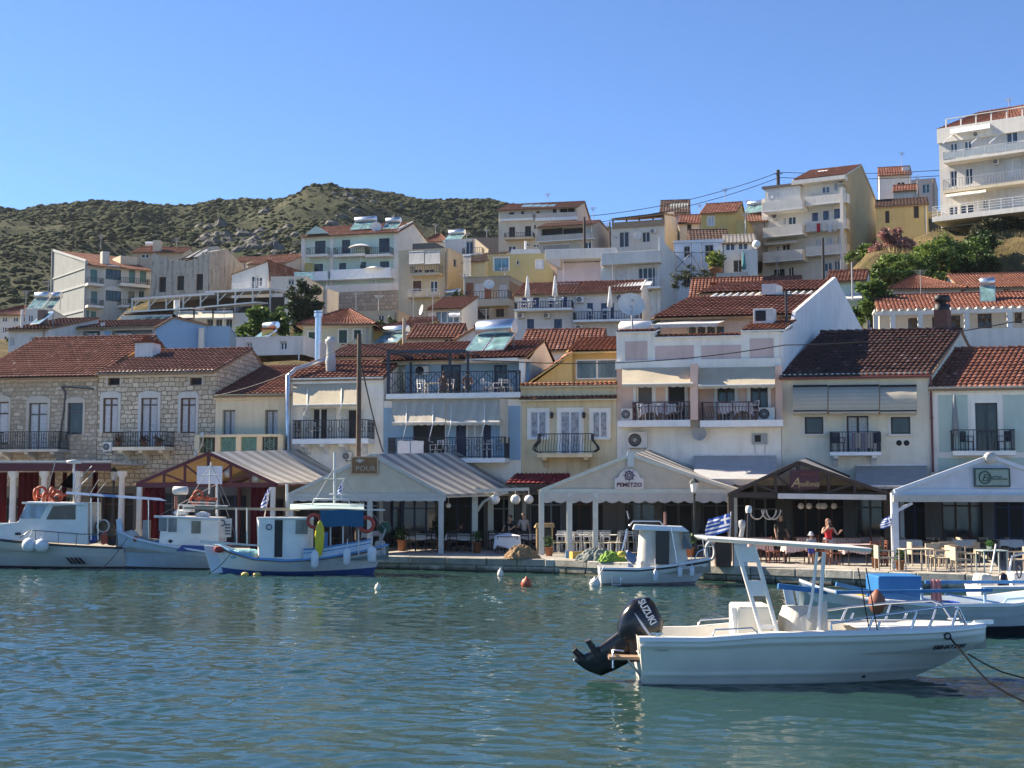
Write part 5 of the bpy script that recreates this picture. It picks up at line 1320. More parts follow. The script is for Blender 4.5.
 u,z=s.F(211,245,-3);MB().box(s.w-2,3,s.h,s.w-.6,4,z-.2).build('chimney',RUIN,s.root)
 s=House('restaurant_building','white restaurant building with two white roofed terraces and cream awnings',120,257,316,352,122,-.16,9,FW,'restaurant')
 wins(s,[(207,319,213,329),(216,319,222,329),(226,319,232,329)],fr=plain((.2,.2,.2),.5))
 for a,b in((178,193),(195,212),(214,233)):s.awn(a,b,312,318,1.5,AWC,.15)
 s.finish('flat',ph=.3)
 P=lambda px,py,off=0:(s.F(px,py,off)[0],-off,s.F(px,py,off)[1])
 def shed(a,b,off0,off1,th,m,nm):
  p,q=P(*a,off0),P(*b,off0);r,t=P(a[0],a[1],off1),P(b[0],b[1],off1)
  MB().slab([p,q,(q[0],-off1,q[2]+.35),(p[0],-off1,p[2]+.35)],th).build(nm,m,s.root);return p,q
 wp=plain((.70,.72,.70),.5)
 shed((124,311.5),(190,307.5),.4,-3,.12,wp,'canopy_roof');shed((196,307),(256,301.5),.2,-3,.12,wp,'canopy_roof')
 MB().slab([P(124,314,-.2),P(200,310,-.2),(P(200,310)[0],4,P(200,310)[2]+.5),(P(124,314)[0],4,P(124,314)[2]+.5)],.2).build('tiled_strip',T_FAR2,s.root)
 a,b=shed((131,298),(214,292.5),-4.0,-8.5,.2,plain((.40,.42,.44),.6),'pergola_roof');c,d_=shed((205,291),(270,288),-4.2,-8.5,.2,plain((.50,.50,.48),.6),'pergola_roof')
 mb=MB()
 for t in np.linspace(0,1,9):
  x=a[0]+(d_[0]-a[0])*t;z=a[2]+(d_[2]-a[2])*t;MB().bar((x,4.3,s.h-.2),(x,4.3,z-.1),.13).bar((x,4.3,z-.9),(x+.8,4.3,z-.15),.08).build('pergola_post',plain((.40,.42,.42),.5),s.root)
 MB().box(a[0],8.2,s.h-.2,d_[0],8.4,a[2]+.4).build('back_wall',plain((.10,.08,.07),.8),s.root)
 MB().box(a[0],4.1,s.h-.2,d_[0],4.2,s.h+.55).build('terrace_rail',plain((.22,.16,.12),.8),s.root)
 for k in range(4):u,z=P(126+9*k,322,.8)[0],P(126,322,.8)[2];s.solar((u+1.0,-1.0,z+.1),1.6,1.7,.35,-.3,1,False)
 u,z=P(176,304,-.1)[0],P(176,300,-.1)[2];MB().cyl((u,.3),.3,s.h-.3,z,8).build('chimney',FW,s.root)
 s=House('house','beige gabled house with rust roof below the rocky hillside',247,285.5,264,320,165,-.25,12,stucco((.58,.50,.42),.2));s.finish('gable',(268,256),.5,T_FAR,ov=.3)
 s=House('house','white fronted house with beige flank and a railed balcony beside the mint hotel',231,268,274,330,150,-.32,10,FW)
 wins(s,[(251,276,258,290),(256,277,262,286)],gl=GLASS);s.balc(231,266,283,289,291,1.5,'rails',rm=WHITE)
 s.finish('gablefront',(268,261),tm=FCREAM if False else T_FAR2,ov=.1,og=.05)
 MB().add([(s.w+.03,0,0),(s.w+.03,10,0),(s.w+.03,10,s.h),(s.w+.03,0,s.h)],[(0,1,2,3)]).build('side_wall',FCREAM,s.root)
 s=House('house','cream house with dark window band between the beige houses and the mint hotel',270,305,277,325,142,-.1,8,stucco((.66,.60,.52),.2));wins(s,[(288,279,294,285),(296,279,303,285)],fr=OFFW);s.finish('flat')
 s.solar(((s.F(299,270)[0]),2.5,s.h+.0),2.2,2.6,.5,.3,1,False)
 s=House('house','small white house with flat roof at the right end of the ruin',221,246,262,300,172,-.1,9,FLATW);s.finish('shed',(240,257),tm=T_FAR,ov=.2)
 s=House('hotel','mint green three storey hotel with white balconies and white parasols on its terraces',303.5,397.5,236,316,168,-.26,14,FMINT,'hotel')
 dk=plain((.04,.07,.06),.5)
 wins(s,[(315,241,325.5,255),(342,240,350,253),(379,238.5,389.5,252)],fr=dk,gl=GLASS);wins(s,[(314,264,323,273),(339,263,346,273),(360,262,366,273),(380,261.5,389,271)],fr=GREENSH,gl=GLASS);wins(s,[(377,285,385,293),(338,288,344,293)],fr=dk)
 for x in(303.5,332,396):u,_=s.F(x,240);MB().box(u-.25,-.14,0,u+.25,-.003,s.h).build('pilaster',FW,s.root)
 for i,(a,b)in enumerate(((306,327),(333,365),(365,390))):s.balc(a,b,248,254.5,257,1.3,'bars',rm=IRON,sm=FW)
 s.balc(305,328,272,279,281,1.6,'solid');s.balc(330,391,270,277,280,1.8,'solid');lb=s.last_balc
 s.finish('gable',(360,225.5),.38,T_FAR,ov=.6,og=.3,cornice=FW)
 mb=MB();z=s.h+.1;u0=s.F(305,236,.5)[0];u1=s.F(327,236,.5)[0];mb.prism([(u0,z),(u1,z),((u0+u1)/2,z+1.0)],1,-.55,1.2);mb.build('pediment',FMINT,s.root)
 MB().prism([(0,0),(14,0),(14,s.h),(s.yr,s.zr+.2),(0,s.h+.4)],0,s.w,s.w+.12).build('side_wall',FW,s.root)
 for px,py,w in((360,229,4.4),(388,230,3.0)):u,z=s.F(px,py,-1.2);s.solar((u,1.4,z),w*.72,1.8,.75,-.1,2,True,1.3)
 u,z=s.F(376,229,-1);s._dish(s.root,(u,1,z+.2),.7,OFFW,.4,.3,(u,1,z-.8))
 t0,z0=s.F(326,293,4);t1,z1=s.F(398,291,4);zb=s.F(330,312,4)[1]
 MB().box(t0,-4,zb-4,t1,-.01,z0).build('terrace_base',FSTONE,s.root);MB().box(t0-.1,-4.1,z0,t1+.1,-3.9,z0+.9).build('terrace_wall',FW,s.root)
 for i,(px,py,y,zz,lab)in enumerate(((361,244,1.0,None,'white parasol on the top floor balcony of the mint hotel'),(376,266,1.2,None,'white parasol on the middle balcony of the mint hotel'),(370,287,2.5,None,'right hand white parasol on the lower terrace of the mint hotel'),(357,289,2.5,None,'middle white parasol on the lower terrace of the mint hotel'),(316,289,3.4,None,'white parasol at the left corner under the mint hotel'))):
  u,z=s.F(px,py,y);umbrella('parasol',lab,loc_on(s,u,-y,z-2.6),1.55,2.6)
 o=s.awn(305,313,263,273,1.2,fabric((.68,.55,.20)),.1);
 s3=House('garden_wall','white rendered retaining wall below the left corner of the mint hotel',309,327,290,330,150,-.3,3,FW,'wall');s3.finish('flat')
 s=House('apartment_house','beige apartment house with grey striped blinds over its upper balcony',398,448,251,345,146,-.30,11,FBEIGE)
 wins(s,[(413,269,422,273),(424,269,434,273)],gl=BLACK);wins(s,[(413,281,421.5,291)],fr=BROWN,gl=plain((.10,.04,.03),.6),sur=FCREAM);wins(s,[(430,281,437.5,292)],fr=WHITE,sur=FCREAM)
 s.awn(409,424,252.5,264,1.2,AWG,.1);s.awn(424.5,440,252.5,264,1.2,AWG,.1)
 s.balc(410,439,266,273.5,276,1.2,'bars',rm=plain((.2,.17,.13),.6),sm=FBEIGE);s.balc(407,437,290,297,298,1.0,'rails',rm=WHITE,sm=FBEIGE)
 u,zt=s.R(453,256);v,zb=s.R(461,263);s.rwin(453.5,258,457,268);s.finish('flat',cornice=FBEIGE)
 s.solar((s.F(446,299,1.5)[0],-1.6,s.F(446,302,1.5)[1]),2.2,1.8,.6,-.2,2,True)
 u,z=s.F(431,246,-3);MB().box(u-2.2,3,s.h,u+.5,6,s.h+1.3).build('roof_room',plain((.08,.08,.08),.7),s.root)
 s=House('house','white gabled outbuilding on the slope behind the beige apartment house',445,475,240,275,175,-.2,8,FLATW);wins(s,[(466,241,473,254)],fr=FBLUE);s.finish('flat');s.solar((s.F(449,240)[0],1,s.h),2.5,2.2,.6,-.2,1,True,1.3);s.balc(462,482,248,254,255,1.5,'bars')
 s=House('house','low house with red roof just right of the mint hotel gable',424,446,241,275,185,-.1,8,FLATW);s.finish('hip',(433,234),.5,T_FAR,ov=.4)
 s=House('house','dark stone house with flat roof left of the big hilltop block',475,499,238,275,190,-.1,9,stucco((.20,.18,.16),.5));s.finish('flat')
 s=House('house','yellow shed with slanting roof beside the brick fronted apartment house',463,485,262,290,140,-.35,7,FYEL2);s.finish('shed',(470,254),tm=T_BRN,ov=.3);s.awn(463,471,256,276,1.0,fabric((.42,.40,.36)),.1)
 s=House('house','white house with wide glazed front under a red roof in the middle of the slope',427.5,461.5,308.5,335,112,-.2,6,FW)
 wins(s,[(435,311,459,323)],mull=3,gl=glassmat((.10,.13,.14)));s.awn(449,460.5,312.5,316.5,.9,fabric((.68,.70,.68)),.1,curve=.5);s.finish('shed',(445,297),tm=T_FAR,ov=.3)
 s.dish(422.5,310,.45,.8,OFFW,-1.0,.2)
 s=House('apartment_house','apartment house with brick panels and deep balconies under a concrete roof slab',464.5,508,278,345,124,-.30,10,stucco((.40,.33,.25),.4))
 wins(s,[(474,283,484.5,299.5),(498,284,507,299.5)],fr=plain((.45,.47,.50),.5),gl=CURT,mull=1);wins(s,[(467,308,489,319),(496,309,504,317)],gl=BLACK,fr=BROWN)
 for a,c in((466,473),(485,491)):
  u0,zt=s.F(a,283,.03);u1,zb=s.F(c,299.5,.03);MB().box(u0,-.04,zb,u1,-.002,zt).build('brick_panel',plain((.22,.085,.05),.9,var=.3,vs=4),s.root)
 s.balc(464.5,508,292,300,307,1.2,'bars',sm=stucco((.48,.40,.30),.4));s.finish('flat',cornice=stucco((.30,.26,.22),.4));s.dish(489,285,.5,.9,OFFW,.3,.35)
 MB().add([(s.w+.02,.5,s.F(500,299)[1]),(s.w+.02,6,s.F(500,299)[1]),(s.w+.02,6,s.h-.4),(s.w+.02,.5,s.h-.4)],[(0,1,2,3)]).build('brick_panel',plain((.28,.15,.08),.9,var=.3,vs=4),s.root)
 s=House('house','ochre house with blue framed window and a blank wall below the hilltop block',487.5,556.5,255,320,140,-.12,9,stucco((.50,.42,.20),.15))
 wins(s,[(494,258,508.5,271)],fr=plain((.35,.52,.60),.5),gl=glassmat((.06,.14,.18)),sur=FW);wins(s,[(535,259,544,269)],fr=WHITE,gl=plain((.6,.62,.66),.6));wins(s,[(516,260,519,265)],gl=BLACK,mull=0);s.finish('flat',cornice=stucco((.50,.42,.22),.2))
 u,z=s.F(526,242,-3);MB().tube([(u,2.5,s.h),(u,2.5,z)],.12,6).build('flue',WHITE,s.root);MB().box(u-1.5,2,s.h-.2,u+1.5,4,s.h+.9).build('water_tank',FLATW,s.root)
 s=House('apartment_block','wide cream block with solar panels on its roof standing against the sky on the hilltop',498.5,577,210,268,172,-.20,14,stucco((.56,.51,.42),.4))
 wins(s,[(508.5,211.5,514.5,215),(520.5,210.5,524.5,214.5),(552,208,557,213)],gl=BLACK,mull=0);wins(s,[(536,211,540,215.5)],fr=WOOD,gl=plain((.2,.1,.05),.6),mull=0);s.win(559.5,207,575,213.5,gl=BLACK,mull=1,dep=.5,fr=stucco((.5,.46,.38),.3))
 wins(s,[(509,227,515,238),(525,226,531,237),(534,225,536,229)],fr=plain((.10,.07,.06),.6),gl=BLACK);wins(s,[(508,246,516,252),(526,243,530,246),(533,244,539,247)],gl=GLASS)
 s.balc(504,533,233,237.5,239.5,1.3,'bars',sm=FBEIGE);s.balc(500,533,215,219,221,.5,'solid',rm=stucco((.5,.46,.39),.4));s.balc(535,577,213.5,218,221,.5,'solid',rm=stucco((.52,.47,.40),.4))
 s.finish('gable',(540,203.5),.45,T_FAR2,ov=.4,og=.2)
 for px in(526,533.5,541,548.5):u,z=s.F(px,206.3,-1.2);s.solar((u,1.4,z),1.5,1.9,.35,0,1,False)
 s=House('apartment_house','low wing with a dark covered loggia in front of the hilltop block',538,594,227,270,160,-.34,9,stucco((.46,.43,.38),.4))
 s.win(541,228.5,562,236.5,fr=BROWN,gl=BLACK,mull=1,dep=1.2);s.win(562,228.5,583,236.5,fr=BROWN,gl=plain((.14,.05,.03),.6),mull=1,dep=1.0);wins(s,[(542,245,570,249)],gl=plain((.3,.3,.3),.7),mull=0);wins(s,[(584,242,592,249)],gl=GLASS)
 s.balc(537,594,236,241.5,242,.8,'solid',rm=stucco((.46,.43,.38),.4));s.finish('gable',(565,223),.3,T_FAR2,ov=.6)
 s=House('villa','pale pink villa with projecting flat white roof slab and blank wall',557,601,263,330,132,-.16,9,stucco((.70,.58,.58),.08))
 s.finish('none');a,z0=s.F(545,259.5,1.8);b,_=s.F(616,259,1.8);z1=s.F(546,249.5,1.8)[1]
 MB().box(a,-1.8,z0-.0,b,8,z1).build('roof_slab',FW,s.root,bevel=.03)
 mb=MB();mb.prism([(a+.0,z0),(a+.0,z0-.1),(s.w*.12,z0-.8),(s.w*.12,z0)],1,-1.7,7.9);mb.build('bracket',stucco((.66,.56,.48),.1),s.root)
 s=House('house','white house with tall blank right wall and a brown lean-to roof',601,659,262,340,126,-.32,12,FLATW)
 wins(s,[(638,268,657,288)],fr=FW,mull=3,gl=GLASS);wins(s,[(646,288,652,292)],gl=GLASS);wins(s,[(615,268,627,279)],fr=FW,gl=plain((.6,.56,.56),.6),mull=0);s.balc(634,660,279,287,289,1.2,'rails',rm=WHITE)
 u0,zt=s.F(601,253,1.2);u1,zb=s.F(660,262,1.2);MB().box(u0,-1.2,zb,u1,-.01,zt).build('parapet_band',FW,s.root,bevel=.02)
 s.finish('flat');R=s.R;y0,z0=R(661,250);y1,z1=R(678,250)
 zt=s.F(660,236)[1];MB().prism([(.01,-2),(11.9,-2),(11.9,zt-.8),(3,zt-.3),(.01,zt)],0,s.w,s.w+.14).build('side_wall',stucco((.70,.68,.64),.2),s.root)
 a=s.F(632,253,-1)[0];rb=MB();q=((a-1.5,1,s.h+.3),(s.w-.1,1,s.h+1.0),(s.w-.1,7,zt-.2),(a+2,7,zt-1.0));tiles(rb,*q,.4,.7,.07,2);rb.slab([(p[0],p[1],p[2]-.05)for p in q],.1,1);rb.build('lean_to_roof',[T_BRN,WOOD],s.root,rnd=True)
 MB().add([(a-1.5,1.05,s.h-.2),(s.w-.1,1.05,s.h-.2),(s.w-.1,1.05,s.h+1.0),(a-1.5,1.05,s.h+.3)],[(0,1,2,3)]).build('recess_shade_sheet',plain((.04,.03,.03),.9),s.root)  # flat near-black sheet, the shade below the lean-to roof put in as colour
 bl=plain((.05,.09,.22),.5)
 s=House('house','white house with blue shutters, left half of the red roofed pair',514.5,573,294,350,104,-.18,9,FLATW)
 wins(s,[(521,295,527,307),(533,295,539,307),(549,295,555,307),(561,295,567,307)],fr=bl,gl=plain((.05,.09,.24),.5));wins(s,[(527,319,534,331),(554,319,562,334)],fr=bl)
 s.balc(514,572,302,309,311,1.1,'bars',gap=.2);lb=s.last_balc;s.finish('gable',(545,283.5),.5,T_FAR,ov=.4,og=.1,cornice=FW)
 for i,(px,lab)in enumerate(((527.5,'leftmost closed white parasol on the blue shuttered balcony'),(555,'closed white parasol on the right of the left blue shuttered balcony'))):umbrella('parasol',lab,loc_on(s,s.F(px,305,.8)[0],-.8,lb[3]),1,2.3,closed=True)
 for i,(px,lab)in enumerate(((524,'white chair left of the leftmost closed parasol on the slope balcony'),(532,'white chair right of the leftmost closed parasol on the slope balcony'),(551,'white chair left of the second closed parasol on the slope balcony'),(559,'white chair right of the second closed parasol on the slope balcony'))):put(CH_WHITE,loc_on(s,s.F(px,305,.6)[0],-.6,lb[3]),1.2-.7*i,lab)
 for a in(517,543):s.ac(a,313,a+7,318,.3)
 u,z=s.F(562,283,-1.5);s.solar((u,2.6,z-.6),2.2,1.2,.35,0,2,True,.7)
 s2=House('house','white house with blue doors and wide balcony, right half of the red roofed pair',573.3,640.5,292.5,350,103.2,-.18,9.5,FLATW)
 wins(s2,[(587,303,593,320),(601,303,607,320),(610,303,614,318)],fr=bl,gl=GLASS);wins(s2,[(592,330,600,340),(563.5+14,332,584,340)],gl=GLASS);s2.balc(573,641,312,320,322,1.1,'bars',gap=.2);lb=s2.last_balc
 for a,b in((576,296.5),(616,294.5),(575,325)):s2.ac(a,b,a+8,b+6,.3)
 s2.finish('gable',(600,282),.5,T_FAR,ov=.4,og=.1,cornice=FW)
 MB().prism([(.01,-1),(9.4,-1),(9.4,s2.h),(s2.yr,s2.zr+.1),(.01,s2.h+.1)],0,s2.w,s2.w+.1).build('side_wall',stucco((.66,.62,.56),.25),s2.root)
 umbrella('parasol','closed white parasol on the balcony with blue doors near the big dish',loc_on(s2,s2.F(610,315,.8)[0],-.8,lb[3]),1,2.3,closed=True)
 for i,(px,lab)in enumerate(((592,'white chair left of the blue doors on the wide slope balcony'),(605,'white chair beside the closed parasol on the wide slope balcony'))):put(CH_WHITE,loc_on(s2,s2.F(px,315,.6)[0],-.6,lb[3]),.8-i,lab)
 u,z=s2.F(620,283,-3.2);MB().slab([(u-3,2.0,z-.55),(u+2.5,2.0,z-.4),(u+2.5,4,z+.2),(u-3,4,z+.05)],.12).build('roof_panel',plain((.5,.52,.52),.5),s2.root)
 s=House('house','white skyline house with a timber roofed top terrace and blank white gable',611.5,664,229,275,158,-.34,10,stucco((.64,.60,.54),.25))
 wins(s,[(619,232,629,247),(642,232,650,242)],fr=FW);wins(s,[(615,236,617,239)],gl=BLACK,mull=0);s.dish(637,236,.55,.4,OFFW,.3,.2);s.ac(650,229,656,233,.3);s.finish('flat')
 z0=s.F(612,219,.6)[1];z1=s.F(662,215,-6)[1];a=s.F(611,219,.6)[0];b=s.F(664,216,.6)[0]
 rb=MB();q=((a,-.6,z0),(b,-.6,z0+.3),(b,7,z1),(a+1,7,z1));tiles(rb,*q,.4,.7,.07,2);rb.slab([(p[0],p[1],p[2]-.05)for p in q],.14,1);rb.build('timber_roof',[T_BRN,WOOD],s.root,rnd=True)
 mb=MB()
 for t in(.02,.28,.52,.78,.97):mb.bar((a+(b-a)*t,-.2,s.h),(a+(b-a)*t,-.2,z0),.16)
 mb.build('terrace_posts',BROWN,s.root);MB().box(.3,3,s.h,s.w,3.2,z0+.3).build('terrace_back',stucco((.5,.46,.4),.3),s.root);MB().box(a,-.3,s.h,b,-.2,s.h+.7).build('terrace_rail',plain((.3,.22,.15),.7),s.root)
 for a_ in(.2,.72):MB().box(s.w*a_,2.9,s.h,s.w*a_+1.6,2.99,z0).build('terrace_door',plain((.07,.035,.025),.6),s.root)
 zt=s.F(664,207)[1];MB().prism([(.01,-2),(9.9,-2),(9.9,s.h),(5,zt+.4),(.01,s.h+1.4)],0,s.w,s.w+.14).build('side_wall',FW,s.root)
 s=House('house','cream cottage with balcony half hidden left of the timber roofed skyline house',601,613,230,275,175,0,8,FCREAM);wins(s,[(603,235,608,244)]);s.finish('flat')
 s=House('house','old pink house with sagging tin patched roof on the skyline',662,688,212,260,178,-.15,9,stucco((.60,.40,.36),.3));wins(s,[(684,214,687,218)],gl=BLACK);s.finish('gable',(672,200.5),.5,T_BRN,ov=.5,og=.3)
 u,z=s.F(680,207,-1.5);MB().slab([(u-1.2,.6,z-.6),(u+1.4,.6,z-.6),(u+1.0,3,z+.8),(u-1.4,3,z+.8)],.06).build('tin_patch',plain((.40,.46,.44),.5),s.root)
 s=House('house','small white house with arched dark window between pink and yellow houses',680,703,223,262,162,-.2,7,FLATW);wins(s,[(687,224,691.5,233)],gl=BLACK,mull=0,fr=GREENSH);s.finish('gable',(694,215),.5,T_FAR,ov=.3,og=.2)
 s=House('house','mustard yellow house with one white shuttered window near the skyline',701.5,737,213,262,152,-.30,9,stucco((.58,.42,.16),.2));wins(s,[(708,217,714,226)],fr=WHITE,gl=plain((.5,.56,.6),.5),sur=FW);s.finish('gable',(720,203.5),.5,T_FAR,ov=.3,og=.15)
 s=House('house','low mustard annex with small roof terrace right of the yellow house',737,748,221,262,150,-.30,5,stucco((.58,.42,.16),.2));s.finish('flat')
 s=House('house','brown tiled shed roof in front of the yellow house',690,728,239,262,143,-.1,6,stucco((.3,.22,.17),.3));s.finish('gable',(709,230),.5,T_BRN,ov=.3)
 s=House('house','grey rough house with red patched roof and solar panels under the power pole',738,768,221,262,160,-.1,9,stucco((.36,.31,.26),.5));s.finish('gable',(752,212),.5,T_FAR2,ov=.3);u,z=s.F(752,208,-3);s.solar((u,3,z-.6),2.6,1.9,.7,-.5,2,True)
 s=House('house','white house front wrapped in thin scaffolding with dark window openings',674.5,724,241,312,132,-.20,9,stucco((.68,.72,.78),.1))
 wins(s,[(684,246.5,690,257),(705,245,713.5,262),(683,271,690,284),(703,270,708,280)],gl=BLACK,fr=plain((.2,.2,.2),.6));s.finish('flat')
 mb=MB();P=lambda px,py:(s.F(px,py,.9)[0],-.9,s.F(px,py,.9)[1])
 for px in(674,691,701.5,722):a=P(px,243);mb.tube([(a[0],-.9,-1),(a[0],-.9,a[2])],.05,5)
 for py in(243,252.5,271):a,b=P(673,py),P(723,py-.5);mb.tube([a,b],.05,5)
 mb.tube([P(674,271),P(691,253)],.04,5);mb.tube([P(691,271),P(674,253)],.04,5);mb.tube([P(701,271),P(691,253)],.04,5)
 o=mb.build('scaffolding',plain((.22,.22,.23),.5));o.location=tuple(s.O);o.rotation_euler=(0,0,s.yaw);tag(o,'thin tube scaffolding in front of the white house below the yellow one','scaffolding')
 s=House('house','white house with grey attic windows and a planted balcony left of the large white apartments',724.5,757,243,310,130,-.16,9,stucco((.60,.58,.55),.3))
 wins(s,[(725.5,243.5,735,250.5),(738,242.5,748,249.5)],gl=glassmat((.03,.04,.06)),fr=WHITE);wins(s,[(733,260,744,272)],gl=BLACK,fr=GREY);s.balc(716,748,273,279.5,281,1.8,'solid',rm=FGREY);lb=s.last_balc
 s.finish('shed',(745,234),tm=stucco((.42,.38,.33),.5),ov=.2)
 u0,zt=s.F(736,251,.3);MB().box(s.w*.55,-1.6,-3,s.w+.1,-.01,s.F(740,253)[1]).build('front_wing',FW,s.root);MB().ball((s.w,-1.4,s.F(756,247)[1]),.42,10).build('roof_globe',LAMPW,s.root)
 pot_plant(loc_on(s,s.F(716,275,1.2)[0],-1.2,lb[3]),.8,2.6,'yellow green potted tree on the balcony by the scaffolded house',(.08,.13,.02),(.20,.24,.05),(.5,.2,.1),260)
 umbrella('parasol','closed turquoise parasol on the planted balcony',loc_on(s,s.F(744,275,1.0)[0],-1.7,lb[3]),1,2.6,fabric((.08,.30,.34)),True)
 s=House('apartment_building','large white apartment building with stepped balconies and blank tan side wall',763,848,199,300,160,-.50,14,FW,'apartment building')
 P=lambda px,py,off=0:(s.F(px,py,off)[0],-off,s.F(px,py,off)[1])
 gw=glassmat((.04,.07,.11))
 wins(s,[(811,188,817,194),(822,186,830,193.5),(834,183,838,191)],gl=gw);wins(s,[(783,217,786,224),(788,217,796,224)],gl=GLASS);wins(s,[(812,213,818,221),(823,211,829,220),(834,209,842.5,218)],gl=gw,fr=DKBLUE);wins(s,[(782,244.5,790,250),(776,246,779,251)],gl=GLASS);wins(s,[(815,240,822,247),(825,238,832,245),(836,236,842,244)],gl=plain((.5,.52,.54),.5));wins(s,[(788,267,794,277),(773,269,785,280),(824,263,832,271),(834,261,840,270)],gl=GLASS)
 for(a,b,yr,ys)in((762.5,803,205,211.5),(762.5,803,230,237),(762.5,803,254.5,262)):s.balc(a,b,yr-2,ys,ys+1,2.2,'solid',rm=FW)
 for(a,b,yr,ys)in((805,847,199,206),(805,847,224,232),(805,847,249,256.5)):s.balc(a,b,yr-2,ys-1,ys,1.4,'solid',rm=FW)
 s.finish('none')
 mid=P(800,190)[0];zt=P(803,181)[2]
 MB().box(mid,.01,s.h,s.w,13.9,zt).build('top_storey',FW,s.root)
 for(a,b,c,d_)in((822,187,830,193),(834,183,838,191)):
  u0,z1=s.F(a,b,.02);u1,z0=s.F(c,d_,.02);s._win(s.root,u0,z0,u1,z1,-.08,WHITE,gw,1,0,None,.1,None,None,.1,False,False,'window',False)
 yr_=6.5;zr=P(845,166,-6.5)[2]
 rb=MB();zz=P(803,179.5,1.0)[2];q=((mid-.6,-1.3,zz),(s.w+.3,-1.3,zz),(s.w+.3,yr_,zr),(mid-.6,yr_,zr));tiles(rb,*q,.4,.7,.07,2);rb.slab([(p[0],p[1],p[2]-.05)for p in q],.15,1)
 q=((s.w+.3,14.2,zt-.3),(mid-.6,14.2,zt-.3),(mid-.6,yr_,zr),(s.w+.3,yr_,zr));tiles(rb,*q,.4,.7,.07,2);rb.slab([(p[0],p[1],p[2]-.05)for p in q],.15,1);rb.build('roof',[T_FAR,FW],s.root,rnd=True)
 MB().box(mid-.6,-1.4,zz-.55,s.w+.25,-.01,zz-.1).build('eave_board',FW,s.root)
 a,b=P(765,192,.8),P(800,190,.8);zt2=P(766,189,.8)[2];MB().box(a[0],-.8,s.h-1.2,b[0],6,zt2).build('roof_room',FW,s.root);MB().box(a[0]-.3,-1.1,zt2,b[0]+.2,6.2,zt2+.28).build('flat_roof',plain((.14,.12,.11),.8),s.root)
 for k in range(4):u0=a[0]+.3+k*(b[0]-a[0]-.4)/4;s._win(s.root,u0,s.h-.2,u0+(b[0]-a[0])/4-.35,zt2-.4,-.84,WHITE,glassmat((.10,.13,.16)),0,0,None,.1,None,None,.1,False,False,'window',False)
 MB().prism([(.01,-4),(14,-4),(14,zt-.6),(yr_,zr-.15),(-1.0,zz-.15),(-1.0,zz-1.2),(.01,zz-1.3)],0,s.w+.01,s.w+.16).build('side_wall',stucco((.50,.37,.20),.35),s.root)
 mb=MB();p=P(846,200,.0);mb.box(s.w-.35,-1.45,-2,s.w+.005,-1.1,s.h);mb.build('corner_pier',FW,s.root)
 s.awn(764,798,239,244,1.8,AWC,.2);s.ac(838,177,845,184,.3);s.ac(772,213,778,219,.3)
 u,z=P(818,166,-4)[0],zr-1.2;MB().tube([(u,4,z),(u+1.2,4,z)],.35,10).build('water_tank',WHITE,s.root)
 for i,(px,c)in enumerate(((811,(.7,.7,.7)),(818.5,(.55,.03,.05)),(824,(.72,.71,.68)),(830,(.7,.72,.75)),(835,(.66,.66,.62)))):
  u0,z1=s.F(px-1.8,223.5,1.5);u1,z0=s.F(px+1.8,231+(i%2),1.5);mb=MB();mb.grid(lambda q,r:(u0+(u1-u0)*q,-1.52-.04*sin(q*9),z0+(z1-z0)*r),6,2);o=mb.build('laundry',fabric(c));o.location=tuple(s.O);o.rotation_euler=(0,0,s.yaw)
  tag(o,('white shirt hanging leftmost on the apartment balcony line','red shirt drying on the white apartment balcony','white cloth drying right next to the red shirt','pale cloth drying second from the right on the apartment balcony','cream cloth drying rightmost on the apartment balcony line')[i],'laundry')
 s=House('house','white house with red roof and chimney behind the tan wall on the skyline',880,912,175,215,190,-.25,9,FW);wins(s,[(897,182,905,186)],gl=BLACK);s.finish('gable',(895,167),.5,T_FAR,ov=.4);u,z=s.F(913,167,-2);s.chim(s.w-.6,2,s.h,z,1.0,FW,False)
 s=House('house','pale house with peach gable at the skyline beside the large right block',912,936,180,215,185,-.35,8,stucco((.62,.47,.38),.2));wins(s,[(922,184,930,193)],gl=glassmat((.03,.06,.06)));s.finish('flat')
 s=House('house','small low white house with red roof above the yellow wall house',894,918,191,215,165,-.3,7,FW);s.finish('gable',(905,185),.5,T_FAR,ov=.3)
 s=House('house','long low yellow ochre house with two dark windows above the oleander',876.5,929,207,245,148,-.28,7,stucco((.48,.37,.17),.25));wins(s,[(885,211,889.5,223),(913.5,206,919,218)],gl=BLACK,fr=BROWN,mull=0);s.finish('shed',(905,198),tm=T_BRN,ov=.15)
 s=House('apartment_block','tall white apartment block with long railed balconies and roof railing at the right edge',941,1052,129,228,135,-.62,12,stucco((.56,.54,.51),.4),'apartment block')
 P=lambda px,py,off=0:(s.F(px,py,off)[0],-off,s.F(px,py,off)[1])
 wins(s,[(950,143.5,957.5,158),(964,141.5,972,156),(1006,133,1018,149)],gl=glassmat((.03,.05,.07)));wins(s,[(950,171,957.5,186),(965,168.5,973,184)],gl=GLASS);wins(s,[(1005,160,1020,176)],gl=plain((.6,.6,.6),.6));wins(s,[(949,207,958,217),(960,205,974,214),(983,200,988,208)],gl=GLASS)
 wm=plain((.62,.63,.62),.5)
 s.balc(943,1050,152,160.5,163,1.6,'glass',rm=wm,sm=FW);s.balc(943,1050,180,190.5,193.5,1.6,'bars',rm=GREY,sm=FCREAM);s.balc(932,1050,207,217,222,3.0,'rails',rm=WHITE,sm=FW)
 s.awn(946,986,190,197,2.6,AWC,.1);s.awn(950,990,128,134,1.0,fabric((.7,.7,.68)),.08)
 MB().box(-.1,-.25,s.h-1.5,s.w,-.003,s.h).build('cornice',FW,s.root)
 s.finish('hip',(985,112),.3,T_FAR,ov=.1,inset=3)
 mb=MB()
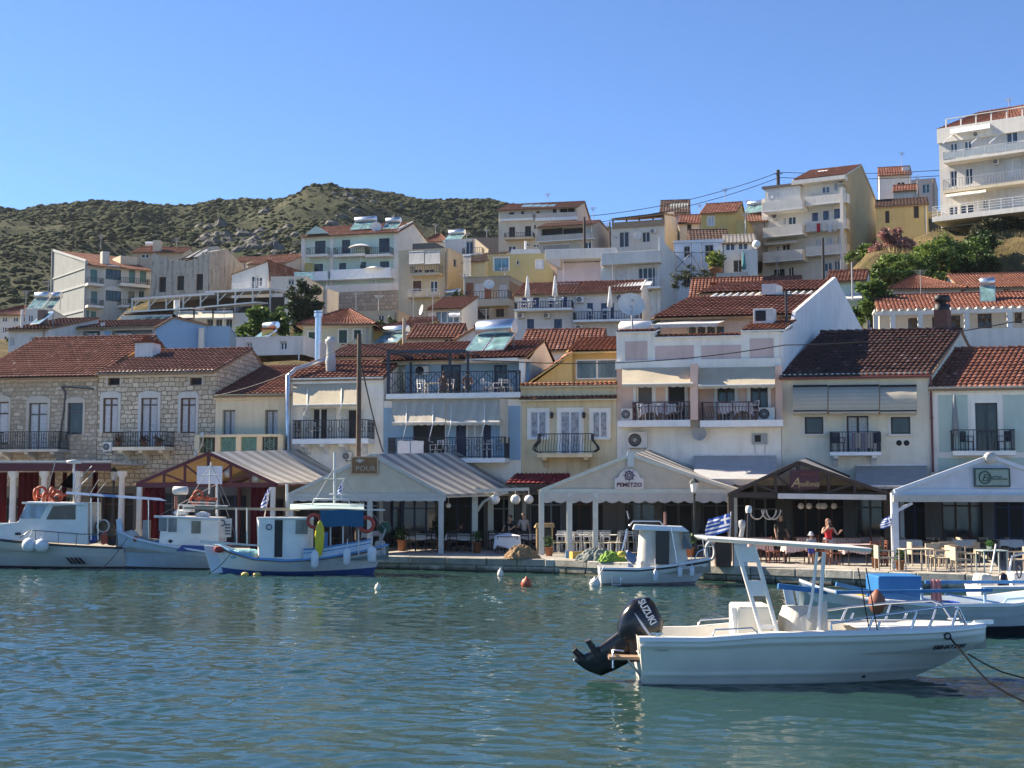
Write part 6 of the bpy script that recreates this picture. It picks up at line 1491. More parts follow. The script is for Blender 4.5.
 for k in range(10):u=.8+k*1.5;mb.bar((u,-.1,s.h),(u,.0,s.h+.9),.12)
 mb.bar((.8,-.1,s.h+.9),(s.w,-.1,s.h+.9),.08);mb.build('roof_railing',FW,s.root)
 for a,b in((973,131.5),(993,159)):s.ac(a,b,a+6,b+5,.3)
 for k,px in enumerate((955,983,1001)):
  p=P(px,133,0);q=P(px-6,143,1.3);MB().bar((p[0],-.02,p[2]),(p[0]-.8,-1.4,q[2]),.08).build('awning_arm',WHITE,s.root)
 s=House('house','white house with pale green wall and red roof below the tan wall',828,866,281,330,100,-.30,8,FMINT);wins(s,[(838,299,846,305)],gl=GLASS);s.finish('gable',(856,270.5),.5,T_FAR,ov=.35,og=.15)
 MB().prism([(.01,-1),(8,-1),(8,s.h),(s.yr,s.zr),(.01,s.h)],0,s.w+.005,s.w+.12).build('side_wall',FLATW,s.root);s.awn(843,862,294,299,1.2,fabric((.7,.71,.7)),.2)
 s=House('house','white house with hipped red roof behind the pergola house',893,962,288,330,108,-.12,9,FLATW);wins(s,[(905,294,914,298),(930,292,943,297)],gl=plain((.6,.58,.54),.6),mull=0);s.finish('hip',(930,276),.5,T_FAR,ov=.4)
 s=House('house','white house with red gable roof above the solar panel on the right',962,1045,287,330,112,-.12,10,FLATW);wins(s,[(1003,288,1010,293)],gl=GLASS);s.finish('gable',(990,274),.5,T_FAR,ov=.4)
 s=House('house','long white house with brown windows behind a white beam pergola at the right',880,1060,309.5,350,93,LINE,8,stucco((.62,.56,.46),.2))
 wins(s,[(908,318,919,329),(932,317,942,329),(951,315.5,960.5,328),(977.5,314,992,328),(1014.5,312,1022,323)],fr=plain((.10,.05,.03),.6),gl=glassmat((.03,.025,.02)));s.finish('gable',(950,294),.5,tilemat((.19,.07,.045),.35),ov=.3,cornice=FW)
 P=lambda px,py,off=0:(s.F(px,py,off)[0],-off,s.F(px,py,off)[1]);mb=MB();zt=P(880,313.5,2.2)[2]
 mb.bar((P(875,313,2.2)[0],-2.2,zt),(s.w,-2.2,zt),.2,.3)
 for k in range(26):u=P(875,313,2.2)[0]+k*.55;mb.bar((u,-2.5,zt+.2),(u,-.02,zt+.25),.1,.14)
 for px in(876,893,920.5,945,967,1010):u=P(px,330,2.2)[0];mb.box(u-.16,-2.36,0,u+.16,-2.04,zt-.1)
 mb.build('pergola',FW,s.root);zb=P(985,329,2.5)[2];MB().box(P(964,330,2.5)[0],-2.7,-1,s.w,-2.4,zb).build('balcony_wall',FW,s.root)
 u,z=s.F(988,300,-1.2);s.solar((u,1.3,z-.1),1.1,1.7,.85,-.15,1,True)
 s=House('house','small yellow house with dark green shuttered windows and red hipped roof',303,371,323,352,93,-.06,7,stucco((.52,.50,.36),.2));wins(s,[(308.5,332,315.5,345),(339,330,347,343),(354,330,361,340)],fr=GREENSH,gl=plain((.03,.07,.06),.5),sur=FW,sw=.1);s.finish('hip',(345,310),.5,tilemat((.19,.07,.045),.35),ov=.4,cornice=FW)
 s=House('house','bright yellow side house right of the small house with green shutters',371.5,403,329,352,94,-.35,6,stucco((.60,.44,.16),.2));s.finish('shed',(385,322),tm=tilemat((.19,.07,.045),.35),ov=.2)
 s.solar((s.F(383,343,2)[0],-2,s.F(383,343,2)[1]),2.2,1.6,.5,-.2,2,True,1.0)
 s=House('house','low white house with rusty roof in the middle just behind the blue house',408,458,337,358,88,-.1,6,FW);wins(s,[(444,338,454,342)],gl=BLACK);s.finish('gable',(435,325),.5,T_FAR,ov=.3)
 s=House('house','small white gable end left of the steel water heater',457,487,338,358,86,-.1,6,FLATW);s.finish('gablefront',(476,327),tm=T_FAR,ov=.25,og=.2)
 s=House('house','old low house with mossy tiles behind the white balcony house',330,385,356,372,80,-.1,7,FGREY);s.finish('gable',(355,346),.5,T_OLD,ov=.3)
 s=House('house','red roofed house between the big dish and the blue house',520,600,349,365,82,-.15,7,FW);s.finish('gable',(570,330),.5,T_FAR,ov=.3)
 s=House('house','long low red roof right of the pink house behind the dark tiled roof',690,762,300,340,98,-.2,8,FW);s.finish('gable',(730,278),.5,T_FAR,ov=.3)
 s=House('house','low white terrace house with yellow chimney beside the green leafy tree',236,303,338,356,86,LINE,6,FW);wins(s,[(246,342,252,350),(280,341,287,350)],gl=GLASS);s.finish('flat');u,z=s.F(268,333,-1);s.chim(u,1.2,s.h-.3,z+.2,.7,stucco((.60,.44,.16),.3),True)
 u,z=s.F(258,336,-.5);s.solar((u,.8,s.h+.1),1.4,1.0,.6,-.5,1,True,.8)
 s=House('house','small cream house with rusty roof between the yellow house and the glazed house',402,428,326,345,104,-.15,6,FCREAM);wins(s,[(408,329,413,336),(418,329,423,336)]);s.finish('gable',(415,318),.5,T_FAR2,ov=.3)
 s=House('house','little ochre house with flat roof below the mint hotel terrace',352,398,312,335,132,-.2,7,FBEIGE);wins(s,[(360,316,366,323),(378,315,384,323)]);s.finish('flat')
 s=House('house','white cottage with red roof below the large white apartments',752,800,286,310,128,-.25,7,FW);wins(s,[(762,289,768,296),(780,288,786,295)]);s.finish('gable',(778,277),.5,T_FAR,ov=.3)
STRIPE=fabric((.60,.55,.46),(.27,.265,.255),.85,1,trans=.1);STRIPE2=fabric((.66,.62,.54),(.42,.38,.32),.9,1,trans=.1);STRIPE3=fabric((.55,.53,.49),(.15,.14,.135),1.3,1,trans=.1)
GABLE_G=fabric((.63,.565,.455),trans=.15);GABLE_W=fabric((.70,.72,.78),trans=.15);VAL=fabric((.62,.60,.55));PALE=plain((.54,.56,.49),.5);MAROON=plain((.10,.014,.02),.5);DKWOOD=plain((.045,.03,.022),.6)
def canopy(name,label,pxl,pxr,pxa,ye,ya,Y,d,phi,rise,cover,postm,front='fabric',gable=None,posts=(0,1),beam_m=None,val=.35,left_cover=None,back_posts=True):
 A=at(pxl,ye,Y);B=at(pxr,ye,Y);T=at(pxa,ya,Y)
 root=thing(name,label,'restaurant canopy',(A[0],Y,QZ));k=math.tan(phi)
 w=B[0]-A[0];ax=T[0]-A[0];ze=A[2]-QZ;za=T[2]-QZ;beam_m=beam_m or postm
 K=lambda x,y,z:(x+y*k,y,z)
 def sheet(x0,z0,x1,z1,m,nm):
  mb=MB();n=14
  def fn(i,j):
   x=x0+(x1-x0)*i;z=z0+(z1-z0)*i
   return K(x,d*j,z+rise*j*(1-abs(x-ax)/max(ax,w-ax)*.6)-.07*sin(i*pi)*(1+.3*sin(j*14)))
  mb.grid(fn,n,16);mb.grid(lambda i,j:(lambda p:(p[0],p[1],p[2]-.02))(fn(1-i,j)),n,16)
  return mb.build(nm,m,root)
 sheet(ax,za,w+.15,ze-.05,cover,'roof_cover');sheet(ax,za,-.15,ze-.05,left_cover or cover,'roof_cover')
 for q in(0,1):
  y=d*q
  for(x0,z0,x1,z1)in((0,ze,ax,za),(w,ze,ax,za)):
   p,r=K(x0,y,z0+rise*q*.4),K(x1,y,z1+rise*q);MB().bar((p[0],p[1]-.05+.1*q,p[2]-.05),(r[0],r[1]-.05+.1*q,r[2]-.05),.12,.14).build('rafter',beam_m,root)
 MB().bar(K(ax,0,za-.12),K(ax,d,za+rise-.12),.12,.14).build('ridge_beam',beam_m,root)
 MB().bar(K(0,0,ze-.08),K(w,0,ze-.08),.16,.2).build('front_beam',beam_m,root)
 for x in(0,w):MB().bar(K(x,0,ze-.08),K(x,d,ze+rise*.4-.08),.12,.16).build('side_beam',beam_m,root)
 for t in posts:
  x=w*t;MB().box(K(x,0,0)[0]-.11,-.11,0,K(x,0,0)[0]+.11,.11,ze-.1).build('post',postm,root)
 if back_posts:
  for x in(0,w):p=K(x,d,0);MB().box(p[0]-.09,d-.09,0,p[0]+.09,d+.09,ze+rise*.4).build('post',postm,root)
 if gable is not None:
  mb=MB();mb.prism([(.1,ze),(w-.1,ze),(ax,za-.12)],1,-.03,.0);mb.build('gable_panel',gable,root)
 if front=='truss':
  MB().bar((ax,-.02,ze),(ax,-.02,za-.1),.14).build('king_post',beam_m,root)
  for s_ in(-1,1):
   xe=0 if s_<0 else w
   for f in(.33,.62):
    x=ax+(xe-ax)*f;z=za+(ze-za)*f-.12
    MB().bar((x,-.02,ze),(x,-.02,z),.1).build('strut',beam_m,root)
    MB().bar((ax+(xe-ax)*max(0,f-.33),-.02,ze),(x,-.02,z),.08).build('brace',beam_m,root)
 if val:
  mb=MB();n=60;ph=pxl
  top=[(w*i/n,-.10,ze-.16)for i in range(n+1)];low=[(w*i/n,-.12+.02*sin(i*1.1),ze-.16-val*(.75+.25*abs(sin(i*pi/4))))for i in range(n+1)]
  mb.add(top+low,[(i,i+1,n+2+i,n+1+i)for i in range(n)],0,True);mb.build('valance',VAL,root)
 root['_ze']=ze;root['_za']=za
 return root,w,ze,za,K
def fl(root):return np.array(root.location)
def local(root,px,py,off=0.0):
 p=at(px,py,root.location[1]-off);return p[0]-root.location[0],-off,p[2]-root.location[2]
def sign(root,x0,y0,x1,y1,m,off=.12,frame=None,arch=0):
 a=local(root,x0,y0,off);b=local(root,x1,y1,off);mb=MB()
 if arch:
  w=b[0]-a[0];h=a[2]-b[2];cx=(a[0]+b[0])/2
  poly=[(a[0],b[2]),(b[0],b[2]),(b[0],b[2]+h*.55),(b[0]-w*.12,b[2]+h*.58)]+[(cx+w*.36*cos(t),b[2]+h*.58+h*.42*sin(t))for t in np.linspace(.12,pi-.12,10)]+[(a[0]+w*.12,b[2]+h*.58),(a[0],b[2]+h*.55)]
  mb.prism(poly,1,-off,-off+.05)
 else:mb.box(a[0],-off,b[2],b[0],-off+.05,a[2])
 o=mb.build('sign_board',m,root)
 if frame is not None:
  f=MB()
  for q in((a[0]-.05,b[2]-.05,b[0]+.05,b[2]),(a[0]-.05,a[2],b[0]+.05,a[2]+.05),(a[0]-.05,b[2],a[0],a[2]),(b[0],b[2],b[0]+.05,a[2])):f.box(q[0],-off-.02,q[1],q[2],-off+.06,q[3])
  f.build('sign_frame',frame,o)
 return o,a,b
def on_quay(px,py):p=atz(px,py,QZ);return(p[0],p[1],QZ)
def lamp_post(px,py,top_py,label,fluted=False):
 L=on_quay(px,py);zt=at(px,top_py,L[1])[2]-QZ
 r=thing('street_lamp',label,'street lamp',L)
 MB().lathe((0,0,0),[(.18,0),(.18,.25),(.10,.35),(.075,.9),(.09,.95),(.05,1.05),(.045,zt-.75),(.08,zt-.7),(.04,zt-.62)],12).build('pole',plain((.035,.045,.045),.5),r)
 h=MB().lathe((0,0,0),[(.06,zt-.62),(.13,zt-.58),(.18,zt-.2)],6,0,False).build('lantern_glass',glassmat((.30,.32,.32),.15),r)
 MB().lathe((0,0,0),[(.22,zt-.2),(.2,zt-.15),(.08,zt-.03),(.03,zt),(0,zt+.07)],8,0,False).build('lantern_cap',plain((.035,.045,.045),.5),r)
 return r
def flag(px,py,h,label,w,hh,drop=.5,lean=0.0,base=None,Y=None):
 L=base or on_quay(px,py);r=thing('greek_flag',label,'flag',L)
 MB().tube([(0,0,0),(lean*h,0,h)],.022,6).build('pole',OFFW,r)
 mb=MB();n,m=12,9
 def fn(i,j):
  x=-i*w*(1-drop*.35);z=h*.97-hh*(1-j)-drop*w*i*.8;return(lean*h*(z/h)+x+.04*sin(j*5+i*3),.07*sin(i*7+j*2),z)
 vs=[fn(i/n,j/m)for j in range(m+1)for i in range(n+1)];fs=[];ms=[]
 for j in range(m):
  for i in range(n):
   c=j%2==0
   if i<5 and j>=4:c=not(i==2 or j==6)
   elif False:pass
   mb.add([vs[j*(n+1)+i],vs[j*(n+1)+i+1],vs[(j+1)*(n+1)+i+1],vs[(j+1)*(n+1)+i]],[(0,1,2,3)],0 if c else 1,True)
 mb.build('cloth',[fabric((.03,.10,.42)),fabric((.78,.78,.80))],r)
 return r
def quay_life():
 A=at(-60,462,63);r=thing('pergola','dark red flat roofed cafe pergola with white columns at the far left','restaurant canopy',(A[0],63,QZ));w=at(112,462,63)[0]-A[0];z=A[2]-QZ
 MB().box(0,-.1,z-.08,w,6.5,z).build('roof',plain((.5,.5,.5),.6),r);MB().box(0,-.14,z-.42,w,-.102,z-.06).build('fascia',plain((.085,.02,.028),.6),r);MB().box(0,-.2,z,w,-.1,z+.06).build('roof_edge',OFFW,r)
 for i,px in enumerate((-40,12,43,77,121)):
  u=at(px,500,63)[0]-A[0];mb=MB();mb.lathe((u,.1,0),[(.22,0),(.22,.3),(.15,.36),(.14,z-.75),(.24,z-.6),(.24,z-.43)],12);mb.build('column',OFFW,r)
 for i,(a,b)in enumerate(((-30,6),(18,38),(50,54),(62,66),(92,97))):
  u0,u1=at(a,500,65)[0]-A[0],at(b,500,65)[0]-A[0];mb=MB();mb.grid(lambda i_,j:(u0+(u1-u0)*i_,2+.06*sin(i_*20),.0+(z-.45)*j),20,1);mb.build('side_curtain',fabric((.07,.007,.012),trans=.1),r)
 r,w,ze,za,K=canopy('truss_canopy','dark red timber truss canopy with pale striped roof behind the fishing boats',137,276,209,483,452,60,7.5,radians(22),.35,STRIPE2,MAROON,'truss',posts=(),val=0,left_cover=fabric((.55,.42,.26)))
 for t in(0.02,.98):
  MB().box(w*t-.14,-.14,0,w*t+.14,.14,1.0).build('post_foot',OFFW,r);MB().box(w*t-.1,-.1,1.0,w*t+.1,.1,ze-.18).build('post',OFFW,r)
 for t in(.1,.9):
  mb=MB();u0=w*t-.55;mb.grid(lambda i,j:(u0+1.1*i,.35+.05*sin(i*22),(ze-.2)*j),20,1);mb.build('side_curtain',fabric((.07,.007,.014),trans=.1),r)
 o,a,b=sign(r,197,466,222,484,plain((.62,.62,.66),.6),.3)
 for px,py in((228,473),(256,478)):
  u,y,z_=local(r,px,py,-.3);MB().ball((u,.3,z_),.2,10).build('globe_lamp',LAMPW,r)
 r,w,ze,za,K=canopy('awning_canopy','grey fabric gable canopy with black and white striped slope and wooden name board',288,446,372,494,454,58.5,6.2,radians(29),.25,STRIPE,plain((.46,.46,.42),.5),'fabric',GABLE_G,posts=(.02,.52,.97),val=.16)
 o,a,b=sign(r,352,457.5,377,473.5,plain((.21,.10,.035),.5,var=.3),.12,plain((.48,.34,.22),.5))
 cx=(a[0]+b[0])/2;text('POUR',.30,plain((.42,.38,.30),.5),o,(cx+.05,-.135,b[2]+.12),name='sign_text',sx=1.1)
 mb=MB()
 for t in(-.9,-.45,0,.45,.9):mb.add([(cx-.2,-.135,b[2]+.45),(cx-.2+.22*sin(t-.16),-.136,b[2]+.45+.15*cos(t)),(cx-.2+.26*sin(t),-.137,b[2]+.45+.2*cos(t)),(cx-.2+.22*sin(t+.16),-.136,b[2]+.45+.15*cos(t))],[(0,1,2,3)])
 mb.build('crown_emblem',plain((.7,.68,.6),.5),o)
 L=on_quay(478,551);pr=thing('lamp_pergola','pale blue arched pergola with three white globe lamps in front of the yellow house','pergola',L);zz=lambda py:at(478,py,L[1])[2]-QZ;X=lambda px:at(px,490,L[1])[0]-L[0]
 for px,y in((475,0),(490,2.2),(511,3.6)):MB().box(X(px)-.13,y-.1,0,X(px)+.13,y+.1,zz(491)).build('post',PALE,pr)
 for y in(0,1.2,2.4,3.6):
  mb=MB();mb.bar((X(470),y,zz(491)),(X(529),y,zz(489)),.1,.14);mb.tube([(X(476),y,zz(512)),(X(483),y,zz(502)),(X(494),y,zz(496)),(X(508),y,zz(492))],.06,6);mb.build('arch_beam',PALE,pr)
 MB().bar((X(476),0,zz(488)),(X(476),3.6,zz(488)),.12).build('cross_beam',PALE,pr)
 for px,py,rr in((495,499.5,5),(515.5,499.5,5),(529,499.5,4.6),(448.8,505.5,2.6)):
  c=(X(px),.1 if px>460 else-.3,zz(py));o=MB().ball(c,rr*L[1]/FPX,16).build('globe_lamp',LAMPW,pr);MB().tube([(c[0],c[1],c[2]+rr*L[1]/FPX),(c[0],c[1],zz(489))],.02,5).build('hanger',GREY,o)
 A=at(505,484,62.5);rb=MB();w_=at(545,484,62.5)[0]-A[0];q=((0,0,0),(w_+1.2,0,0),(w_+1.2,1.4,.5),(.5,1.4,.5));tiles(rb,*q);rb.slab(q,.08,1);o=rb.build('porch_roof',[tilemat((.22,.035,.04),.2),DKWOOD],rnd=True);o.location=A;tag(o,'small dark red tiled porch roof on the front of the yellow house','porch')
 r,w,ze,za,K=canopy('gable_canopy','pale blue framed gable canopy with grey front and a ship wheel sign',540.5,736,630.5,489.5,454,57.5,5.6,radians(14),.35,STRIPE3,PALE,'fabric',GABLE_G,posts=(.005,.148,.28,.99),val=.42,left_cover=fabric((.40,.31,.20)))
 o,a,b=sign(r,614.5,469,644,489,plain((.66,.60,.56),.6),.12,None,1);cx=(a[0]+b[0])/2;red=plain((.10,.015,.03),.5)
 text('PEMETZO',.235,red,o,(cx,-.128,b[2]+.1),name='sign_text',sx=1.05,bold=.006)
 mb=MB();cz=b[2]+.57;mb.torus((cx,-.135,cz),.17,.028,n=20,k=5);mb.torus((cx,-.135,cz),.07,.02,n=12,k=5)
 for k in range(8):t=k*pi/4;mb.tube([(cx+.05*cos(t),-.135,cz+.05*sin(t)),(cx+.26*cos(t),-.135,cz+.26*sin(t))],.016,5)
 mb.build('ship_wheel_emblem',plain((.07,.05,.12),.5),o)
 mb=MB();u=w*.461;MB().box(u-.14,-.14,za-.55,u+.14,-.06,za+.1).build('ridge_plate',plain((.5,.55,.54),.5),r)
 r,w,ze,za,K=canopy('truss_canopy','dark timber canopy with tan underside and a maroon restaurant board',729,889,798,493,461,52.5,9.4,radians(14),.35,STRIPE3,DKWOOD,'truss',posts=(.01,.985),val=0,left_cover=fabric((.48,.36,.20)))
 o,a,b=sign(r,790,470,819.5,489,plain((.07,.012,.022),.5),.14);gold=plain((.55,.42,.18),.45)
 text('pollonia',.30,gold,o,(b[0]-.02,-.155,b[2]+.1),name='sign_text',align='RIGHT',shear=.25,sx=.84);text('A',.52,gold,o,(a[0]+.2,-.155,b[2]+.08),name='sign_text',shear=.3);text('RESTAURANT',.10,plain((.35,.10,.06),.5),o,((a[0]+b[0])/2+.18,-.155,a[2]-.2),name='sign_text')
 p=local(r,778,496,.2);q=local(r,886,497.5,.2);MB().bar((p[0],-.2,p[2]),(q[0],-.2,q[2]),.1,.2).build('blind_roll',OFFW,r)
 for px in(756.5,768.5,773):u=local(r,px,500,.0);MB().torus((u[0],-.05,u[2]-.35),.28,.03,n=12,k=5,a0=pi*1.02,a1=pi*1.98,sq=1.4).build('rope_loop',plain((.5,.46,.38),.8),r)
 for k,px in enumerate((801,809,819,822.5,824.5,834)):
  u=local(r,px,506,-1.6);MB().ball((u[0],1.6,u[2]),.13,8).build('globe_lamp',plain((.5,.48,.42),.4),r)
 r,w,ze,za,K=canopy('gable_canopy','white fronted gable canopy with a green oval name board at the right edge',894,1088,990,490,455,47.5,13.2,radians(17),.0,STRIPE3,plain((.62,.65,.70),.5),'fabric',GABLE_W,posts=(.0,1),val=0)
 p=local(r,893,498.5,.15);q=local(r,1090,498.5,.15);MB().bar((p[0],-.16,p[2]),(q[0],-.16,q[2]),.1,.24).build('blind_roll',VAL,r)
 u=local(r,893,513,0);v=local(r,912,503,0);MB().bar((u[0],0,u[2]),(v[0],0,v[2]),.1).build('brace',plain((.62,.65,.70),.5),r)
 gm=plain((.26,.34,.29),.5);dg=plain((.035,.07,.055),.5)
 o,a,b=sign(r,975.5,469.5,1009,485.5,gm,.12,dg);h=a[2]-b[2];cx=a[0]+(b[0]-a[0])*.28;cz=(a[2]+b[2])/2
 mb=MB();mb.torus((cx,-.14,cz),h*.36,.022,n=24,k=5,sq=1.05);mb.bar((cx+h*.3,-.14,cz-h*.1),(b[0]-.05,-.14,cz-h*.1),.03);mb.tube([(cx+h*.36,-.14,cz+.0),(cx+h*.7,-.14,cz+.04),(cx+h,-.14,cz+.0),(b[0]-.25,-.14,cz+.06)],.012,5);mb.build('oval_emblem',dg,o)
 text('El',.34,dg,o,(cx,-.14,cz-.12),name='sign_text',shear=.35)
 MB().lathe((w*.4948,-.1,za-.1),[(0,-.12),(.2,-.12),(.2,.12),(0,.12)],10,0,True,1).build('ridge_plate',plain((.5,.48,.44),.5),r)
 dkm=plain((.022,.02,.02),.6);wc=fabric((.74,.74,.75),trans=.1);pinkc=fabric((.62,.40,.36),(.70,.56,.50),.12,trans=.1);whm=plain((.74,.75,.74),.5);wick=plain((.46,.38,.28),.8,var=.25,vs=20)
 CD=chair_proto('taverna_chair',dkm,plain((.10,.075,.05),.7));CW=chair_proto('taverna_chair',whm,plain((.60,.55,.42),.8));CR=chair_proto('taverna_chair',plain((.16,.05,.03),.6));CK=chair_proto('wicker_chair',wick,None,solid=True,arm=True,w=.56,bh=.85)
 rnd=random.Random(11)
 names=('cafe table furthest left beside the round bush','wide cafe table right of the round bush','small cafe table behind the wide one','near cafe table with the long white drape','cafe table half hidden behind the menu board')
 for i,(px,py,wd)in enumerate(((421,550.5,1.3),(463,551,1.5),(499,549.5,.9),(507.5,553.5,1.1),(529,550.5,.8))):
  L=on_quay(px,py);small_table('cafe_table',names[i],L,0,dkm,.75,wd*.85)
  cloth_on('tablecloth','white cloth on the '+names[i],L,0,wd,.85,.76,.28 if i!=3 else .55,wc,None,.12 if i==3 else 0)
  for j,(dx,dy,rz)in enumerate(((-.3,-.75,pi),(.35,-.75,pi+.2),(-.3,.8,0))):
   if i==3 and j<2:continue
   put(CD,(L[0]+dx*wd,L[1]+dy,QZ),rz,'dark chair, %s of the %s'%(('near left seat','near right seat','far side seat')[j],names[i]))
 for i,(px,py)in enumerate(((405,548),(440,547),(452,547))):put(CD,on_quay(px,py),.4*i,('lone dark chair behind the left boat stern','dark chair just right of the round bush','dark chair against the pergola post foot')[i])
 for nm_,xs_,py,fc in(('awning canopy',(305,322,372,392,410),547,CD),('ship wheel canopy',(645,662,680,705),549.5,CD),('dark timber canopy',(762,785,806,838,868),556,CR),('white canopy',(908,928,962,984,1008),559,CK)):
  for i,px in enumerate(xs_):
   L=on_quay(px,py);small_table('cafe_table','%s shaded table from the left in the back row under the %s'%(ORD[i],nm_),L,0,DKWOOD,.75,.8)
   if i%2==0:cloth_on('tablecloth','cloth on the %s shaded table from the left under the %s'%(ORD[i],nm_),L,0,.9,.85,.76,.3,(wc,pinkc)[fc is CR])
   for j,(dx,rz)in enumerate(((-.7,pi/2),(.7,-pi/2))):put(fc,(L[0]+dx,L[1]+.1,QZ),rz+rnd.uniform(-.3,.3),'%s chair of the %s back row table under the %s'%(('left','right')[j],ORD[i],nm_))
 for i,(px,py,r_,h_,lab)in enumerate(((549,556,.22,.8,'small leafy pot plant right of the menu board'),(690,557,.25,.9,'green pot plant left of the black street lamp'),(900,570,.2,.7,'small pot plant at the foot of the white canopy post'),(477,553,.25,1.0,'pot plant at the foot of the lamp pergola post'),(402,551,.28,1.1,'leafy pot plant right of the blue trimmed boat'),(876,568,.2,.8,'pot plant left of the small hanging flag'))):pot_plant(on_quay(px,py),r_,h_,lab)
 for i,(px,py,c)in enumerate(((573,558,(.10,.25,.45)),(578,558.5,(.5,.35,.08)),(668,563,(.3,.3,.3)))):
  L=on_quay(px,py);o=MB().box(-.3,-.2,0,.3,.2,.03).box(-.3,-.2,.03,.3,-.17,.28).box(-.3,.17,.03,.3,.2,.28).box(-.3,-.17,.03,-.27,.17,.28).box(.27,-.17,.03,.3,.17,.28).build('fish_crate',plain(c,.6));o.location=L;o.rotation_euler=(0,0,.3*i);tag(o,('blue plastic crate on the quay left of the nets','ochre plastic crate on the quay left of the nets','grey plastic crate on the quay behind the cabin boat')[i],'crate')
 L=on_quay(443,550);b=thing('potted_bush','dark round bush in a pot among the dark chairs','plant',L);MB().lathe((0,0,0),[(.25,0),(.34,.5),(.3,.5),(0,.45)],10).build('pot',plain((.12,.06,.04),.8),b);mb=MB();leaves(mb,(0,0,1.0),.62,700,.07,random.Random(4),(1,1,1.05),.3);mb.build('foliage',leafmat((.012,.03,.012),(.04,.075,.03)),b,rnd=True)
 k=0
 for row,(y0,n)in enumerate(((552.6,9),(550.2,9))):
  for i in range(n):
   px=553+i*8.6+row*3+rnd.uniform(-1.5,1.5);put(CW,on_quay(px,y0+rnd.uniform(-.3,.3)),rnd.choice((0,pi,pi/2,-pi/2))+rnd.uniform(-.3,.3),'%s white taverna chair from the left in the %s row by the menu board'%(ORD[i],('front','back')[row]))
 for i,px in enumerate((565,588,611)):small_table('taverna_table','%s white table among the white taverna chairs'%('left','middle','right')[i],on_quay(px,551.4),0,whm,.75,.8)
 for i,px in enumerate((632,640,650)):put(CW,on_quay(px,551.5),.6*i,('white taverna chair just left of the cabin boat canvas','white taverna chair behind the cabin boat canvas','white taverna chair right behind the cabin boat roof')[i])
 for i,(px,py)in enumerate(((702,556),(710,557),(716,554))):put(CW,on_quay(px,py),1.1*i,('white taverna chair beside the black lamp post','white taverna chair between lamp post and flag planter','white taverna chair closest to the flag planter')[i])
 L=on_quay(544.5,553.5);r=thing('menu_board','wooden menu board with a black panel and slanted top on the quay','menu board',L,.12);tan=plain((.40,.28,.14),.6)
 MB().box(-.3,-.04,.12,.3,.0,1.05).build('black_panel',BLACK,r)
 for x in(-.36,.30):MB().box(x,-.08,0,x+.06,.06,1.12).build('leg',tan,r)
 MB().hexa([(-.42,-.14,1.12),(.42,-.14,1.12),(.42,.35,1.12),(-.42,.35,1.12)],[(-.36,-.05,1.3),(.42,-.05,1.3),(.42,.35,1.3),(-.30,.35,1.3)]).build('top_box',tan,r);MB().box(-.36,-.05,.05,.36,.04,.12).build('rail',tan,r)
 def heap(px,py,w,h,m,label,sd):
  L=on_quay(px,py);rr=random.Random(sd);mb=MB();ph=[rr.random()*6 for _ in range(6)]
  def fn(i,j):
   a=2*pi*i;q=sin(j*pi/2);rad=(1+.12*sin(3*a+ph[0])+.08*sin(7*a+ph[1]));z=h*(1-q**2.2)*(1+.15*sin(5*a+ph[2])*q)+.03*sin(17*a+9*j+ph[3])
   return(w*.5*q*rad*cos(a),w*.3*q*rad*sin(a),max(0,z))
  mb.grid(fn,60,16);o=mb.build('net_pile',m);o.location=L
  md=o.modifiers.new('sub','SUBSURF');md.levels=md.render_levels=1
  tx=bpy.data.textures.new('net','CLOUDS');tx.noise_scale=.14;dm=o.modifiers.new('disp','DISPLACE');dm.texture=tx;dm.strength=.16
  return tag(o,label,'net pile')
 heap(521,558.5,1.45,.52,plain((.30,.19,.10),.95,var=.4,vs=16),'tan heap of fishing nets on the quay edge in front of the menu board',1);heap(597,560.5,1.5,.5,plain((.20,.22,.20),.95,var=.4,vs=14),'grey heap of nets on the quay behind the small outboard',2);heap(611,561.5,1.1,.38,plain((.20,.34,.05),.8,var=.35,vs=10),'bright green net bundle on the quay by the cabin boat',3)
 nm=('table left of the white arch legs','table under the left end of the arch roof','table beside the child','table right of the woman in red','table deep inside behind the woman in red')
 for i,(px,py,wd)in enumerate(((759,562,.9),(745,560,.8),(797,563.5,.95),(858,565.5,1.15),(846,557,1.0))):
  L=on_quay(px,py);small_table('taverna_table','pink clothed '+nm[i],L,0,DKWOOD,.75,wd*.85);cloth_on('tablecloth','pale pink cloth on the '+nm[i],L,0,wd,.85,.76,.34,pinkc)
  for j,(dx,rz)in enumerate(((-.85,pi/2),(.85,-pi/2))):put(CR,(L[0]+dx,L[1]+.2,QZ),rz+rnd.uniform(-.2,.2),'reddish chair %s of the pink %s'%(('left','right')[j],nm[i]))
 L=on_quay(880,566.5);put(CR,L,.3,'reddish wooden chair beside the white canopy post and its flag')
 for i,(px,py)in enumerate(((914,571),(992,573),(945,566))):
  L=on_quay(px,py);small_table('cafe_table',('pale wooden cafe table beside the white canopy post','pale green cafe table with a plant pot at the right','shaded cafe table inside the white canopy')[i],L,0,plain(((.52,.45,.36),(.40,.46,.42),(.2,.16,.12))[i],.6),.75,.85)
  for j,(dx,rz)in enumerate(((-.95,pi/2),(.95,-pi/2))):put(CK,(L[0]+dx,L[1]+.15,QZ),rz,'wicker armchair on the %s of the %s'%(('left','right')[j],('pale wooden cafe table','pale green cafe table','shaded cafe table inside')[i]))
 for i,px in enumerate((937,943,949)):put(CK,on_quay(px,568-i*1.2),.3-.2*i,('nearest wicker armchair of the row between the two cafe tables','second wicker armchair of the row between the two cafe tables','farthest wicker armchair of the row between the two cafe tables')[i])
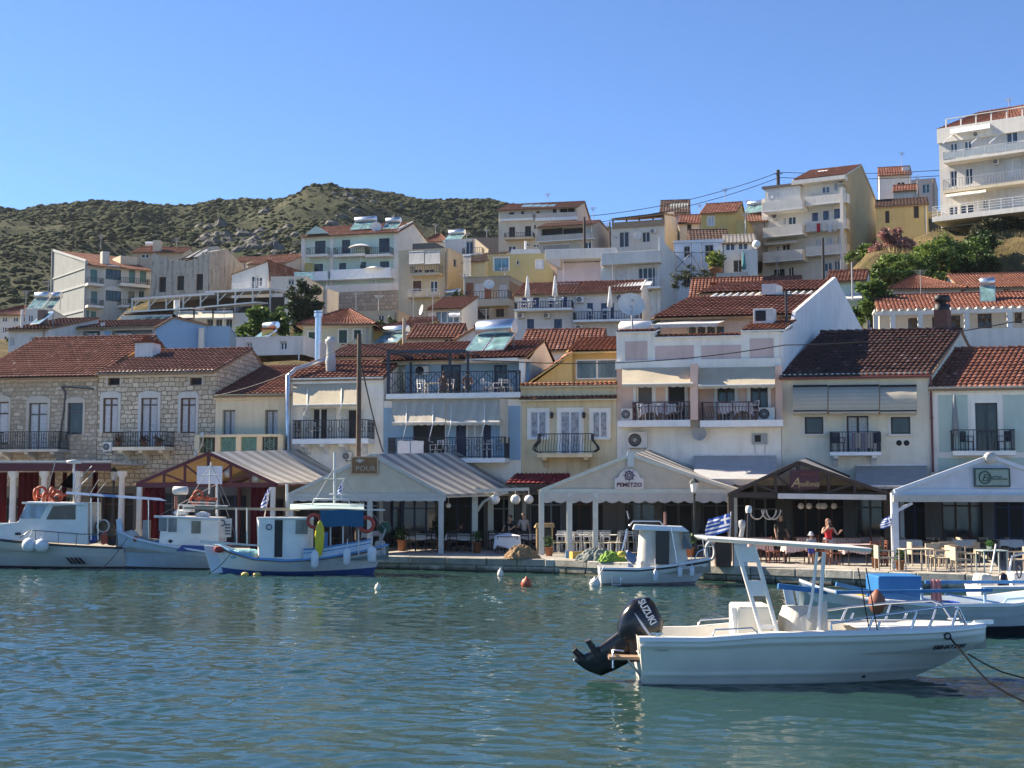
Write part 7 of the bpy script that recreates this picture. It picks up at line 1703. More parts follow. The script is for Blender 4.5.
 L=on_quay(990,573);pot_plant((L[0]-.0,L[1],QZ+.752),.12,.26,'small green plant in a pale pot on the pale green cafe table',(.03,.10,.02),(.10,.24,.05),(.5,.55,.52),60)
 lamp_post(695,556.5,478,'black street lamp with glass lantern in front of the ship wheel canopy');lamp_post(112,548,467.5,'street lamp with pale lantern behind the left boats')
 L=on_quay(724,566.5);r=thing('flag_planter','dark brown wooden planter box on the quay under a striped flag','planter',L);MB().hexa([(-.3,-.2,0),(.22,-.2,0),(.22,.2,0),(-.3,.2,0)],[(-.36,-.22,.95),(.26,-.22,.95),(.26,.22,.95),(-.36,.22,.95)]).build('box',plain((.085,.045,.03),.7,var=.3),r);MB().box(-.42,-.26,.95,.34,.26,1.02).build('lid',plain((.4,.42,.42),.4),r)
 MB().torus((-.5,-.1,.55),.16,.05,axis=1,n=16,k=6,sq=2.0).build('rope_coil',plain((.62,.62,.58),.7),r)
 flag(0,0,1.85,'blue and white striped flag above the brown planter',.95,.62,.3,.06,(L[0]+.18,L[1]+.1,QZ+.1));L2=on_quay(740,566.5);r=thing('light_post','white box light post next to the brown planter','light post',L2);MB().box(-.24,-.2,0,.24,.2,1.0).build('box',OFFW,r);MB().tube([(.3,0,1.0),(.34,0,1.9)],.06,8).build('neck',BLACK,r);MB().lathe((.34,0,1.9),[(.1,0),(.12,.1),(.1,.25),(0,.27)],10).build('head',OFFW,r)
 L=on_quay(889.5,568);flag(0,0,1.9,'small blue and white flag hanging by the white canopy post',.42,.34,.4,.02,(L[0]-.05,L[1]-.5,QZ))
 person(on_quay(829,564.5),.15,'phone','woman in red sleeveless top and grey shorts photographing with a phone',(.50,.02,.025),(.32,.33,.36),(.22,.10,.05),1.66,True,True,None,False)
 person(on_quay(811.5,564.5),-.2,'stand','small child in blue shorts and white sunhat on the quay',(.22,.25,.30),(.03,.06,.30),(.10,.06,.03),1.12,False,True,(.5,.52,.56))
 person(on_quay(514.5,551),-.6,'bend','man in black bending over the near white clothed table',(.015,.015,.018),(.03,.03,.03),(.02,.015,.012),1.76);person(on_quay(523.5,550.8),.3,'stand','woman in dark waistcoat and white blouse standing at the cafe',(.40,.38,.36),(.03,.03,.035),(.10,.06,.03),1.68,True)
 person(on_quay(781,557),.4,'stand','waiter in black standing in the shade of the dark timber canopy',(.02,.02,.022),(.02,.02,.025),(.02,.015,.01),1.75)
 for i,(px,py)in enumerate(((461,549),(434,549.5))):person(on_quay(px,py),pi,'sit',('diner in dark clothes seated behind the wide cafe table','diner in dark clothes seated left of the round bush')[i],(.035,.035,.045),(.03,.03,.03),(.03,.02,.015))
def trees_and_wires():
 def pole(px,py,top,Y,r,label,m=plain((.10,.065,.045),.8,var=.3),arms=0,name='utility_pole'):
  B=at(px,py,Y);T=at(px,top,Y);o=thing(name,label,'pole',(B[0],Y,B[2]));h=T[2]-B[2]
  MB().tube([(0,0,0),(0,0,h*.5),(0,0,h)],[r,r*.92,r*.8],8).build('pole',m,o)
  if arms:MB().bar((-.6,0,h-.5),(.6,0,h-.5),.1).build('crossarm',m,o)
  return T
 t1=pole(357.5,548,334,59.5,.12,'tall brown wooden utility pole in front of the white balcony house',arms=0)
 p2=pole(779,232,170,175,.28,'dark wooden power pole on the skyline left of the large white apartments',plain((.04,.03,.028),.8),1);pole(823.5,282,238,118,.14,'black thin pole in front of the large white apartments',plain((.02,.02,.02),.6));pole(584.5,262,217,152,.17,'wooden pole in front of the low wing of the hilltop block',plain((.06,.05,.045),.8));pole(610,262,222,150,.12,'thin dark pole beside the timber roofed skyline house',plain((.05,.045,.04),.8));pole(852.5,300,262,96,.06,'slim pale antenna pole above the pale green house',plain((.4,.4,.4),.5));pole(404,345,318,84,.12,'square stone coloured roof post behind the blue house',plain((.35,.3,.22),.8))
 def cable(pts,label,r=.02):
  P=[np.array(p)for p in pts];mb=MB();out=[]
  for a,b in zip(P[:-1],P[1:]):
   L=np.linalg.norm(b-a)
   for i in range(12):t=i/12;q=a+(b-a)*t;q=q-np.array((0,0,L*.03*4*t*(1-t)));out.append(tuple(q))
  out.append(tuple(P[-1]));mb.tube(out,r,4);tag(mb.build('power_cable',BLACK),label,'cable')
 p2=np.array(p2);W_=at(590,216,165);W2=at(590,223,165)
 cable([W_,p2+(0,0,-.3)],'upper cable from the skyline power pole towards the hilltop block',.04);cable([W2,p2+(0,0,-1.0)],'lower cable from the skyline power pole towards the hilltop block',.04);cable([p2+(0,0,-.3),at(1100,150,165)],'upper cable from the power pole to the right edge',.04);cable([p2+(0,0,-1.0),at(1100,156,165)],'lower cable from the power pole to the right edge',.04)
 cable([np.array(t1)+(0,0,-.4),at(500,361,60),at(785,345,57),at(1060,312,54)],'long black cable sagging across the fronts of the yellow and pink houses',.022);cable([np.array(t1)+(0,0,-.5),at(374,420,60),at(383,452,60)],'thick cable running down from the wooden pole to the blue house',.03);cable([np.array(t1)+(0,0,-.2),at(215,396,66)],'thin cable from the wooden pole to the stone house corner',.02)
 G1=((.035,.075,.018),(.14,.22,.05));G2=((.018,.034,.018),(.06,.085,.04));G3=((.045,.095,.02),(.20,.28,.06))
 B=at(262,356,106);tree('tree','bright green leafy tree beside the terrace restaurant',B,4,[(-1.2,0,1.6,1.3,(1.1,1,.9)),(.3,.3,2.2,1.5,(1.1,1,.9)),(1.4,-.2,2.6,1.2,(1,1,.9)),(-.4,-.5,3.2,1.0,(1,1,.8))],5200,.2,*G1,.14,'trees on the slope',2)
 B=at(302,340,122);tree('tree','dark evergreen tree below the left corner of the mint hotel',B,5,[(-.3,0,2.6,1.7,(1,1,1)),(.6,.2,3.6,1.5,(1,1,1)),(-.6,.2,4.2,1.2,(1,1,1)),(.3,-.4,1.6,1.6,(1,1,1))],5200,.2,*G2,.2,'trees on the slope',3)
 B=at(878,330,97);tree('tree','dark green tree between the pink house gable and the pergola house',B,4,[(-.5,0,2.3,1.2,(1,1,1)),(.5,.1,1.9,1.1,(1,1,1)),(-.1,-.2,3.0,.9,(1,1,.9)),(1.0,0,1.1,.9,(1,1,1)),(-1.0,.1,1.2,.9,(1,1,1))],5200,.17,(.035,.075,.018),(.14,.22,.05),.14,'trees on the slope',4)
 B=at(893,268,132);tree('oleander_bush','dusty pink flowering oleander bush left of the green shrubs',B,3,[(-.9,0,1.5,1.5,(1,1,1)),(.5,.2,2.2,1.6,(1,1,1)),(1.2,-.3,1.2,1.3,(1,1,1)),(-.2,-.3,3.2,1.1,(1,1,.8))],6000,.2,(.16,.09,.075),(.55,.27,.24),.1,None,5,'bush')
 for i,(px,py,sc_,lab,g)in enumerate(((905,284,1.0,'bright green shrub lowest on the dry bank',G3),(928,272,1.25,'bright green shrub in the middle of the dry bank',G3),(958,262,1.2,'large green shrub right of the middle on the dry bank',G3),(978,250,.75,'dark green shrub high on the dry bank',((.014,.034,.012),(.05,.09,.028))),(972,272,.8,'small rounded shrub in the dry grass',((.016,.036,.012),(.06,.10,.03))),(880,282,.7,'low leafy shrub below the oleander',G3),(990,232,.65,'olive grey shrub under the white block terrace',((.05,.055,.03),(.13,.13,.07))),(1008,226,.5,'small olive shrub at the edge of the white block terrace',((.06,.06,.03),(.15,.14,.07))))):
  B=at(px,py,118+(284-py)*.22);tree('shrub',lab,B,2,[(-1.4*sc_,0,.6*sc_,1.4*sc_,(1.4,1,.8)),(1.4*sc_,.3,.8*sc_,1.5*sc_,(1.4,1,.8)),(.1,-.4,1.3*sc_,1.3*sc_,(1.3,1,.8)),(.2,.4,.5,1.5*sc_,(1.7,1,.7))],int(4600*sc_),.18,*g,.06,'shrubs on the dry bank',10+i,'shrub')
 B=at(690,292,122);tree('shrub','grey green shrub in front of the scaffolded house',B,2,[(-.8,0,.9,1.0,(1.2,1,.9)),(.8,0,1.1,1.1,(1.2,1,.9)),(0,0,1.6,.9,(1,1,.9))],1300,.13,(.03,.045,.025),(.10,.12,.07),.06,None,30,'shrub');B=at(461,306,140);tree('shrub','dark shrub beside the water heater of the beige apartment house',B,2,[(0,0,.9,1.0,(1,1,1)),(.8,0,.6,.8,(1,1,1))],700,.14,(.012,.025,.012),(.04,.065,.025),.06,None,31,'shrub')
 for i,(px,py,Y,sc_,g)in enumerate(((300,346,108,1.0,G1),(286,350,100,.9,G2),(248,350,104,.8,G1),(388,330,125,1.0,G2),(412,322,128,.8,G1),(466,322,118,.8,G1),(510,300,135,.8,G2),(640,318,118,.8,G2),(664,300,124,.9,G1),(756,296,132,1.0,G1),(776,288,140,.9,G2),(808,290,138,.9,G1),(842,286,136,1.0,G1),(866,276,136,.9,G3),(30,346,125,.9,G2),(590,250,165,.9,G2),(480,262,165,.8,G1),(1000,272,118,.4,G2),(1016,250,124,.35,G2),(330,318,150,.8,G1))):
  B=at(px,py,Y);B=(B[0],Y,GZ(B[0],Y)-.1);tree('shrub','green shrub growing between houses on the slope, %s counted from the left'%ORD[sorted(range(20),key=lambda k:(300,286,248,388,412,466,510,640,664,756,776,808,842,866,30,590,480,1000,1016,330)[k]).index(i)],B,2,[(-.9*sc_,0,.8,1.1*sc_,(1.3,1,.9)),(.9*sc_,0,1.0,1.2*sc_,(1.3,1,.9)),(0,0,1.7*sc_,1.0*sc_,(1.1,1,.9))],1500,.17,*g,.06,'shrubs between houses',50+i,'shrub')
 mb=MB();rr=random.Random(6)
 for k in range(9000):
  px=rr.uniform(872,1045)if k<5200 else rr.uniform(975,1045);py=rr.uniform(226,292);Y=116+(285-py)*.28+rr.uniform(-3,3);p=at(px,py,Y);x,y=p[0],p[1];z=GZ(x,y)
  h=rr.uniform(.25,.75);a=rr.uniform(0,pi);dx,dy=.05*cos(a),.05*sin(a);lx,ly=rr.gauss(0,.2),rr.gauss(0,.2)
  mb.add([(x-dx,y-dy,z-.1),(x+dx,y+dy,z-.1),(x+lx,y+ly,z+h)],[(0,1,2)],0,False,[rr.random()])
 tag(mb.build('dry_grass',leafmat((.20,.14,.055),(.50,.38,.17),.2),rnd=True),kind='stuff')
HW=plain((.78,.765,.72),.3,var=.08);HBLUE=plain((.50,.60,.68),.4,var=.1);BLU=plain((.05,.22,.48),.45,var=.12);DBLU=plain((.02,.06,.22),.4);NAVY=plain((.015,.03,.10),.5);ANTI=plain((.03,.035,.05),.6);CHROME=plain((.6,.6,.62),.2,.9);ORANGE=plain((.46,.085,.03),.6,var=.3);FEND=plain((.66,.69,.70),.5);DECKW=plain((.62,.60,.55),.6);CANV=fabric((.66,.64,.58),trans=.15);TARP=fabric((.02,.12,.24),trans=.1);TBLUE=fabric((.08,.30,.55),trans=.1)
class Boat:
 def __init__(s,name,label,wx,wy,B,cat='boat',rz=0):
  """wx, wy: a pixel on the near waterline; B: beam"""
  p=atz(wx,wy,0);s.Yn=p[1];s.B=B;s.O=np.array((p[0],p[1]+B/2,0.0));s.root=thing(name,label,cat,tuple(s.O),rz)
 def P(s,px,py,y=None):
  """pixel to local point at local depth y (default: the near side)"""
  y=-s.B/2 if y is None else y;p=at(px,py,s.O[1]+y);return np.array((p[0]-s.O[0],y,p[2]))
 def hull(s,stern,bow,sheer,hb,p0=.45,p1=1.0,zk=-.35,bands=((0,1,0),),mats=None,deck=.35,gun=.08,ns=36,nv=14,strake=()):
  """stern, bow: [(z, x)] profiles; sheer: [(t, z)]; hb: [(t, half beam share)]; bands: [(z0 share of freeboard, z1, material)]"""
  T=np.linspace(0,1,ns+1);cuts=sorted({a_ for a_,b_,m_ in bands if 0<a_<1}|{b_ for a_,b_,m_ in bands if 0<b_<1});seg=[0]+cuts+[1];S=[];SM=[]
  for k in range(len(seg)-1):
   n_=max(2,int(round(nv*(seg[k+1]-seg[k])+(3 if k==0 else 0))));mm=next((m_ for a_,b_,m_ in bands if a_<=(seg[k]+seg[k+1])/2<b_),0)
   for j in range(n_):S.append((k,j/n_));SM.append(mm)
  S.append((len(seg)-2,1.0));nv=len(S)-1
  def zq(i,s_):
   k,f=s_;lo=zk if k==0 else seg[k]*zs_[i];return lo+(seg[k+1]*zs_[i]-lo)*f
  zs_=np.interp(T,*zip(*sheer));hb_=np.interp(T,*zip(*hb))*s.B/2
  hb_=np.convolve(np.pad(hb_,2,'edge'),np.ones(5)/5,'valid');hb_[0]=np.interp(0,*zip(*hb))*s.B/2;hb_[-1]=.015
  mb=MB();G={}
  def pt(i,q,sd):
   z=zq(i,q)if isinstance(q,tuple)else zk+(zs_[i]-zk)*q;q=(z-zk)/(zs_[i]-zk);x0=np.interp(z,*zip(*stern));x1=np.interp(z,*zip(*bow));pp=p0+(p1-p0)*T[i]**3
   y=hb_[i]*q**pp
   for(za,w)in strake:y+=w*math.exp(-((z-za*zs_[i])/.03)**2)*min(1,hb_[i]*5)
   return(x0+(x1-x0)*T[i],sd*y,z)
  for sd in(-1,1):
   vs=[pt(i,q,sd)for i in range(ns+1)for q in S];fs=[];ms=[]
   for i in range(ns):
    for j in range(nv):
     a=i*(nv+1)+j;f=(a,a+nv+1,a+nv+2,a+1);mb.add([vs[k]for k in(f if sd<0 else f[::-1])],[(0,1,2,3)],SM[j],True)
  if hb_[0]>.05:mb.add([pt(0,q,-1)for q in S]+[pt(0,q,1)for q in S[::-1]],[tuple(range(2*nv+2))],0)
  s.g=[]
  for sd in(-1,1):
   o=[pt(i,1,sd)for i in range(ns+1)];inn=[(p[0],sd*max(0.0,abs(p[1])-gun),p[2]+.015)for p in o];oo=[(p[0],p[1]+sd*.03,p[2]+.01)for p in o];lo=[(p[0],p[1]+sd*.03,p[2]-.06)for p in o]
   ins=[(p[0],p[1],min(deck,p[2]-.02))for p in inn]
   for a,b,m in((lo,oo,3),(oo,inn,3),(inn,ins,4)):mb.add(a+b,[((k,k+1,ns+2+k,ns+1+k)if sd<0 else(k+1,k,ns+1+k,ns+2+k))for k in range(ns)],m,True)
   s.g.append(ins)
  a,b=s.g;mb.add(a+b,[(k,k+1,ns+2+k,ns+1+k)for k in range(ns)],4)
  s.pt=pt;s.T=T;s.ns=ns;s.zs_=zs_;s.zk=zk
  o=mb.build('hull',mats,s.root);import bmesh;bm=bmesh.new();bm.from_mesh(o.data);bmesh.ops.remove_doubles(bm,verts=bm.verts,dist=.0008);bm.to_mesh(o.data);bm.free()
  return o
 def side(s,x,z):
  """point of the near side of the hull at local x and z"""
  P_=[s.pt(i,(z-s.zk)/(s.zs_[i]-s.zk),-1)for i in range(s.ns+1)];P_.sort();return np.array((x,np.interp(x,[p[0]for p in P_],[p[1]for p in P_]),z))
 def part(s,n,mb,m,bevel=0):return mb.build(n,m,s.root,bevel)
 def fender(s,px,py0,py1,r,m=FEND,ball=False):
  a=s.P(px,py0,-s.B/2-r);b=s.P(px,py1,-s.B/2-r);mb=MB()
  if ball:c=(a+b)/2;mb.ball(tuple(c),(a[2]-b[2])/2,14);mb.tube([tuple(a-(0,0,.03)),tuple(a+(0,0,.08))],.035,6)
  else:h=a[2]-b[2];mb.lathe((a[0],a[1],b[2]),[(0,0),(r*.7,.02),(r,h*.18),(r,h*.8),(r*.55,h*.93),(r*.2,h),(0,h)],12)
  mb.tube([tuple(a),(a[0],-s.B/2+.05,a[2]+.35)],.012,4);o=mb.build('fender',m);o.location=tuple(s.O);return o
def tarp_over(mb,pts,n=20,sag=.03):
 """rounded cover over a box given by (x0, x1, y0, y1, z0, z1)"""
 x0,x1,y0,y1,z0,z1=pts
 def fn(i,j):
  a=2*pi*i;q=min(1,j*1.6);ex=.45+.55*min(1,j*1.4);c,d=cos(a),sin(a);sx=abs(c)**.55*(1 if c>0 else-1);sy=abs(d)**.55*(1 if d>0 else-1)
  w=q**.6;return((x0+x1)/2+(x1-x0)/2*sx*w*(.82+.18*j)+.02*sin(9*a+5*j),(y0+y1)/2+(y1-y0)/2*sy*w*(.85+.15*j),z1-(z1-z0)*max(0,j-.45)/.55-.12*j*j+sag*sin(11*a+3*j)*j)
 mb.grid(fn,48,n);return mb
def boats():
 b=Boat('motor_boat','white open motor boat with raised black outboard and white roof arch in the foreground',760,688,2.0);P=b.P
 x0=P(640,640)[0];xs=P(645,688)[0];xb=P(986,640,0)[0];xw=P(907,688,0)[0]
 b.hull([(-.35,xs+.05),(0,xs),(.8,x0)],[(-.35,xw-.9),(0,xw),(.3,P(948,668,0)[0]),(.6,P(979,652,0)[0]),(.66,P(985,649,0)[0]),(.9,xb)],[(0,.80),(.18,.80),(.34,.88),(.5,.90),(.8,.93),(1,.95)],[(0,.86),(.3,1),(.6,.98),(.8,.80),(.92,.48),(1,.02)],.30,.9,-.35,((-9,.02,1),(.02,9,0)),[plain((.68,.655,.58),.32,var=.08,vs=1.2),plain((.30,.33,.30),.5),HW,HW,DECKW],.52,.16,40,26,((.83,.045),(.22,.025)))
 pass
 for wd,pa,pc in(('EBINA',931,947.5),('T.Z.',950,958.5),('95',960.5,966.5)):
  a,c=b.side(P(pa,652,-.55)[0],.63),b.side(P(pc,652,-.45)[0],.63);m_=(a+c)/2;lo_,hi_=b.side(m_[0],.56),b.side(m_[0],.70);an=atan2(c[1]-a[1],c[0]-a[0]);o=text(wd,.135,plain((.02,.02,.025),.5),b.root,(m_[0]+.045*sin(an),lo_[1]-.05*cos(an)-.0,.575),(pi/2-atan2(hi_[1]-lo_[1],.14),0,an),.004,'registration_text');bpy.context.view_layer.update();o.scale[0]=np.linalg.norm(c-a)/max(.01,o.dimensions[0])
 t2=text('C.Ranieri',.06,plain((.05,.05,.08),.5),b.root,(P(662,651)[0],-.985,P(662,651.5)[2]),(pi/2-.05,0,0),.003,'builder_text',shear=.3)
 mb=MB();d=[i for i in range(b.ns+1)if b.T[i]>.62];L_=[b.g[0][i]for i in d];R_=[b.g[1][i]for i in d];zt=lambda p:(p[0],p[1],b.pt(0,1,1)[2]*0+np.interp(p[0],[P(850,640)[0],xb],[.88,.93]));mb.add([zt(p)for p in L_]+[zt(p)for p in R_],[(k,k+1,len(d)+k+1,len(d)+k)for k in range(len(d)-1)]);b.part('fore_deck',mb,HW)
 MB().bar((xb-.2,0,.97),(xb+.12,0,.98),.1,.07).build('bow_roller',STEEL,b.root)
 for sd in(-1,1):
  G=lambda px:next((np.array(b.pt(i,1,sd))for i in range(b.ns+1)if b.pt(i,1,sd)[0]>=P(px,640)[0]),np.array(b.pt(b.ns-1,1,sd)))
  top=[];mb=MB()
  for px,h in((826,.02),(832,.14),(870,.24),(915,.30),(960,.36),(970,.30),(974,.02)):g=G(px);top.append((g[0],g[1]-sd*.06,g[2]+h))
  mb.tube(top,.022,7)
  for px,h,lean in((862,.22,.1),(912,.29,.1),(925,.16,.08),(957,.34,.12),(876,.14,.06)):g=G(px);mb.tube([(g[0],g[1]-sd*.06,g[2]),(g[0]+lean,g[1]-sd*.06,g[2]+h)],.022,6)
  b.part('bow_rail',mb,CHROME)
  mb=MB();a,c=G(706),G(752);mb.tube([(a[0],a[1]-sd*.08,a[2]),(a[0]+.05,a[1]-sd*.08,a[2]+.12),(c[0]-.1,c[1]-sd*.08,c[2]+.09),(c[0],c[1]-sd*.08,c[2])],.018,6);b.part('grab_rail',mb,CHROME)
 for x,sd in((xb-.45,-1),(xb-.45,1),(x0+.35,-1),(x0+.35,1)):
  i_=min(range(b.ns+1),key=lambda k:abs(b.pt(k,1,sd)[0]-x));g=b.pt(i_,1,sd);MB().bar((g[0]-.1,g[1]-sd*.09,g[2]+.06),(g[0]+.1,g[1]-sd*.09,g[2]+.06),.03).box(g[0]-.03,g[1]-sd*.09-.02,g[2],g[0]+.03,g[1]-sd*.09+.02,g[2]+.06).build('cleat',CHROME,b.root)
 MB().lathe((P(872,676)[0],b.side(P(872,676)[0],.12)[1]-.0,.12),[(0,-.02),(.03,-.02),(.03,.02)],8,0,True,1).build('drain_fitting',BLACK,b.root);MB().torus(tuple(b.side(P(945,640,-.5)[0],.8)+(0,-.03,0)),.05,.015,axis=1,n=12,k=5).build('bow_emblem',BLACK,b.root)
 MB().hexa([tuple(P(735,640,-.4)),tuple(P(762,640,-.4)),tuple(P(762,640,.5)),tuple(P(735,640,.5))],[tuple(P(731,607,-.4)),tuple(P(737,607,-.4)),tuple(P(737,607,.5)),tuple(P(731,607,.5))]).build('helm_backrest',HW,b.root,.02)
 a,c=P(737,606,-.45),P(764,640,.45);MB().box(a[0],-.45,.5,c[0],.45,a[2]).build('helm_seat',plain((.66,.64,.56),.5),b.root,.05)
 mb=MB();a=P(780,634,0);c=P(826,606,0);tarp_over(mb,(a[0],c[0]-.1,-.5,.5,.72,c[2]));mb.grid(lambda i,j:(a[0]+.1+(c[0]-a[0]-.2)*i,-.52+.03*sin(i*12),.75+(.25+.4*i)*j),16,3);b.part('console_cover',mb,CANV)
 rt=P(860,548,-.1);rl=P(703,537.5,-.1);MB().hexa([(rl[0],-.75,rl[2]-.045),(rt[0],-.75,rt[2]-.045),(rt[0],.75,rt[2]-.045),(rl[0],.75,rl[2]-.045)],[(rl[0]-.05,-.8,rl[2]+.02),(rt[0]+.05,-.8,rt[2]+.02),(rt[0]+.05,.8,rt[2]+.02),(rl[0]-.05,.8,rl[2]+.02)]).build('hard_top',HW,b.root,.025)
 for y in(-.62,.62):
  k=.0 if y<0 else .0
  q0,q1,q2,q3=P(736,545,y),P(763,638,y),P(753.5,545,y),P(779,638,y)
  mb=MB();mb.tube([tuple(q0),tuple(q1)],.036,8);mb.tube([tuple(q2),tuple(q3)],.036,8);L=lambda t,u:q0+(q1-q0)*t+(q2+(q3-q2)*t-q0-(q1-q0)*t)*u
  for t0,t1 in((.02,.18),(.38,.55),(.86,.9)):mb.hexa([tuple(L(t0,0)+(0,-.02,0)),tuple(L(t0,1)+(0,-.02,0)),tuple(L(t1,1)+(0,-.02,0)),tuple(L(t1,0)+(0,-.02,0))],[tuple(L(t0,0)+(0,.02,0)),tuple(L(t0,1)+(0,.02,0)),tuple(L(t1,1)+(0,.02,0)),tuple(L(t1,0)+(0,.02,0))])
  mb.build('arch_leg',HW,b.root)
  q0,q1=P(824,552,y),P(818,638,y);q2,q3=P(817,552,y),P(812,600,y);mb=MB();mb.tube([tuple(q0),tuple(q1)],.034,8);mb.tube([tuple(q2),tuple(q3),tuple(P(808,618,y))],.026,7);mb.build('arch_leg',HW,b.root)
 MB().tube([tuple(P(741,537,0)),tuple(P(742.5,527,0))],.04,8).lathe(tuple(P(742,526,0)),[(.04,-.05),(.06,0),(.06,.09),(0,.11)],10).build('mast_light',[plain((.25,.25,.25),.5)],b.root)
 for px in(787+79,872+2):MB().tube([tuple(P(px-8,568,-.9)),tuple(P(px+4,634,-.9))],.011,5).build('fishing_rod',BLACK,b.root)
 mb=MB();a=P(608,657,-.3);c=P(642,655,.6);mb.box(a[0],-.55,a[2]-.02,c[0],.3,a[2]+.03);b.part('bathing_platform',mb,plain((.30,.20,.13),.6));mb=MB()
 for y in(-.5,-.2):mb.tube([tuple(P(613,668,y)),tuple(P(613,650,y)),tuple(P(624,651,y))],.018,6)
 for py in(652,660,667):mb.tube([tuple(P(613,py,-.5)),tuple(P(613,py,-.2))],.022,6)
 mb.tube([tuple(P(628,660,-.3)),tuple(P(641,676,-.3))],.025,6);b.part('ladder',mb,CHROME)
 def ob(P_,root,pts_cowl,pts_leg,prop,m,wid,nm='outboard'):
  def loft(secs,w):
   mb=MB();n=14;vs=[]
   for(pa,pb,k)in secs:
    A,Bq=np.array(pa),np.array(pb);c=(A+Bq)/2;h=(A-Bq)/2
    for j in range(n):
     t=2*pi*j/n;ca,sa=cos(t),sin(t);e=.55;u=abs(ca)**e*(1 if ca>0 else-1);v=abs(sa)**e*(1 if sa>0 else-1);vs.append(tuple(c+h*u+np.array((0,w*k*v,0))))
   fs=[(i*n+j,i*n+(j+1)%n,(i+1)*n+(j+1)%n,(i+1)*n+j)for i in range(len(secs)-1)for j in range(n)];mb.add(vs,fs,0,True);mb.add(vs[:n],[tuple(range(n))]);mb.add(vs[-n:],[tuple(range(n))[::-1]]);return mb
  o=loft([(P_(*q[0],0),P_(*q[1],0),q[2])for q in pts_cowl],wid).build(nm,m,root)
  loft([(P_(*q[0],0),P_(*q[1],0),q[2])for q in pts_leg],wid).build('leg',m,o)
  return o
 oc=ob(P,b.root,[((648,597),(654,602),.35),((632,599),(664,622),.92),((621,612),(661,636),1),((617,625),(645,644),.95),((617,634),(637,650),.75)],[((620,629),(642,651),.6),((607,639),(627,664),.44),((595,648),(613,671),.32),((585,654),(601,676),.22),((577,656),(590,672),.18),((573,660),(583,668),.10)],None,plain((.012,.013,.016),.22,var=.05),.24,'outboard_motor')
 mb=MB();mb.prism([tuple(P(585,641,0)[[0,2]]),tuple(P(590,639,0)[[0,2]]),tuple(P(600,652,0)[[0,2]]),tuple(P(594,656,0)[[0,2]])],1,-.13,.13);mb.build('cavitation_plate',BLACK,oc)
 hub=P(578,652,0);ax=P(571,657,0)-P(583,651,0);ax/=np.linalg.norm(ax);e1=np.cross(ax,(0,1,0));mb=MB();mb.tube([tuple(P(584,660,0)),tuple(P(574,650,0))],[.07,.05],8)
 for k in range(3):
  t=k*2.1+.5;rd=e1*cos(t)+np.array((0,1,0))*sin(t);tg=np.cross(ax,rd);h2=P(578,653,0)
  mb.add([tuple(h2+rd*.04-tg*.05),tuple(h2+rd*.04+tg*.05+ax*.04),tuple(h2+rd*.19+tg*.09+ax*.03),tuple(h2+rd*.21-tg*.04-ax*.03)],[(0,1,2,3),(3,2,1,0)])
 mb.build('propeller',BLACK,oc)
 MB().tube([tuple(P(628,655,0)),tuple(P(648,642,0))],.09,8).box(P(634,652)[0],-.2,P(640,668)[2],P(644,652)[0],.2,P(640,642)[2]).build('bracket',BLACK,oc)
 ang=-atan2(P(652,622,0)[0]-P(641,603,0)[0],1e-6+(P(641,603,0)[2]-P(652,622,0)[2]));sa=atan2(P(650,626,0)[2]-P(638,604,0)[2],P(650,626,0)[0]-P(638,604,0)[0])
 c=P(644.5,613.5,-.25);text('SUZUKI',.17,plain((.75,.75,.77),.4),oc,(c[0],-.248,c[2]),(pi/2,-sa,0),.004,'maker_text',sx=.8,bold=.004);c=P(648.5,626,-.25);MB().add([tuple(P(634,612,-.246)),tuple(P(642,622,-.246)),tuple(P(651,635,-.246)),tuple(P(649,636,-.246)),tuple(P(641,625,-.246))],[(0,1,2,3,4)]).build('stripe',plain((.6,.6,.62),.4),oc)
 b=Boat('wooden_boat','white wooden boat with bright blue beams and blue box cabin behind the motor boat',960,637,2.3);P=b.P
 b.hull([(-.4,P(1085,637)[0]),(0,P(1090,637)[0]),(1.1,P(1105,637)[0])],[(-.4,P(846,637,0)[0]),(0,P(828,637,0)[0]),(.5,P(811,618,0)[0]),(1.2,P(799,592,0)[0])],[(0,1.0),(.3,.72),(.6,.72),(.8,.82),(.93,1.0),(1,1.2)],[(0,.5),(.2,.9),(.5,1),(.75,.8),(.92,.4),(1,.02)],.42,.8,-.4,((-9,.28,1),(.28,9,0)),[plain((.56,.60,.63),.45),plain((.02,.02,.025),.6),HW,HW,plain((.45,.55,.62),.6)],.45,.12,strake=((.82,.03),(.62,.02)))
 a,c=P(878,576,-.5),P(923,613,-.5);MB().box(a[0],-.5,c[2]-.3,c[0],.6,a[2]).build('box_cabin',plain((.02,.15,.38),.45,var=.15),b.root,.04)
 bl=plain((.04,.19,.42),.5,var=.2)
 for q in(((778,586),(848,594),-.3,.15),((836,592.5),(992,590),-.9,.09),((836,584),(880,594),.4,.12),((925,582),(1060,582),.6,.09),((894,594),(975,608),-.5,.06),((945,594),(1000,603),.2,.05)):MB().bar(tuple(P(*q[0],q[2])),tuple(P(*q[1],q[2])),q[3]*.8,q[3]*.8).build('beam',bl,b.root)
 for px in(922,985):MB().bar(tuple(P(px,614,-.9)),tuple(P(px,588,-.9)),.05).build('upright',plain((.35,.50,.60),.5),b.root)
 for i,px in enumerate((783,795)):q=[P(px,588,.6),P(px+9,588,.6),P(px+21,642,.2),P(px+11,642,.2)];MB().hexa([tuple(v)for v in q],[tuple(v+(0,.05,0))for v in q]).build('plank',HBLUE,b.root)
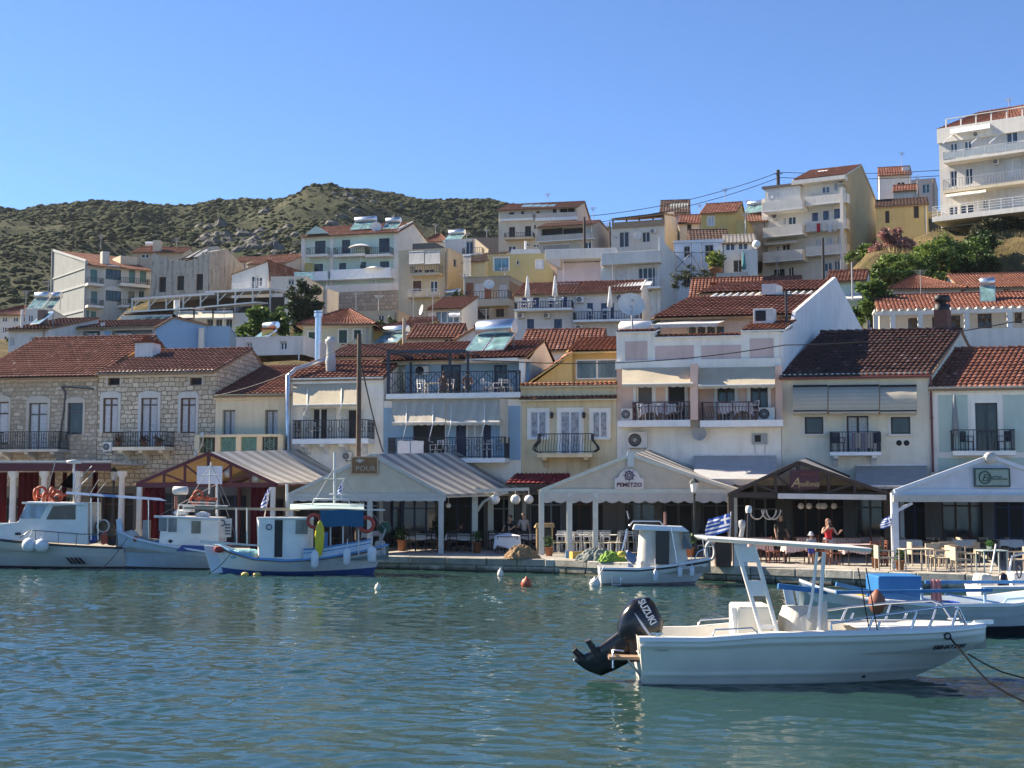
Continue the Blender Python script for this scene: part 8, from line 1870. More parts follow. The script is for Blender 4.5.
 MB().box(*P(848,604,-.3),*P(862,594,.2)).build('fish_crate',plain((.55,.40,.03),.5),b.root,.02);mb=MB();tarp_over(mb,(P(935,600)[0],P(978,600)[0],-.5,.5,.7,P(950,601,0)[2]));b.part('blue_tarp',mb,fabric((.02,.06,.40),trans=.1));mb=MB();tarp_over(mb,(P(882,600)[0],P(908,600)[0],-1.0,-.6,.72,P(890,605,-.8)[2]));b.part('net_bundle',mb,plain((.16,.17,.18),.9,var=.4,vs=12))
 mb=MB();a,c=P(923,578,.0),P(935,607,.0);mb.grid(lambda i,j:(a[0]+(c[0]-a[0])*i*(1-.15*j),-.55+.05*sin(i*16),c[2]+(a[2]-c[2])*j),14,6);o=mb.build('towel',fabric((.50,.24,.25),trans=.1));o.location=tuple(b.O);tag(o,'dusty pink towel hung on the side of the blue box cabin','towel')
 c=P(877,603,-1.25);MB().lathe(tuple(c),[(0,-.27),(.12,-.2),(.19,-.03),(.17,.14),(.08,.24),(.03,.3),(0,.3)],14).tube([tuple(c+(0,0,.3)),tuple(P(876,592,-1.0))],.015,4).build('buoy',plain((.26,.09,.05),.6)).location=tuple(b.O);tag(bpy.data.objects['buoy'],'rust brown buoy hanging from the blue beam of the wooden boat','buoy')
 MB().tube([tuple(P(1003,604,-.8)),tuple(P(1007,599,-.8)),tuple(P(1040,597,-.8))],.03,6).build('rail',plain((.3,.45,.55),.5),b.root)
 b=Boat('dinghy','small white dinghy with steering console and covered engine at the right quay edge',1010,605,1.7);P=b.P
 b.hull([(-.3,P(985,605)[0]),(.7,P(983,605)[0])],[(-.3,P(1060,605)[0]),(.7,P(1085,605)[0])],[(0,.5),(.6,.52),(1,.7)],[(0,.85),(.4,1),(.8,.7),(1,.02)],.4,.8,-.3,((-9,9,0),),[HW,HW,HW,FEND,DECKW],.25,.2)
 mb=MB();tarp_over(mb,(P(982,570)[0],P(1000,570)[0],-.45,.2,.3,P(990,573,0)[2]));b.part('engine_cover',mb,CANV);MB().lathe(tuple(P(1003.5,588,0)),[(.02,-.5),(.16,-.3),(.17,.1),(.12,.38),(0,.45)],10).build('engine',plain((.02,.02,.03),.3),b.root)
 a,c=P(1010,572,.2),P(1024,600,.2);MB().box(a[0],-.1,.3,c[0]+.3,.5,a[2]).build('console',HW,b.root,.04);MB().torus(tuple(P(1019,572,-.3)),.17,.02,axis=0,n=18,k=6).build('steering_wheel',BLACK,b.root);MB().bar(tuple(P(991,572,.0)),tuple(P(996,544,.0)),.07,.03).build('oar',OFFW,b.root);mb=MB();mb.tube([tuple(P(1009,572,.1)),tuple(P(1012,556,.1)),tuple(P(1030,552,.1))],.03,6);b.part('windscreen_frame',mb,CHROME)
 b=Boat('cabin_boat','small white cabin boat with canvas sides and a blue outboard moored at the quay',640,586,1.75);P=b.P
 b.hull([(-.3,P(604,586)[0]),(0,P(602,586)[0]),(.75,P(600,586)[0])],[(-.3,P(682,586,0)[0]),(0,P(694,582,0)[0]),(.4,P(704,575,0)[0]),(.95,P(711,558,0)[0])],[(0,.62),(.35,.60),(.65,.72),(.85,.84),(1,.92)],[(0,.88),(.35,1),(.65,.9),(.85,.6),(1,.02)],.36,.85,-.3,((-9,.12,1),(.80,.90,2),(.12,9,0)),[HW,plain((.28,.26,.26),.6),plain((.05,.06,.09),.5),HW,DECKW],.4,.12)
 a,c=P(640,526,-.6),P(683,567,.6);mb=MB()
 def cab(i,j):a_=pi*2*i;sx=abs(cos(a_))**.5*(1 if cos(a_)>0 else-1);sy=abs(sin(a_))**.5*(1 if sin(a_)>0 else-1);xl,xr=P(640-3*(1-j),560,0)[0],P(681+8*(1-j),560,0)[0];return((xl+xr)/2+(xr-xl)/2*sx,.68*sy*(1-.12*j),.55+(P(660,529,-.6)[2]-.55)*j)
 mb.grid(cab,40,6);b.part('canvas_cabin',mb,CANV)
 MB().hexa([tuple(P(632,530,-.72)),tuple(P(690,532,-.72)),tuple(P(690,532,.72)),tuple(P(632,530,.72))],[tuple(P(634,524,-.62)),tuple(P(682,526,-.62)),tuple(P(682,526,.62)),tuple(P(634,524,.62))]).build('roof',HW,b.root,.04)
 q=[P(656,531,-.75),P(669.5,531,-.75),P(669,564.5,-.78),P(655.5,564,-.78)];MB().hexa([tuple(v)for v in q],[tuple(v+(0,.08,0))for v in q]).build('dark_window',plain((.03,.025,.022),.4),b.root);q=[P(682,532,-.66),P(690,533,-.6),P(692.5,549,-.6),P(683.5,549,-.7)];MB().hexa([tuple(v)for v in q],[tuple(v+(0,.06,0))for v in q]).build('side_window',GLASS,b.root)
 mb=MB();mb.tube([tuple(P(627,529,-.5)),tuple(P(622,551,-.6))],.025,6);mb.tube([tuple(P(671,528,-.78)),tuple(P(677,563,-.8))],.02,6);b.part('canopy_pole',mb,CHROME);mb=MB();mb.tube([tuple(P(629,526,-.5)),tuple(P(633,521,-.5)),tuple(P(660,521,-.5)),tuple(P(664,526,-.5))],.025,6);b.part('roof_rail',mb,CHROME);MB().tube([tuple(P(629,519,.2)),tuple(P(627,511,.2))],.02,5).build('antenna',GREY,b.root);MB().tube([tuple(P(665,525,.2)),tuple(P(665,512,.2))],.05,7).build('mast_light',plain((.2,.1,.08),.6),b.root)
 mb=MB();mb.tube([tuple(P(693,562,-.5)),tuple(P(698,552,-.5)),tuple(P(707,547,-.1)),tuple(P(707,556,-.1))],.025,6);b.part('bow_rail',mb,CHROME)
 ob2=ob(lambda x,y,d:P(x,y,-.5),b.root,[((627,550),(636,555),.6),((625,553),(637,560),1),((627,560),(634,565),.8)],[((628,562),(634,566),.5),((627,570),(632,571),.35),((623,577),(629,579),.3)],None,plain((.10,.16,.28),.35),.13,'outboard_motor');MB().ball(tuple(P(622,554,-.5)),.14,8,0,(1.2,.8,.8)).build('yellow_cap',plain((.55,.45,.05),.5),ob2);mb=MB();mb.tube([tuple(P(611,577,-.95)),tuple(P(612,585,-.95)),tuple(P(621,585,-.95)),tuple(P(621,577,-.95))],.025,6);b.part('boarding_step',mb,CHROME)
 for i,(px,a_,c_)in enumerate(((655.5,569,582),(680,567,578),(692,566,577))):tag(b.fender(px,a_,c_,.08),('long white fender nearest the stern of the small cabin boat','white fender in the middle of the small cabin boat','white fender nearest the bow of the small cabin boat')[i],'fender','fenders of the small cabin boat')
 b=Boat('cabin_cruiser','white cabin cruiser with black slash emblem and orange gear on its roof',60,569,2.6);P=b.P
 b.hull([(-.4,P(122,569)[0]),(0,P(124,569)[0]),(1.2,P(120,569)[0])],[(-.4,P(-45,569)[0]),(0,P(-58,569)[0]),(1.6,P(-84,540)[0])],[(0,P(118,548)[2]),(.3,P(75,545)[2]),(.55,P(30,541)[2]),(.8,P(-20,535)[2]),(1,P(-80,528)[2])],[(0,.85),(.4,1),(.7,.85),(.9,.45),(1,.02)],.34,.85,-.4,((-9,.08,1),(.93,9,2),(.08,9,0)),[plain((.52,.54,.50),.4,var=.1,vs=1),plain((.03,.03,.035),.6),plain((.03,.028,.03),.5),plain((.03,.028,.03),.5),DECKW],.7,.15,strake=((.55,.03),))
 for k in range(4):q=[P(65.5+k*4,557.5,-1.33),P(67.5+k*4,557.5,-1.33),P(74+k*4,564,-1.27),P(71+k*4,564,-1.27)];MB().hexa([tuple(v)for v in q],[tuple(v+(0,.07,0))for v in q]).build('slash_mark',BLACK,b.root)
 HWc=plain((.80,.78,.73),.4,var=.12,vs=1.5)
 mb=MB();poly=[P(18,541)[[0,2]],P(85,545)[[0,2]],P(85,503)[[0,2]],P(24,501.5)[[0,2]],P(15,522)[[0,2]],P(-25,527)[[0,2]],P(-35,538)[[0,2]]];mb.prism([tuple(v)for v in poly],1,-.95,.95);b.part('cabin',mb,HWc,.03)
 q=[P(53,506,-.97),P(75.5,505,-.97),P(75.5,519.5,-.97),P(46,519.5,-.97)];MB().hexa([tuple(v)for v in q],[tuple(v+(0,.03,0))for v in q]).build('side_window',GLASS,b.root);q=[P(27,504,-.972),P(48,504,-.972),P(40,518.5,-.972),P(19,518.5,-.972)];MB().hexa([tuple(v)for v in q],[tuple(v+(0,.03,0))for v in q]).build('windscreen',glassmat((.13,.19,.25),.1),b.root)
 q=[P(-20,526,-.7),P(36,523.5,-.7)];MB().box(q[0][0],-.75,q[0][2]-.08,q[1][0],.75,q[1][2]).build('hatch_mat',plain((.06,.14,.17),.6),b.root);MB().box(*P(15,535,-.99),*P(21.5,532.5,-.9)).build('porthole',BLACK,b.root)
 MB().slab([tuple(P(22,502,-1.05)),tuple(P(86,503.5,-1.05)),tuple(P(86,503.5,1.05)),tuple(P(22,502,1.05))],.08).build('cabin_roof',HWc,b.root,.02)
 MB().hexa([tuple(P(66,494,-.9)),tuple(P(167,501,-.9)),tuple(P(167,501,.9)),tuple(P(66,494,.9))],[tuple(P(66,491.5,-.8)),tuple(P(160,498,-.8)),tuple(P(160,498,.8)),tuple(P(66,491.5,.8))]).build('sun_awning',[fabric((.30,.42,.58),trans=.15)],b.root)
 for px in(91,98,148.5):MB().tube([tuple(P(px,540,-.85)),tuple(P(px,498,-.85))],.025,6).build('awning_post',CHROME,b.root)
 rr=random.Random(3)
 for k,(px,py)in enumerate(((36,494),(41,492),(47,495),(52,493),(57,496),(62,495),(45,498),(55,499))):c=P(px,py,rr.uniform(-.5,.4));MB().torus((0,0,0),.22,.06,axis=k%3,n=14,k=6).build('life_ring',(ORANGE,plain((.34,.06,.035),.6))[k%2]);o=bpy.context.scene.objects[-1]if False else COL.objects[-1];o.location=tuple(b.O+c);tag(o,'%s orange ring from the left in the heap on the cabin cruiser roof'%ORD[k],'life ring','orange floats on the cabin cruiser roof')
 mb=MB();mb.tube([tuple(P(74,503,.2)),tuple(P(74,462,.2))],.05,7);mb.lathe(tuple(P(74,462,.2)),[(0,-.08),(.3,-.06),(.32,.06),(0,.1)],12);b.part('radar_mast',mb,OFFW);q=[P(59,486,.2),P(74,470,.2),P(74,489,.2)];MB().add([tuple(v)for v in q],[(0,1,2),(2,1,0)]).build('pennant',fabric((.62,.63,.66)),b.root)
 for px,py,tx,ty in((48,488,56,459),(80,478,92,466),(76,490,95,471),(50,503,62,486)):MB().tube([tuple(P(px,py,.1)),tuple(P(tx,ty,.1))],.02,5).build('stay',GREY,b.root)
 mb=MB();mb.tube([tuple(P(20,538,-1.2)),tuple(P(30,530,-1.2)),tuple(P(80,534,-1.2)),tuple(P(118,535,-1.15))],.022,6)
 for px,a_,c_ in((36,530.5,541),(59,532,543),(77,533.5,545)):mb.tube([tuple(P(px,a_,-1.2)),tuple(P(px-1,c_,-1.2))],.02,5)
 b.part('side_rail',mb,plain((.2,.2,.2),.3,.8))
 for i,px in enumerate((29.5,41.5)):tag(b.fender(px,537.5+i,552.5+i*.5,.26,FEND,True),('left round white fender hanging on the cabin cruiser side','right round white fender hanging on the cabin cruiser side')[i],'fender')
 MB().lathe(tuple(P(92,543,-.5)),[(0,-.0),(.22,0),(.24,.3),(0,.3)],12).build('tub',plain((.03,.10,.32),.5),b.root);MB().hexa([tuple(v)for v in(P(102,545,-.7),P(108,543,-.7),P(108,543,-.5),P(102,545,-.5))],[tuple(v)for v in(P(100,534,-.7),P(107,531,-.7),P(107,531,-.5),P(100,534,-.5))]).build('red_crate',plain((.50,.07,.03),.6),b.root);mb=MB();mb.ball(tuple(P(108,531,0)),.36,12,0,(1.2,1,1));mb.ball(tuple(P(100,528,.2)),.3,12);b.part('net_drum',mb,plain((.20,.15,.09),.95,var=.4,vs=9));MB().torus(tuple(P(103,526,-.4)),.26,.04,axis=1,n=14,k=6).build('winch_wheel',OFFW,b.root)
 for k in range(5):MB().tube([tuple(P(70+5*k,503,-.5+.2*k)),tuple(P(78+7*k,470+3*k,-.5+.2*k))],.013,4).build('fishing_rod',plain((.2,.2,.2),.5),b.root)
 for k,(px,py,c)in enumerate(((88,540,(.55,.5,.4)),(113,541,(.1,.12,.14)),(97,537,(.6,.6,.58)))):mb=MB();mb.ball((0,0,0),.26,10,0,(1.3,1,.8));mb.build('gear_bundle',plain(c,.9,var=.4,vs=8),b.root,loc=tuple(P(px,py,.2)))
 b=Boat('fishing_boat','pale blue fishing boat with white wheelhouse and upswept bow beside the cabin cruiser',170,570,2.5);P=b.P
 b.hull([(-.4,P(300,570)[0]),(0,P(302,570)[0]),(1.2,P(306,570)[0])],[(-.4,P(131,570,0)[0]),(0,P(124,570,0)[0]),(.8,P(119,552,0)[0]),(1.7,P(116,530,0)[0])],[(0,P(300,560)[2]),(.35,P(240,556)[2]),(.55,P(200,550)[2]),(.75,P(165,544)[2]),(.9,P(138,538)[2]),(1,P(119,530)[2])],[(0,.6),(.3,1),(.6,.95),(.8,.72),(.93,.36),(1,.03)],.45,.75,-.4,((-9,.06,1),(.06,9,0)),[plain((.40,.50,.56),.45,var=.1),plain((.02,.02,.025),.6),HW,plain((.58,.64,.68),.5),DECKW],.7,.12,strake=((.72,.035),))
 MB().bar(tuple(P(122,545,0)),tuple(P(119,519,0)),.16,.22).build('stem_post',HBLUE,b.root);q=[P(182,545,-1.15),P(232,547,-1.15),P(232,553,-1.22),P(176,551,-1.2)];MB().hexa([tuple(v)for v in q],[tuple(v+(0,.06,0))for v in q]).build('blue_bulwark',DBLU,b.root)
 mb=MB();mb.prism([tuple(P(*v)[[0,2]])for v in((156,545),(216,549),(216,518),(157,516),(158,528))],1,-.85,.85);b.part('wheelhouse',mb,HWc,.03)
 for(w0,w1,w2,w3),m in(((159,517,167,531),glassmat((.05,.07,.09))),((168.5,517.5,177,532),glassmat((.05,.06,.07))),((191.5,521,201,533.5),glassmat((.07,.065,.05)))):MB().box(*P(w0,w1,-.875),*P(w2,w3,-.8)).build('window',m,b.root)
 MB().slab([tuple(P(154,515.5,-.95)),tuple(P(219,518,-.95)),tuple(P(219,518,.95)),tuple(P(154,515.5,.95))],.09).build('wheelhouse_roof',HBLUE,b.root,.02)
 mb=MB();mb.tube([tuple(P(176,514,0)),tuple(P(176,496,0))],.07,8);b.part('radar_post',mb,plain((.25,.1,.07),.6));mb=MB();c=P(180.5,490.5,0);mb.tube([tuple(c-(.32,0,0)),tuple(c-(.28,0,0)),tuple(c+(.28,0,0)),tuple(c+(.32,0,0))],[.1,.17,.17,.1],12);b.part('radar_dome',mb,OFFW)
 mb=MB()
 for x,z in((177,505),(216,505)):mb.tube([tuple(P(x,517,-.6)),tuple(P(x+2,z,-.6))],.025,6)
 mb.tube([tuple(P(178,505,-.6)),tuple(P(228,506,-.6))],.03,6);mb.tube([tuple(P(188,502,-.6)),tuple(P(215,503,-.6))],.025,6);b.part('roof_rack',mb,OFFW)
 for k,(px,py)in enumerate(((195,500),(201,498),(207,501),(198,495),(212,499))):o=MB().torus((0,0,0),.18,.055,axis=(k+1)%3,n=14,k=6).build('life_ring',ORANGE);o.location=tuple(b.O+P(px,py,.1));tag(o,'%s orange float from the left on the pale blue fishing boat rack'%ORD[k],'life ring','orange floats on the fishing boat rack')
 MB().tube([tuple(P(217,517,.2)),tuple(P(217,484,.2))],.05,7).build('mast',OFFW,b.root);mb=MB();mb.tube([tuple(P(209,494,.2)),tuple(P(211,462,.2))],.035,6);mb.tube([tuple(P(202,475,.2)),tuple(P(219,475,.2))],.025,5);b.part('signal_mast',mb,OFFW);MB().box(*P(182.5,512,-.4),*P(195,505.5,.2)).build('gear_box',OFFW,b.root,.03);mb=MB();mb.ball(tuple(P(172,541,-.6)),.34,12,0,(1.2,.8,.9));b.part('net_heap',mb,plain((.05,.055,.06),.95,var=.4,vs=9));MB().ball(tuple(P(131,537,.2)),.3,10,0,(1.2,.8,1)).build('sail_bag',CANV,b.root);MB().ball(tuple(P(136,539,-.5)),.13,8).build('float',ORANGE,b.root)
 MB().box(*P(142,546,.3),*P(151,520,.7)).build('fish_box_stack',plain((.48,.45,.40),.7),b.root,.02)
 for q in(((217,484),(160,515)),((217,484),(237,540)),((211,464),(186,506)),((211,464),(230,506))):MB().tube([tuple(P(*q[0],.2)),tuple(P(*q[1],.2))],.012,4).build('stay',plain((.2,.2,.2),.5),b.root)
 for k,(px,py,c)in enumerate(((147,543,(.16,.12,.08)),(161,543,(.1,.2,.3)),(181,513,(.6,.6,.58)),(203,515,(.62,.62,.6)),(226,545,(.3,.06,.04)))):mb=MB();mb.ball((0,0,0),.22,10,0,(1.5,1,.7));mb.build('gear_bundle',plain(c,.9,var=.4,vs=8),b.root,loc=tuple(P(px,py,-.2)))
 o=MB().hexa([tuple(P(218,538,-.3)),tuple(P(231,537,-.3)),tuple(P(231,537,-.25)),tuple(P(218,538,-.25))],[tuple(P(219,519,-.2)),tuple(P(232,518.5,-.2)),tuple(P(232,518.5,-.15)),tuple(P(219,519,-.15))]).build('notice_board',OFFW,b.root);dk_=plain((.08,.12,.18),.6)
 for k in range(4):MB().box(*P(225,524+3*k,-.31),*P(230.5,525.5+3*k,-.28)).build('notice_line',dk_,o)
 MB().torus(tuple(P(222,523,-.27)),.12,.03,axis=1,n=12,k=5).build('notice_emblem',dk_,o)
 b=Boat('fishing_boat','white and blue wooden fishing boat with blue canopy and yellow board on its side',290,575.5,2.4);P=b.P
 b.hull([(-.4,P(366,575)[0]),(0,P(370,574)[0]),(.6,P(377,560)[0]),(1.3,P(388,544)[0])],[(-.4,P(216,575)[0]),(0,P(213,575)[0]),(1.4,P(207,543)[0])],[(0,P(388,545)[2]),(.12,P(360,551)[2]),(.35,P(320,558)[2]),(.55,P(290,560)[2]),(.75,P(250,558)[2]),(.9,P(225,551)[2]),(1,P(207,543)[2])],[(0,.03),(.08,.4),(.25,.85),(.5,1),(.75,.82),(.92,.38),(1,.03)],.45,.6,-.4,((-9,.22,1),(.84,.92,2),(.22,9,0)),[plain((.66,.67,.64),.45,var=.12),plain((.02,.07,.22),.5),plain((.16,.10,.08),.6),plain((.08,.28,.52),.5),plain((.30,.42,.48),.6)],.55,.12,strake=((.86,.035),))
 q=[P(204,545,0),P(212,574,0),P(226,572,0),P(221,547,0)];MB().hexa([tuple(v+(0,-.09,0))for v in q],[tuple(v+(0,.09,0))for v in q]).build('stem_post',HBLUE,b.root,.01)
 MB().hexa([tuple(P(200,543,-.5)),tuple(P(262,546.5,-.9)),tuple(P(262,546.5,-.7)),tuple(P(200,543,-.2))],[tuple(P(200,540,-.5)),tuple(P(262,545,-.9)),tuple(P(262,545,-.7)),tuple(P(200,540,-.2))]).build('bow_plank',OFFW,b.root)
 pan=[]
 for i in range(b.ns+1):
  if .06<b.T[i]<.46:pan.append(np.array(b.pt(i,1,-1)))
 mb=MB();n=len(pan);vs=[tuple(p+(0,-.02,0))for p in pan]+[tuple(p+(0,.0,.34))for p in pan];mb.add(vs,[(k,k+1,n+k+1,n+k)for k in range(n-1)],0,True);mb.add([tuple(p+(0,-.012,.2))for p in pan]+[tuple(p+(0,-.012,.24))for p in pan],[(k,k+1,n+k+1,n+k)for k in range(n-1)],1,True);mb.tube([tuple(p+(0,0,.36))for p in pan],.035,5,1);b.part('bulwark',mb,[HBLUE,BLU])
 mb=MB()
 def cab2(i,j):a_=2*pi*i;sx=abs(cos(a_))**.4*(1 if cos(a_)>0 else-1);sy=abs(sin(a_))**.5*(1 if sin(a_)>0 else-1);xl,xr=P(260-2*j,540,0)[0],P(312,540,0)[0];return((xl+xr)/2+(xr-xl)/2*sx,.85*sy,.6+(P(285,517.5,-.8)[2]-.6)*j)
 mb.grid(cab2,44,4);b.part('cabin',mb,HWc);MB().slab([tuple(P(257,517,-.92)),tuple(P(314,517.5,-.92)),tuple(P(314,517.5,.92)),tuple(P(257,517,.92))],.09).build('cabin_roof',HWc,b.root,.03)
 MB().box(*P(274.5,557,-.875),*P(283,520,-.8)).build('doorway',BLACK,b.root);q=[P(259,558,-.95),P(274,558,-.9),P(274.5,519,-.9),P(259,518,-.95)];o=MB().hexa([tuple(v)for v in q],[tuple(v+(0,.05,0))for v in q]).build('door',HWc,b.root);MB().torus(tuple(P(269,527,-.97)),.1,.025,axis=1,n=14,k=5).build('porthole',plain((.06,.10,.18),.5),o);MB().box(*P(295.5,534,-.875),*P(308,520,-.8)).build('window',glassmat((.06,.07,.07)),b.root)
 mb=MB();tarp_over(mb,(P(249,560)[0],P(298,560)[0],-.85,-.45,.62,P(270,555,-.8)[2]));b.part('net_roll',mb,plain((.11,.075,.04),.95,var=.4,vs=14));mb=MB();tarp_over(mb,(P(226,550)[0],P(254,550)[0],-.6,.3,.75,P(240,549,0)[2]));b.part('deck_cover',mb,plain((.14,.34,.42),.6));MB().ball(tuple(P(219,549.5,-.3)),.17,8,0,(1.3,1,.8)).build('red_float',plain((.35,.03,.03),.5),b.root)
 cv=lambda px,py,y:tuple(P(px,py,y));mb=MB()
 mb.grid(lambda i,j:tuple(P(290+74*i,509.5-5.5*sin(pi*j)-1.0*sin(pi*i),-1.0+2.0*j)),16,10);b.part('canopy',mb,fabric((.46,.58,.56),trans=.2));mb=MB();mb.grid(lambda i,j:tuple(P(320.5+43*i,526.5-16.5*j+.5*sin(i*9),-.98)),12,4);b.part('side_screen',mb,TARP);b.part('side_screen',MB().grid(lambda i,j:tuple(P(322+41*i,526-16*j,.95)),12,4),TARP);MB().hexa([cv(184,509,-.3),cv(300,511,-.3),cv(300,511,.2),cv(184,509,.2)],[cv(184,507,-.3),cv(300,508,-.3),cv(300,508,.2),cv(184,507,.2)]).build('boom_cover',fabric((.46,.40,.30)),b.root);MB().bar(cv(300,509,-.6),cv(385,510,-.6),.06).build('boom',OFFW,b.root)
 mb=MB()
 for px in(236.5,247,330.5,343,358.5):MB().tube([cv(px,556 if px>300 else 545,-.8),cv(px,508,-.8)],.03,6).build('canopy_post',OFFW,b.root)
 MB().tube([cv(287,517,0),cv(287,484,0)],.055,7).build('mast',OFFW,b.root);mb=MB();mb.tube([cv(334.5,506,0),cv(334.5,452.5,0)],.045,7);mb.tube([cv(324,478.5,0),cv(345,479,0)],.025,5);mb.tube([cv(329,494,0),cv(346,494,0)],.025,5);b.part('signal_mast',mb,OFFW);mb=MB();mb.tube([cv(312,506,-.5),cv(314,499,-.5),cv(348,499,-.5),cv(350,504,-.5)],.03,6);b.part('roof_rail',mb,OFFW)
 for a_,c_ in(((335,466),(312,505)),((344,480),(386,530)),((345,480),(363,507))):MB().tube([cv(*a_,0),cv(*c_,0)],.01,4).build('stay',GREY,b.root)
 c=P(319.5,539,-1.3);mb=MB();hgt=P(319,520,-1.3)[2]-P(319,558,-1.3)[2]
 prof=[(0,-.5),(.1,-.42),(.17,-.2),(.19,.1),(.16,.3),(.08,.44),(0,.5)];n=10;vs=[]
 for r_,h_ in prof:
  for k in range(n):a_=2*pi*k/n;vs.append((r_*cos(a_)+.03*h_,r_*.32*sin(a_),h_*hgt))
 mb.add(vs,[(i*n+k,i*n+(k+1)%n,(i+1)*n+(k+1)%n,(i+1)*n+k)for i in range(len(prof)-1)for k in range(n)],0,True);o=mb.build('paddle_board',plain((.62,.50,.02),.4));o.location=tuple(b.O+c);tag(o,'yellow board standing upright on the side of the white and blue boat','board')
 o=MB().torus((0,0,0),.27,.075,axis=1,n=18,k=8).build('life_ring',plain((.45,.05,.03),.5));o.location=tuple(b.O+P(366.5,524.5,-.9));tag(o,'red life ring hanging at the right end of the blue canopy','life ring');o=MB().torus((0,0,0),.24,.07,axis=1,n=18,k=8).build('life_ring',plain((.40,.05,.04),.5));o.location=tuple(b.O+P(314,521,-.9));tag(o,'red and white life ring between cabin and yellow board','life ring')
 MB().lathe(tuple(P(385,528,.3)),[(0,-.12),(.25,-.12),(.25,.12),(0,.12)],14,0,True,1).build('net_drum',plain((.02,.08,.05),.6),b.root);MB().bar(cv(377,550,.2),cv(386,529,.2),.07).build('drum_arm',GREY,b.root);mb=MB();tarp_over(mb,(P(371,545)[0],P(383,545)[0],-.2,.25,.85,P(380,541,0)[2]));b.part('net_bundle',mb,plain((.45,.42,.40),.9,var=.4,vs=9));MB().box(*P(331,552,-.6),*P(361,547,.2)).build('bench',BLU,b.root);MB().box(*P(322,552,-.5),*P(328,532,-.4)).build('blue_panel',BLU,b.root)
 for i,(px,a_,c_,r_)in enumerate(((315,550,569,.15),(347,548,566,.14),(372,546,563.5,.17))):tag(b.fender(px,a_,c_,r_),('white fender under the yellow board','white fender in the middle of the blue trimmed boat side','white fender nearest the quay end of the blue trimmed boat')[i],'fender')
 for i,px in enumerate((245,257)):
  o=MB().ball((0,0,0),.12,10,0,(1.3,1,.8)).build('float',plain((.55,.45,.12),.6));o.location=tuple(b.O+P(px,574.5,-1.35));tag(o,('left yellow float at the waterline of the blue trimmed boat','right yellow float at the waterline of the blue trimmed boat')[i],'float')
 L=b.O+P(272,510,.3);flag(0,0,1.2,'small blue and white flag at the cabin of the blue trimmed boat',.3,.7,.9,.18,tuple(L-(.3,0,.3)));L=b.O+P(341,499,.1);flag(0,0,.75,'small blue and white flag on the canopy rail of the blue trimmed boat',.22,.45,.9,.12,tuple(L))
 def buoy(px,py,r,m,label,tall=1.0):
  p=atz(px,py,0);o=MB().lathe((0,0,0),[(0,-r),(r*.7,-r*.7),(r,0),(r*.72,r*.7*tall),(r*.2,r*tall),(r*.2,r*1.2*tall),(0,r*1.25*tall)],14).build('buoy',m);o.location=(p[0],p[1],r*.45);tag(o,label,'buoy')
 buoy(526.5,586.5,.20,plain((.42,.09,.04),.5),'orange red ball buoy floating in front of the quay');buoy(500.5,576,.13,OFFW,'small white buoy close to the quay wall below the cafe',1.6);buoy(378,590,.12,plain((.7,.66,.5),.5),'small cream float on the water right of the blue trimmed boat',1.3);buoy(595,586.5,.2,OFFW,'white ball buoy at the stern of the small cabin boat')
 def rope(pts,label,r=.015,m=plain((.008,.008,.009),.9,spec=.05)):tag(MB().tube(pts,r,5).build('mooring_rope',m),label,'rope')
 def catena(a,c,sag,n=14):a,c=np.array(a),np.array(c);return[tuple(a+(c-a)*k/n-np.array((0,0,sag*4*(k/n)*(1-k/n))))for k in range(n+1)]
 rope([at(950,638,22),at(962,652,21.6),at(975,668,21.2),at(990,683,20.8),at(1008,694,20.4),at(1030,704,20.0),at(1060,714,19.5)],'dark mooring rope from the bow of the near motor boat to the right');rope([at(968,654,22.5),at(985,664,22.4),at(1002,672,22.3),at(1024,678,22.2),at(1060,683,22.0)],'second thin mooring line under the near motor boat bow',.012)
 rope(catena(at(127,538,54),at(96,573,52.5),.15),'thin mooring line from the upswept bow left of the pale blue boat',.015);rope(catena(at(231,553,51),at(208,574,50.5),.1),'dark line on the bow of the blue trimmed boat',.015);rope(catena(at(604,566,46),at(590,584,45.5),.1),'pale stern line of the small cabin boat',.018,OFFW)
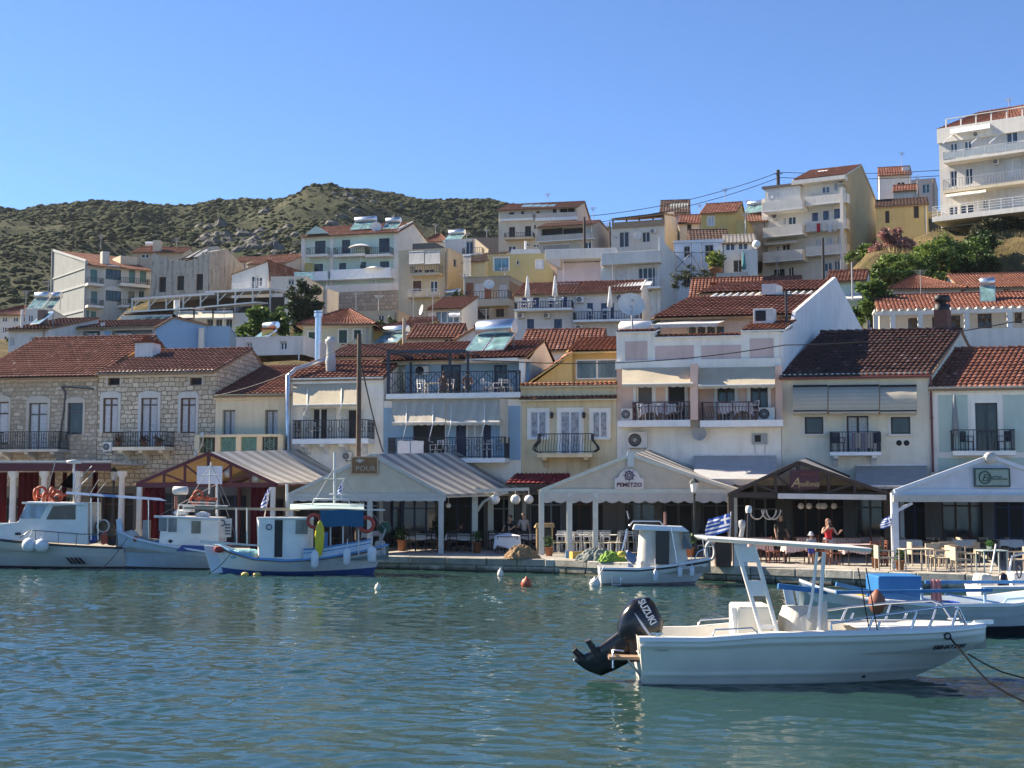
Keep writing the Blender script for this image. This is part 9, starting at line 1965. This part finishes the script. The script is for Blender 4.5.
def make_terrain():
 C=list(TERR)
 for x in range(-200,201,20):
  C+=[(x,74,QZ-.2),(x,78,QZ),(x,215,24 if x<60 else 36)]
 for px,py,Y in((900,285,116),(950,282,116),(1010,285,116),(900,258,122),(960,262,122),(1020,258,120),(1030,235,128),(880,250,130),(940,245,128),(985,232,131),(900,240,138),(1060,240,126)):
  C.append(at(px,py,Y))
 for px,py,Y in((770,300,150),(790,298,152),(815,296,150),(838,292,148),(720,310,122),(780,305,125),(820,300,125),(850,300,120),(385,340,122),(300,350,115),(340,345,125),(440,345,116),(250,348,125),(370,330,140),(620,345,110),(560,345,115)):
  C+=[at(px,py,Y)]*2
 C=np.array(C)
 fx=np.arange(-150,151,1.5);fy=np.arange(76,226,1.5);X,Y=np.meshgrid(fx,fy)
 num=np.zeros_like(X);den=np.zeros_like(X)
 for c in C:
  w=1/((X-c[0])**2+(Y-c[1])**2+2.0)**1.8;num+=w*c[2];den+=w
 Z=num/den+(fbm(X/5,Y/5,4,5)-.5)*.7
 edge=np.clip((Y-77)/4,0,1);Z=(QZ-.3)*(1-edge)+Z*edge
 nx,ny=len(fx),len(fy);I=np.arange(nx*ny).reshape(ny,nx)
 F=np.stack([I[:-1,:-1].ravel(),I[:-1,1:].ravel(),I[1:,1:].ravel(),I[1:,:-1].ravel()],1)
 mb=MB();mb.v=np.stack([X.ravel(),Y.ravel(),Z.ravel()],1).tolist();mb.f=F.tolist();mb.m=[0]*len(F);mb.s=[True]*len(F);mb.r=[.5]*len(F)
 m,nt,b=_new('slope_ground');tc=N(nt,'ShaderNodeTexCoord');o=tc.outputs['Object']
 c=ramp(nt,noise(nt,o,.35,8,.7),[(.32,(.075,.08,.035)),(.5,(.16,.125,.06)),(.7,(.28,.21,.10))])
 c=mixc(nt,ramp(nt,noise(nt,o,1.6,6,.75),[(.45,(0,0,0)),(.65,(.75,)*3)]),c,(.09,.075,.045))
 nt.links.new(c,b.inputs['Base Color']);b.inputs['Roughness'].default_value=.95;b.inputs['Specular IOR Level'].default_value=.1
 bump(nt,b,noise(nt,o,3,8,.75),1.0,.35)
 tag(mb.build('terrain',m),kind='structure')
 def gz(x,y):
  i=int(np.clip((x+150)/1.5,0,nx-1));j=int(np.clip((y-76)/1.5,0,ny-1));return float(Z[j,i])
 return gz
front_row()
hill_houses()
GZ=make_terrain()
quay_life()
trees_and_wires()
boats()
make_haze()
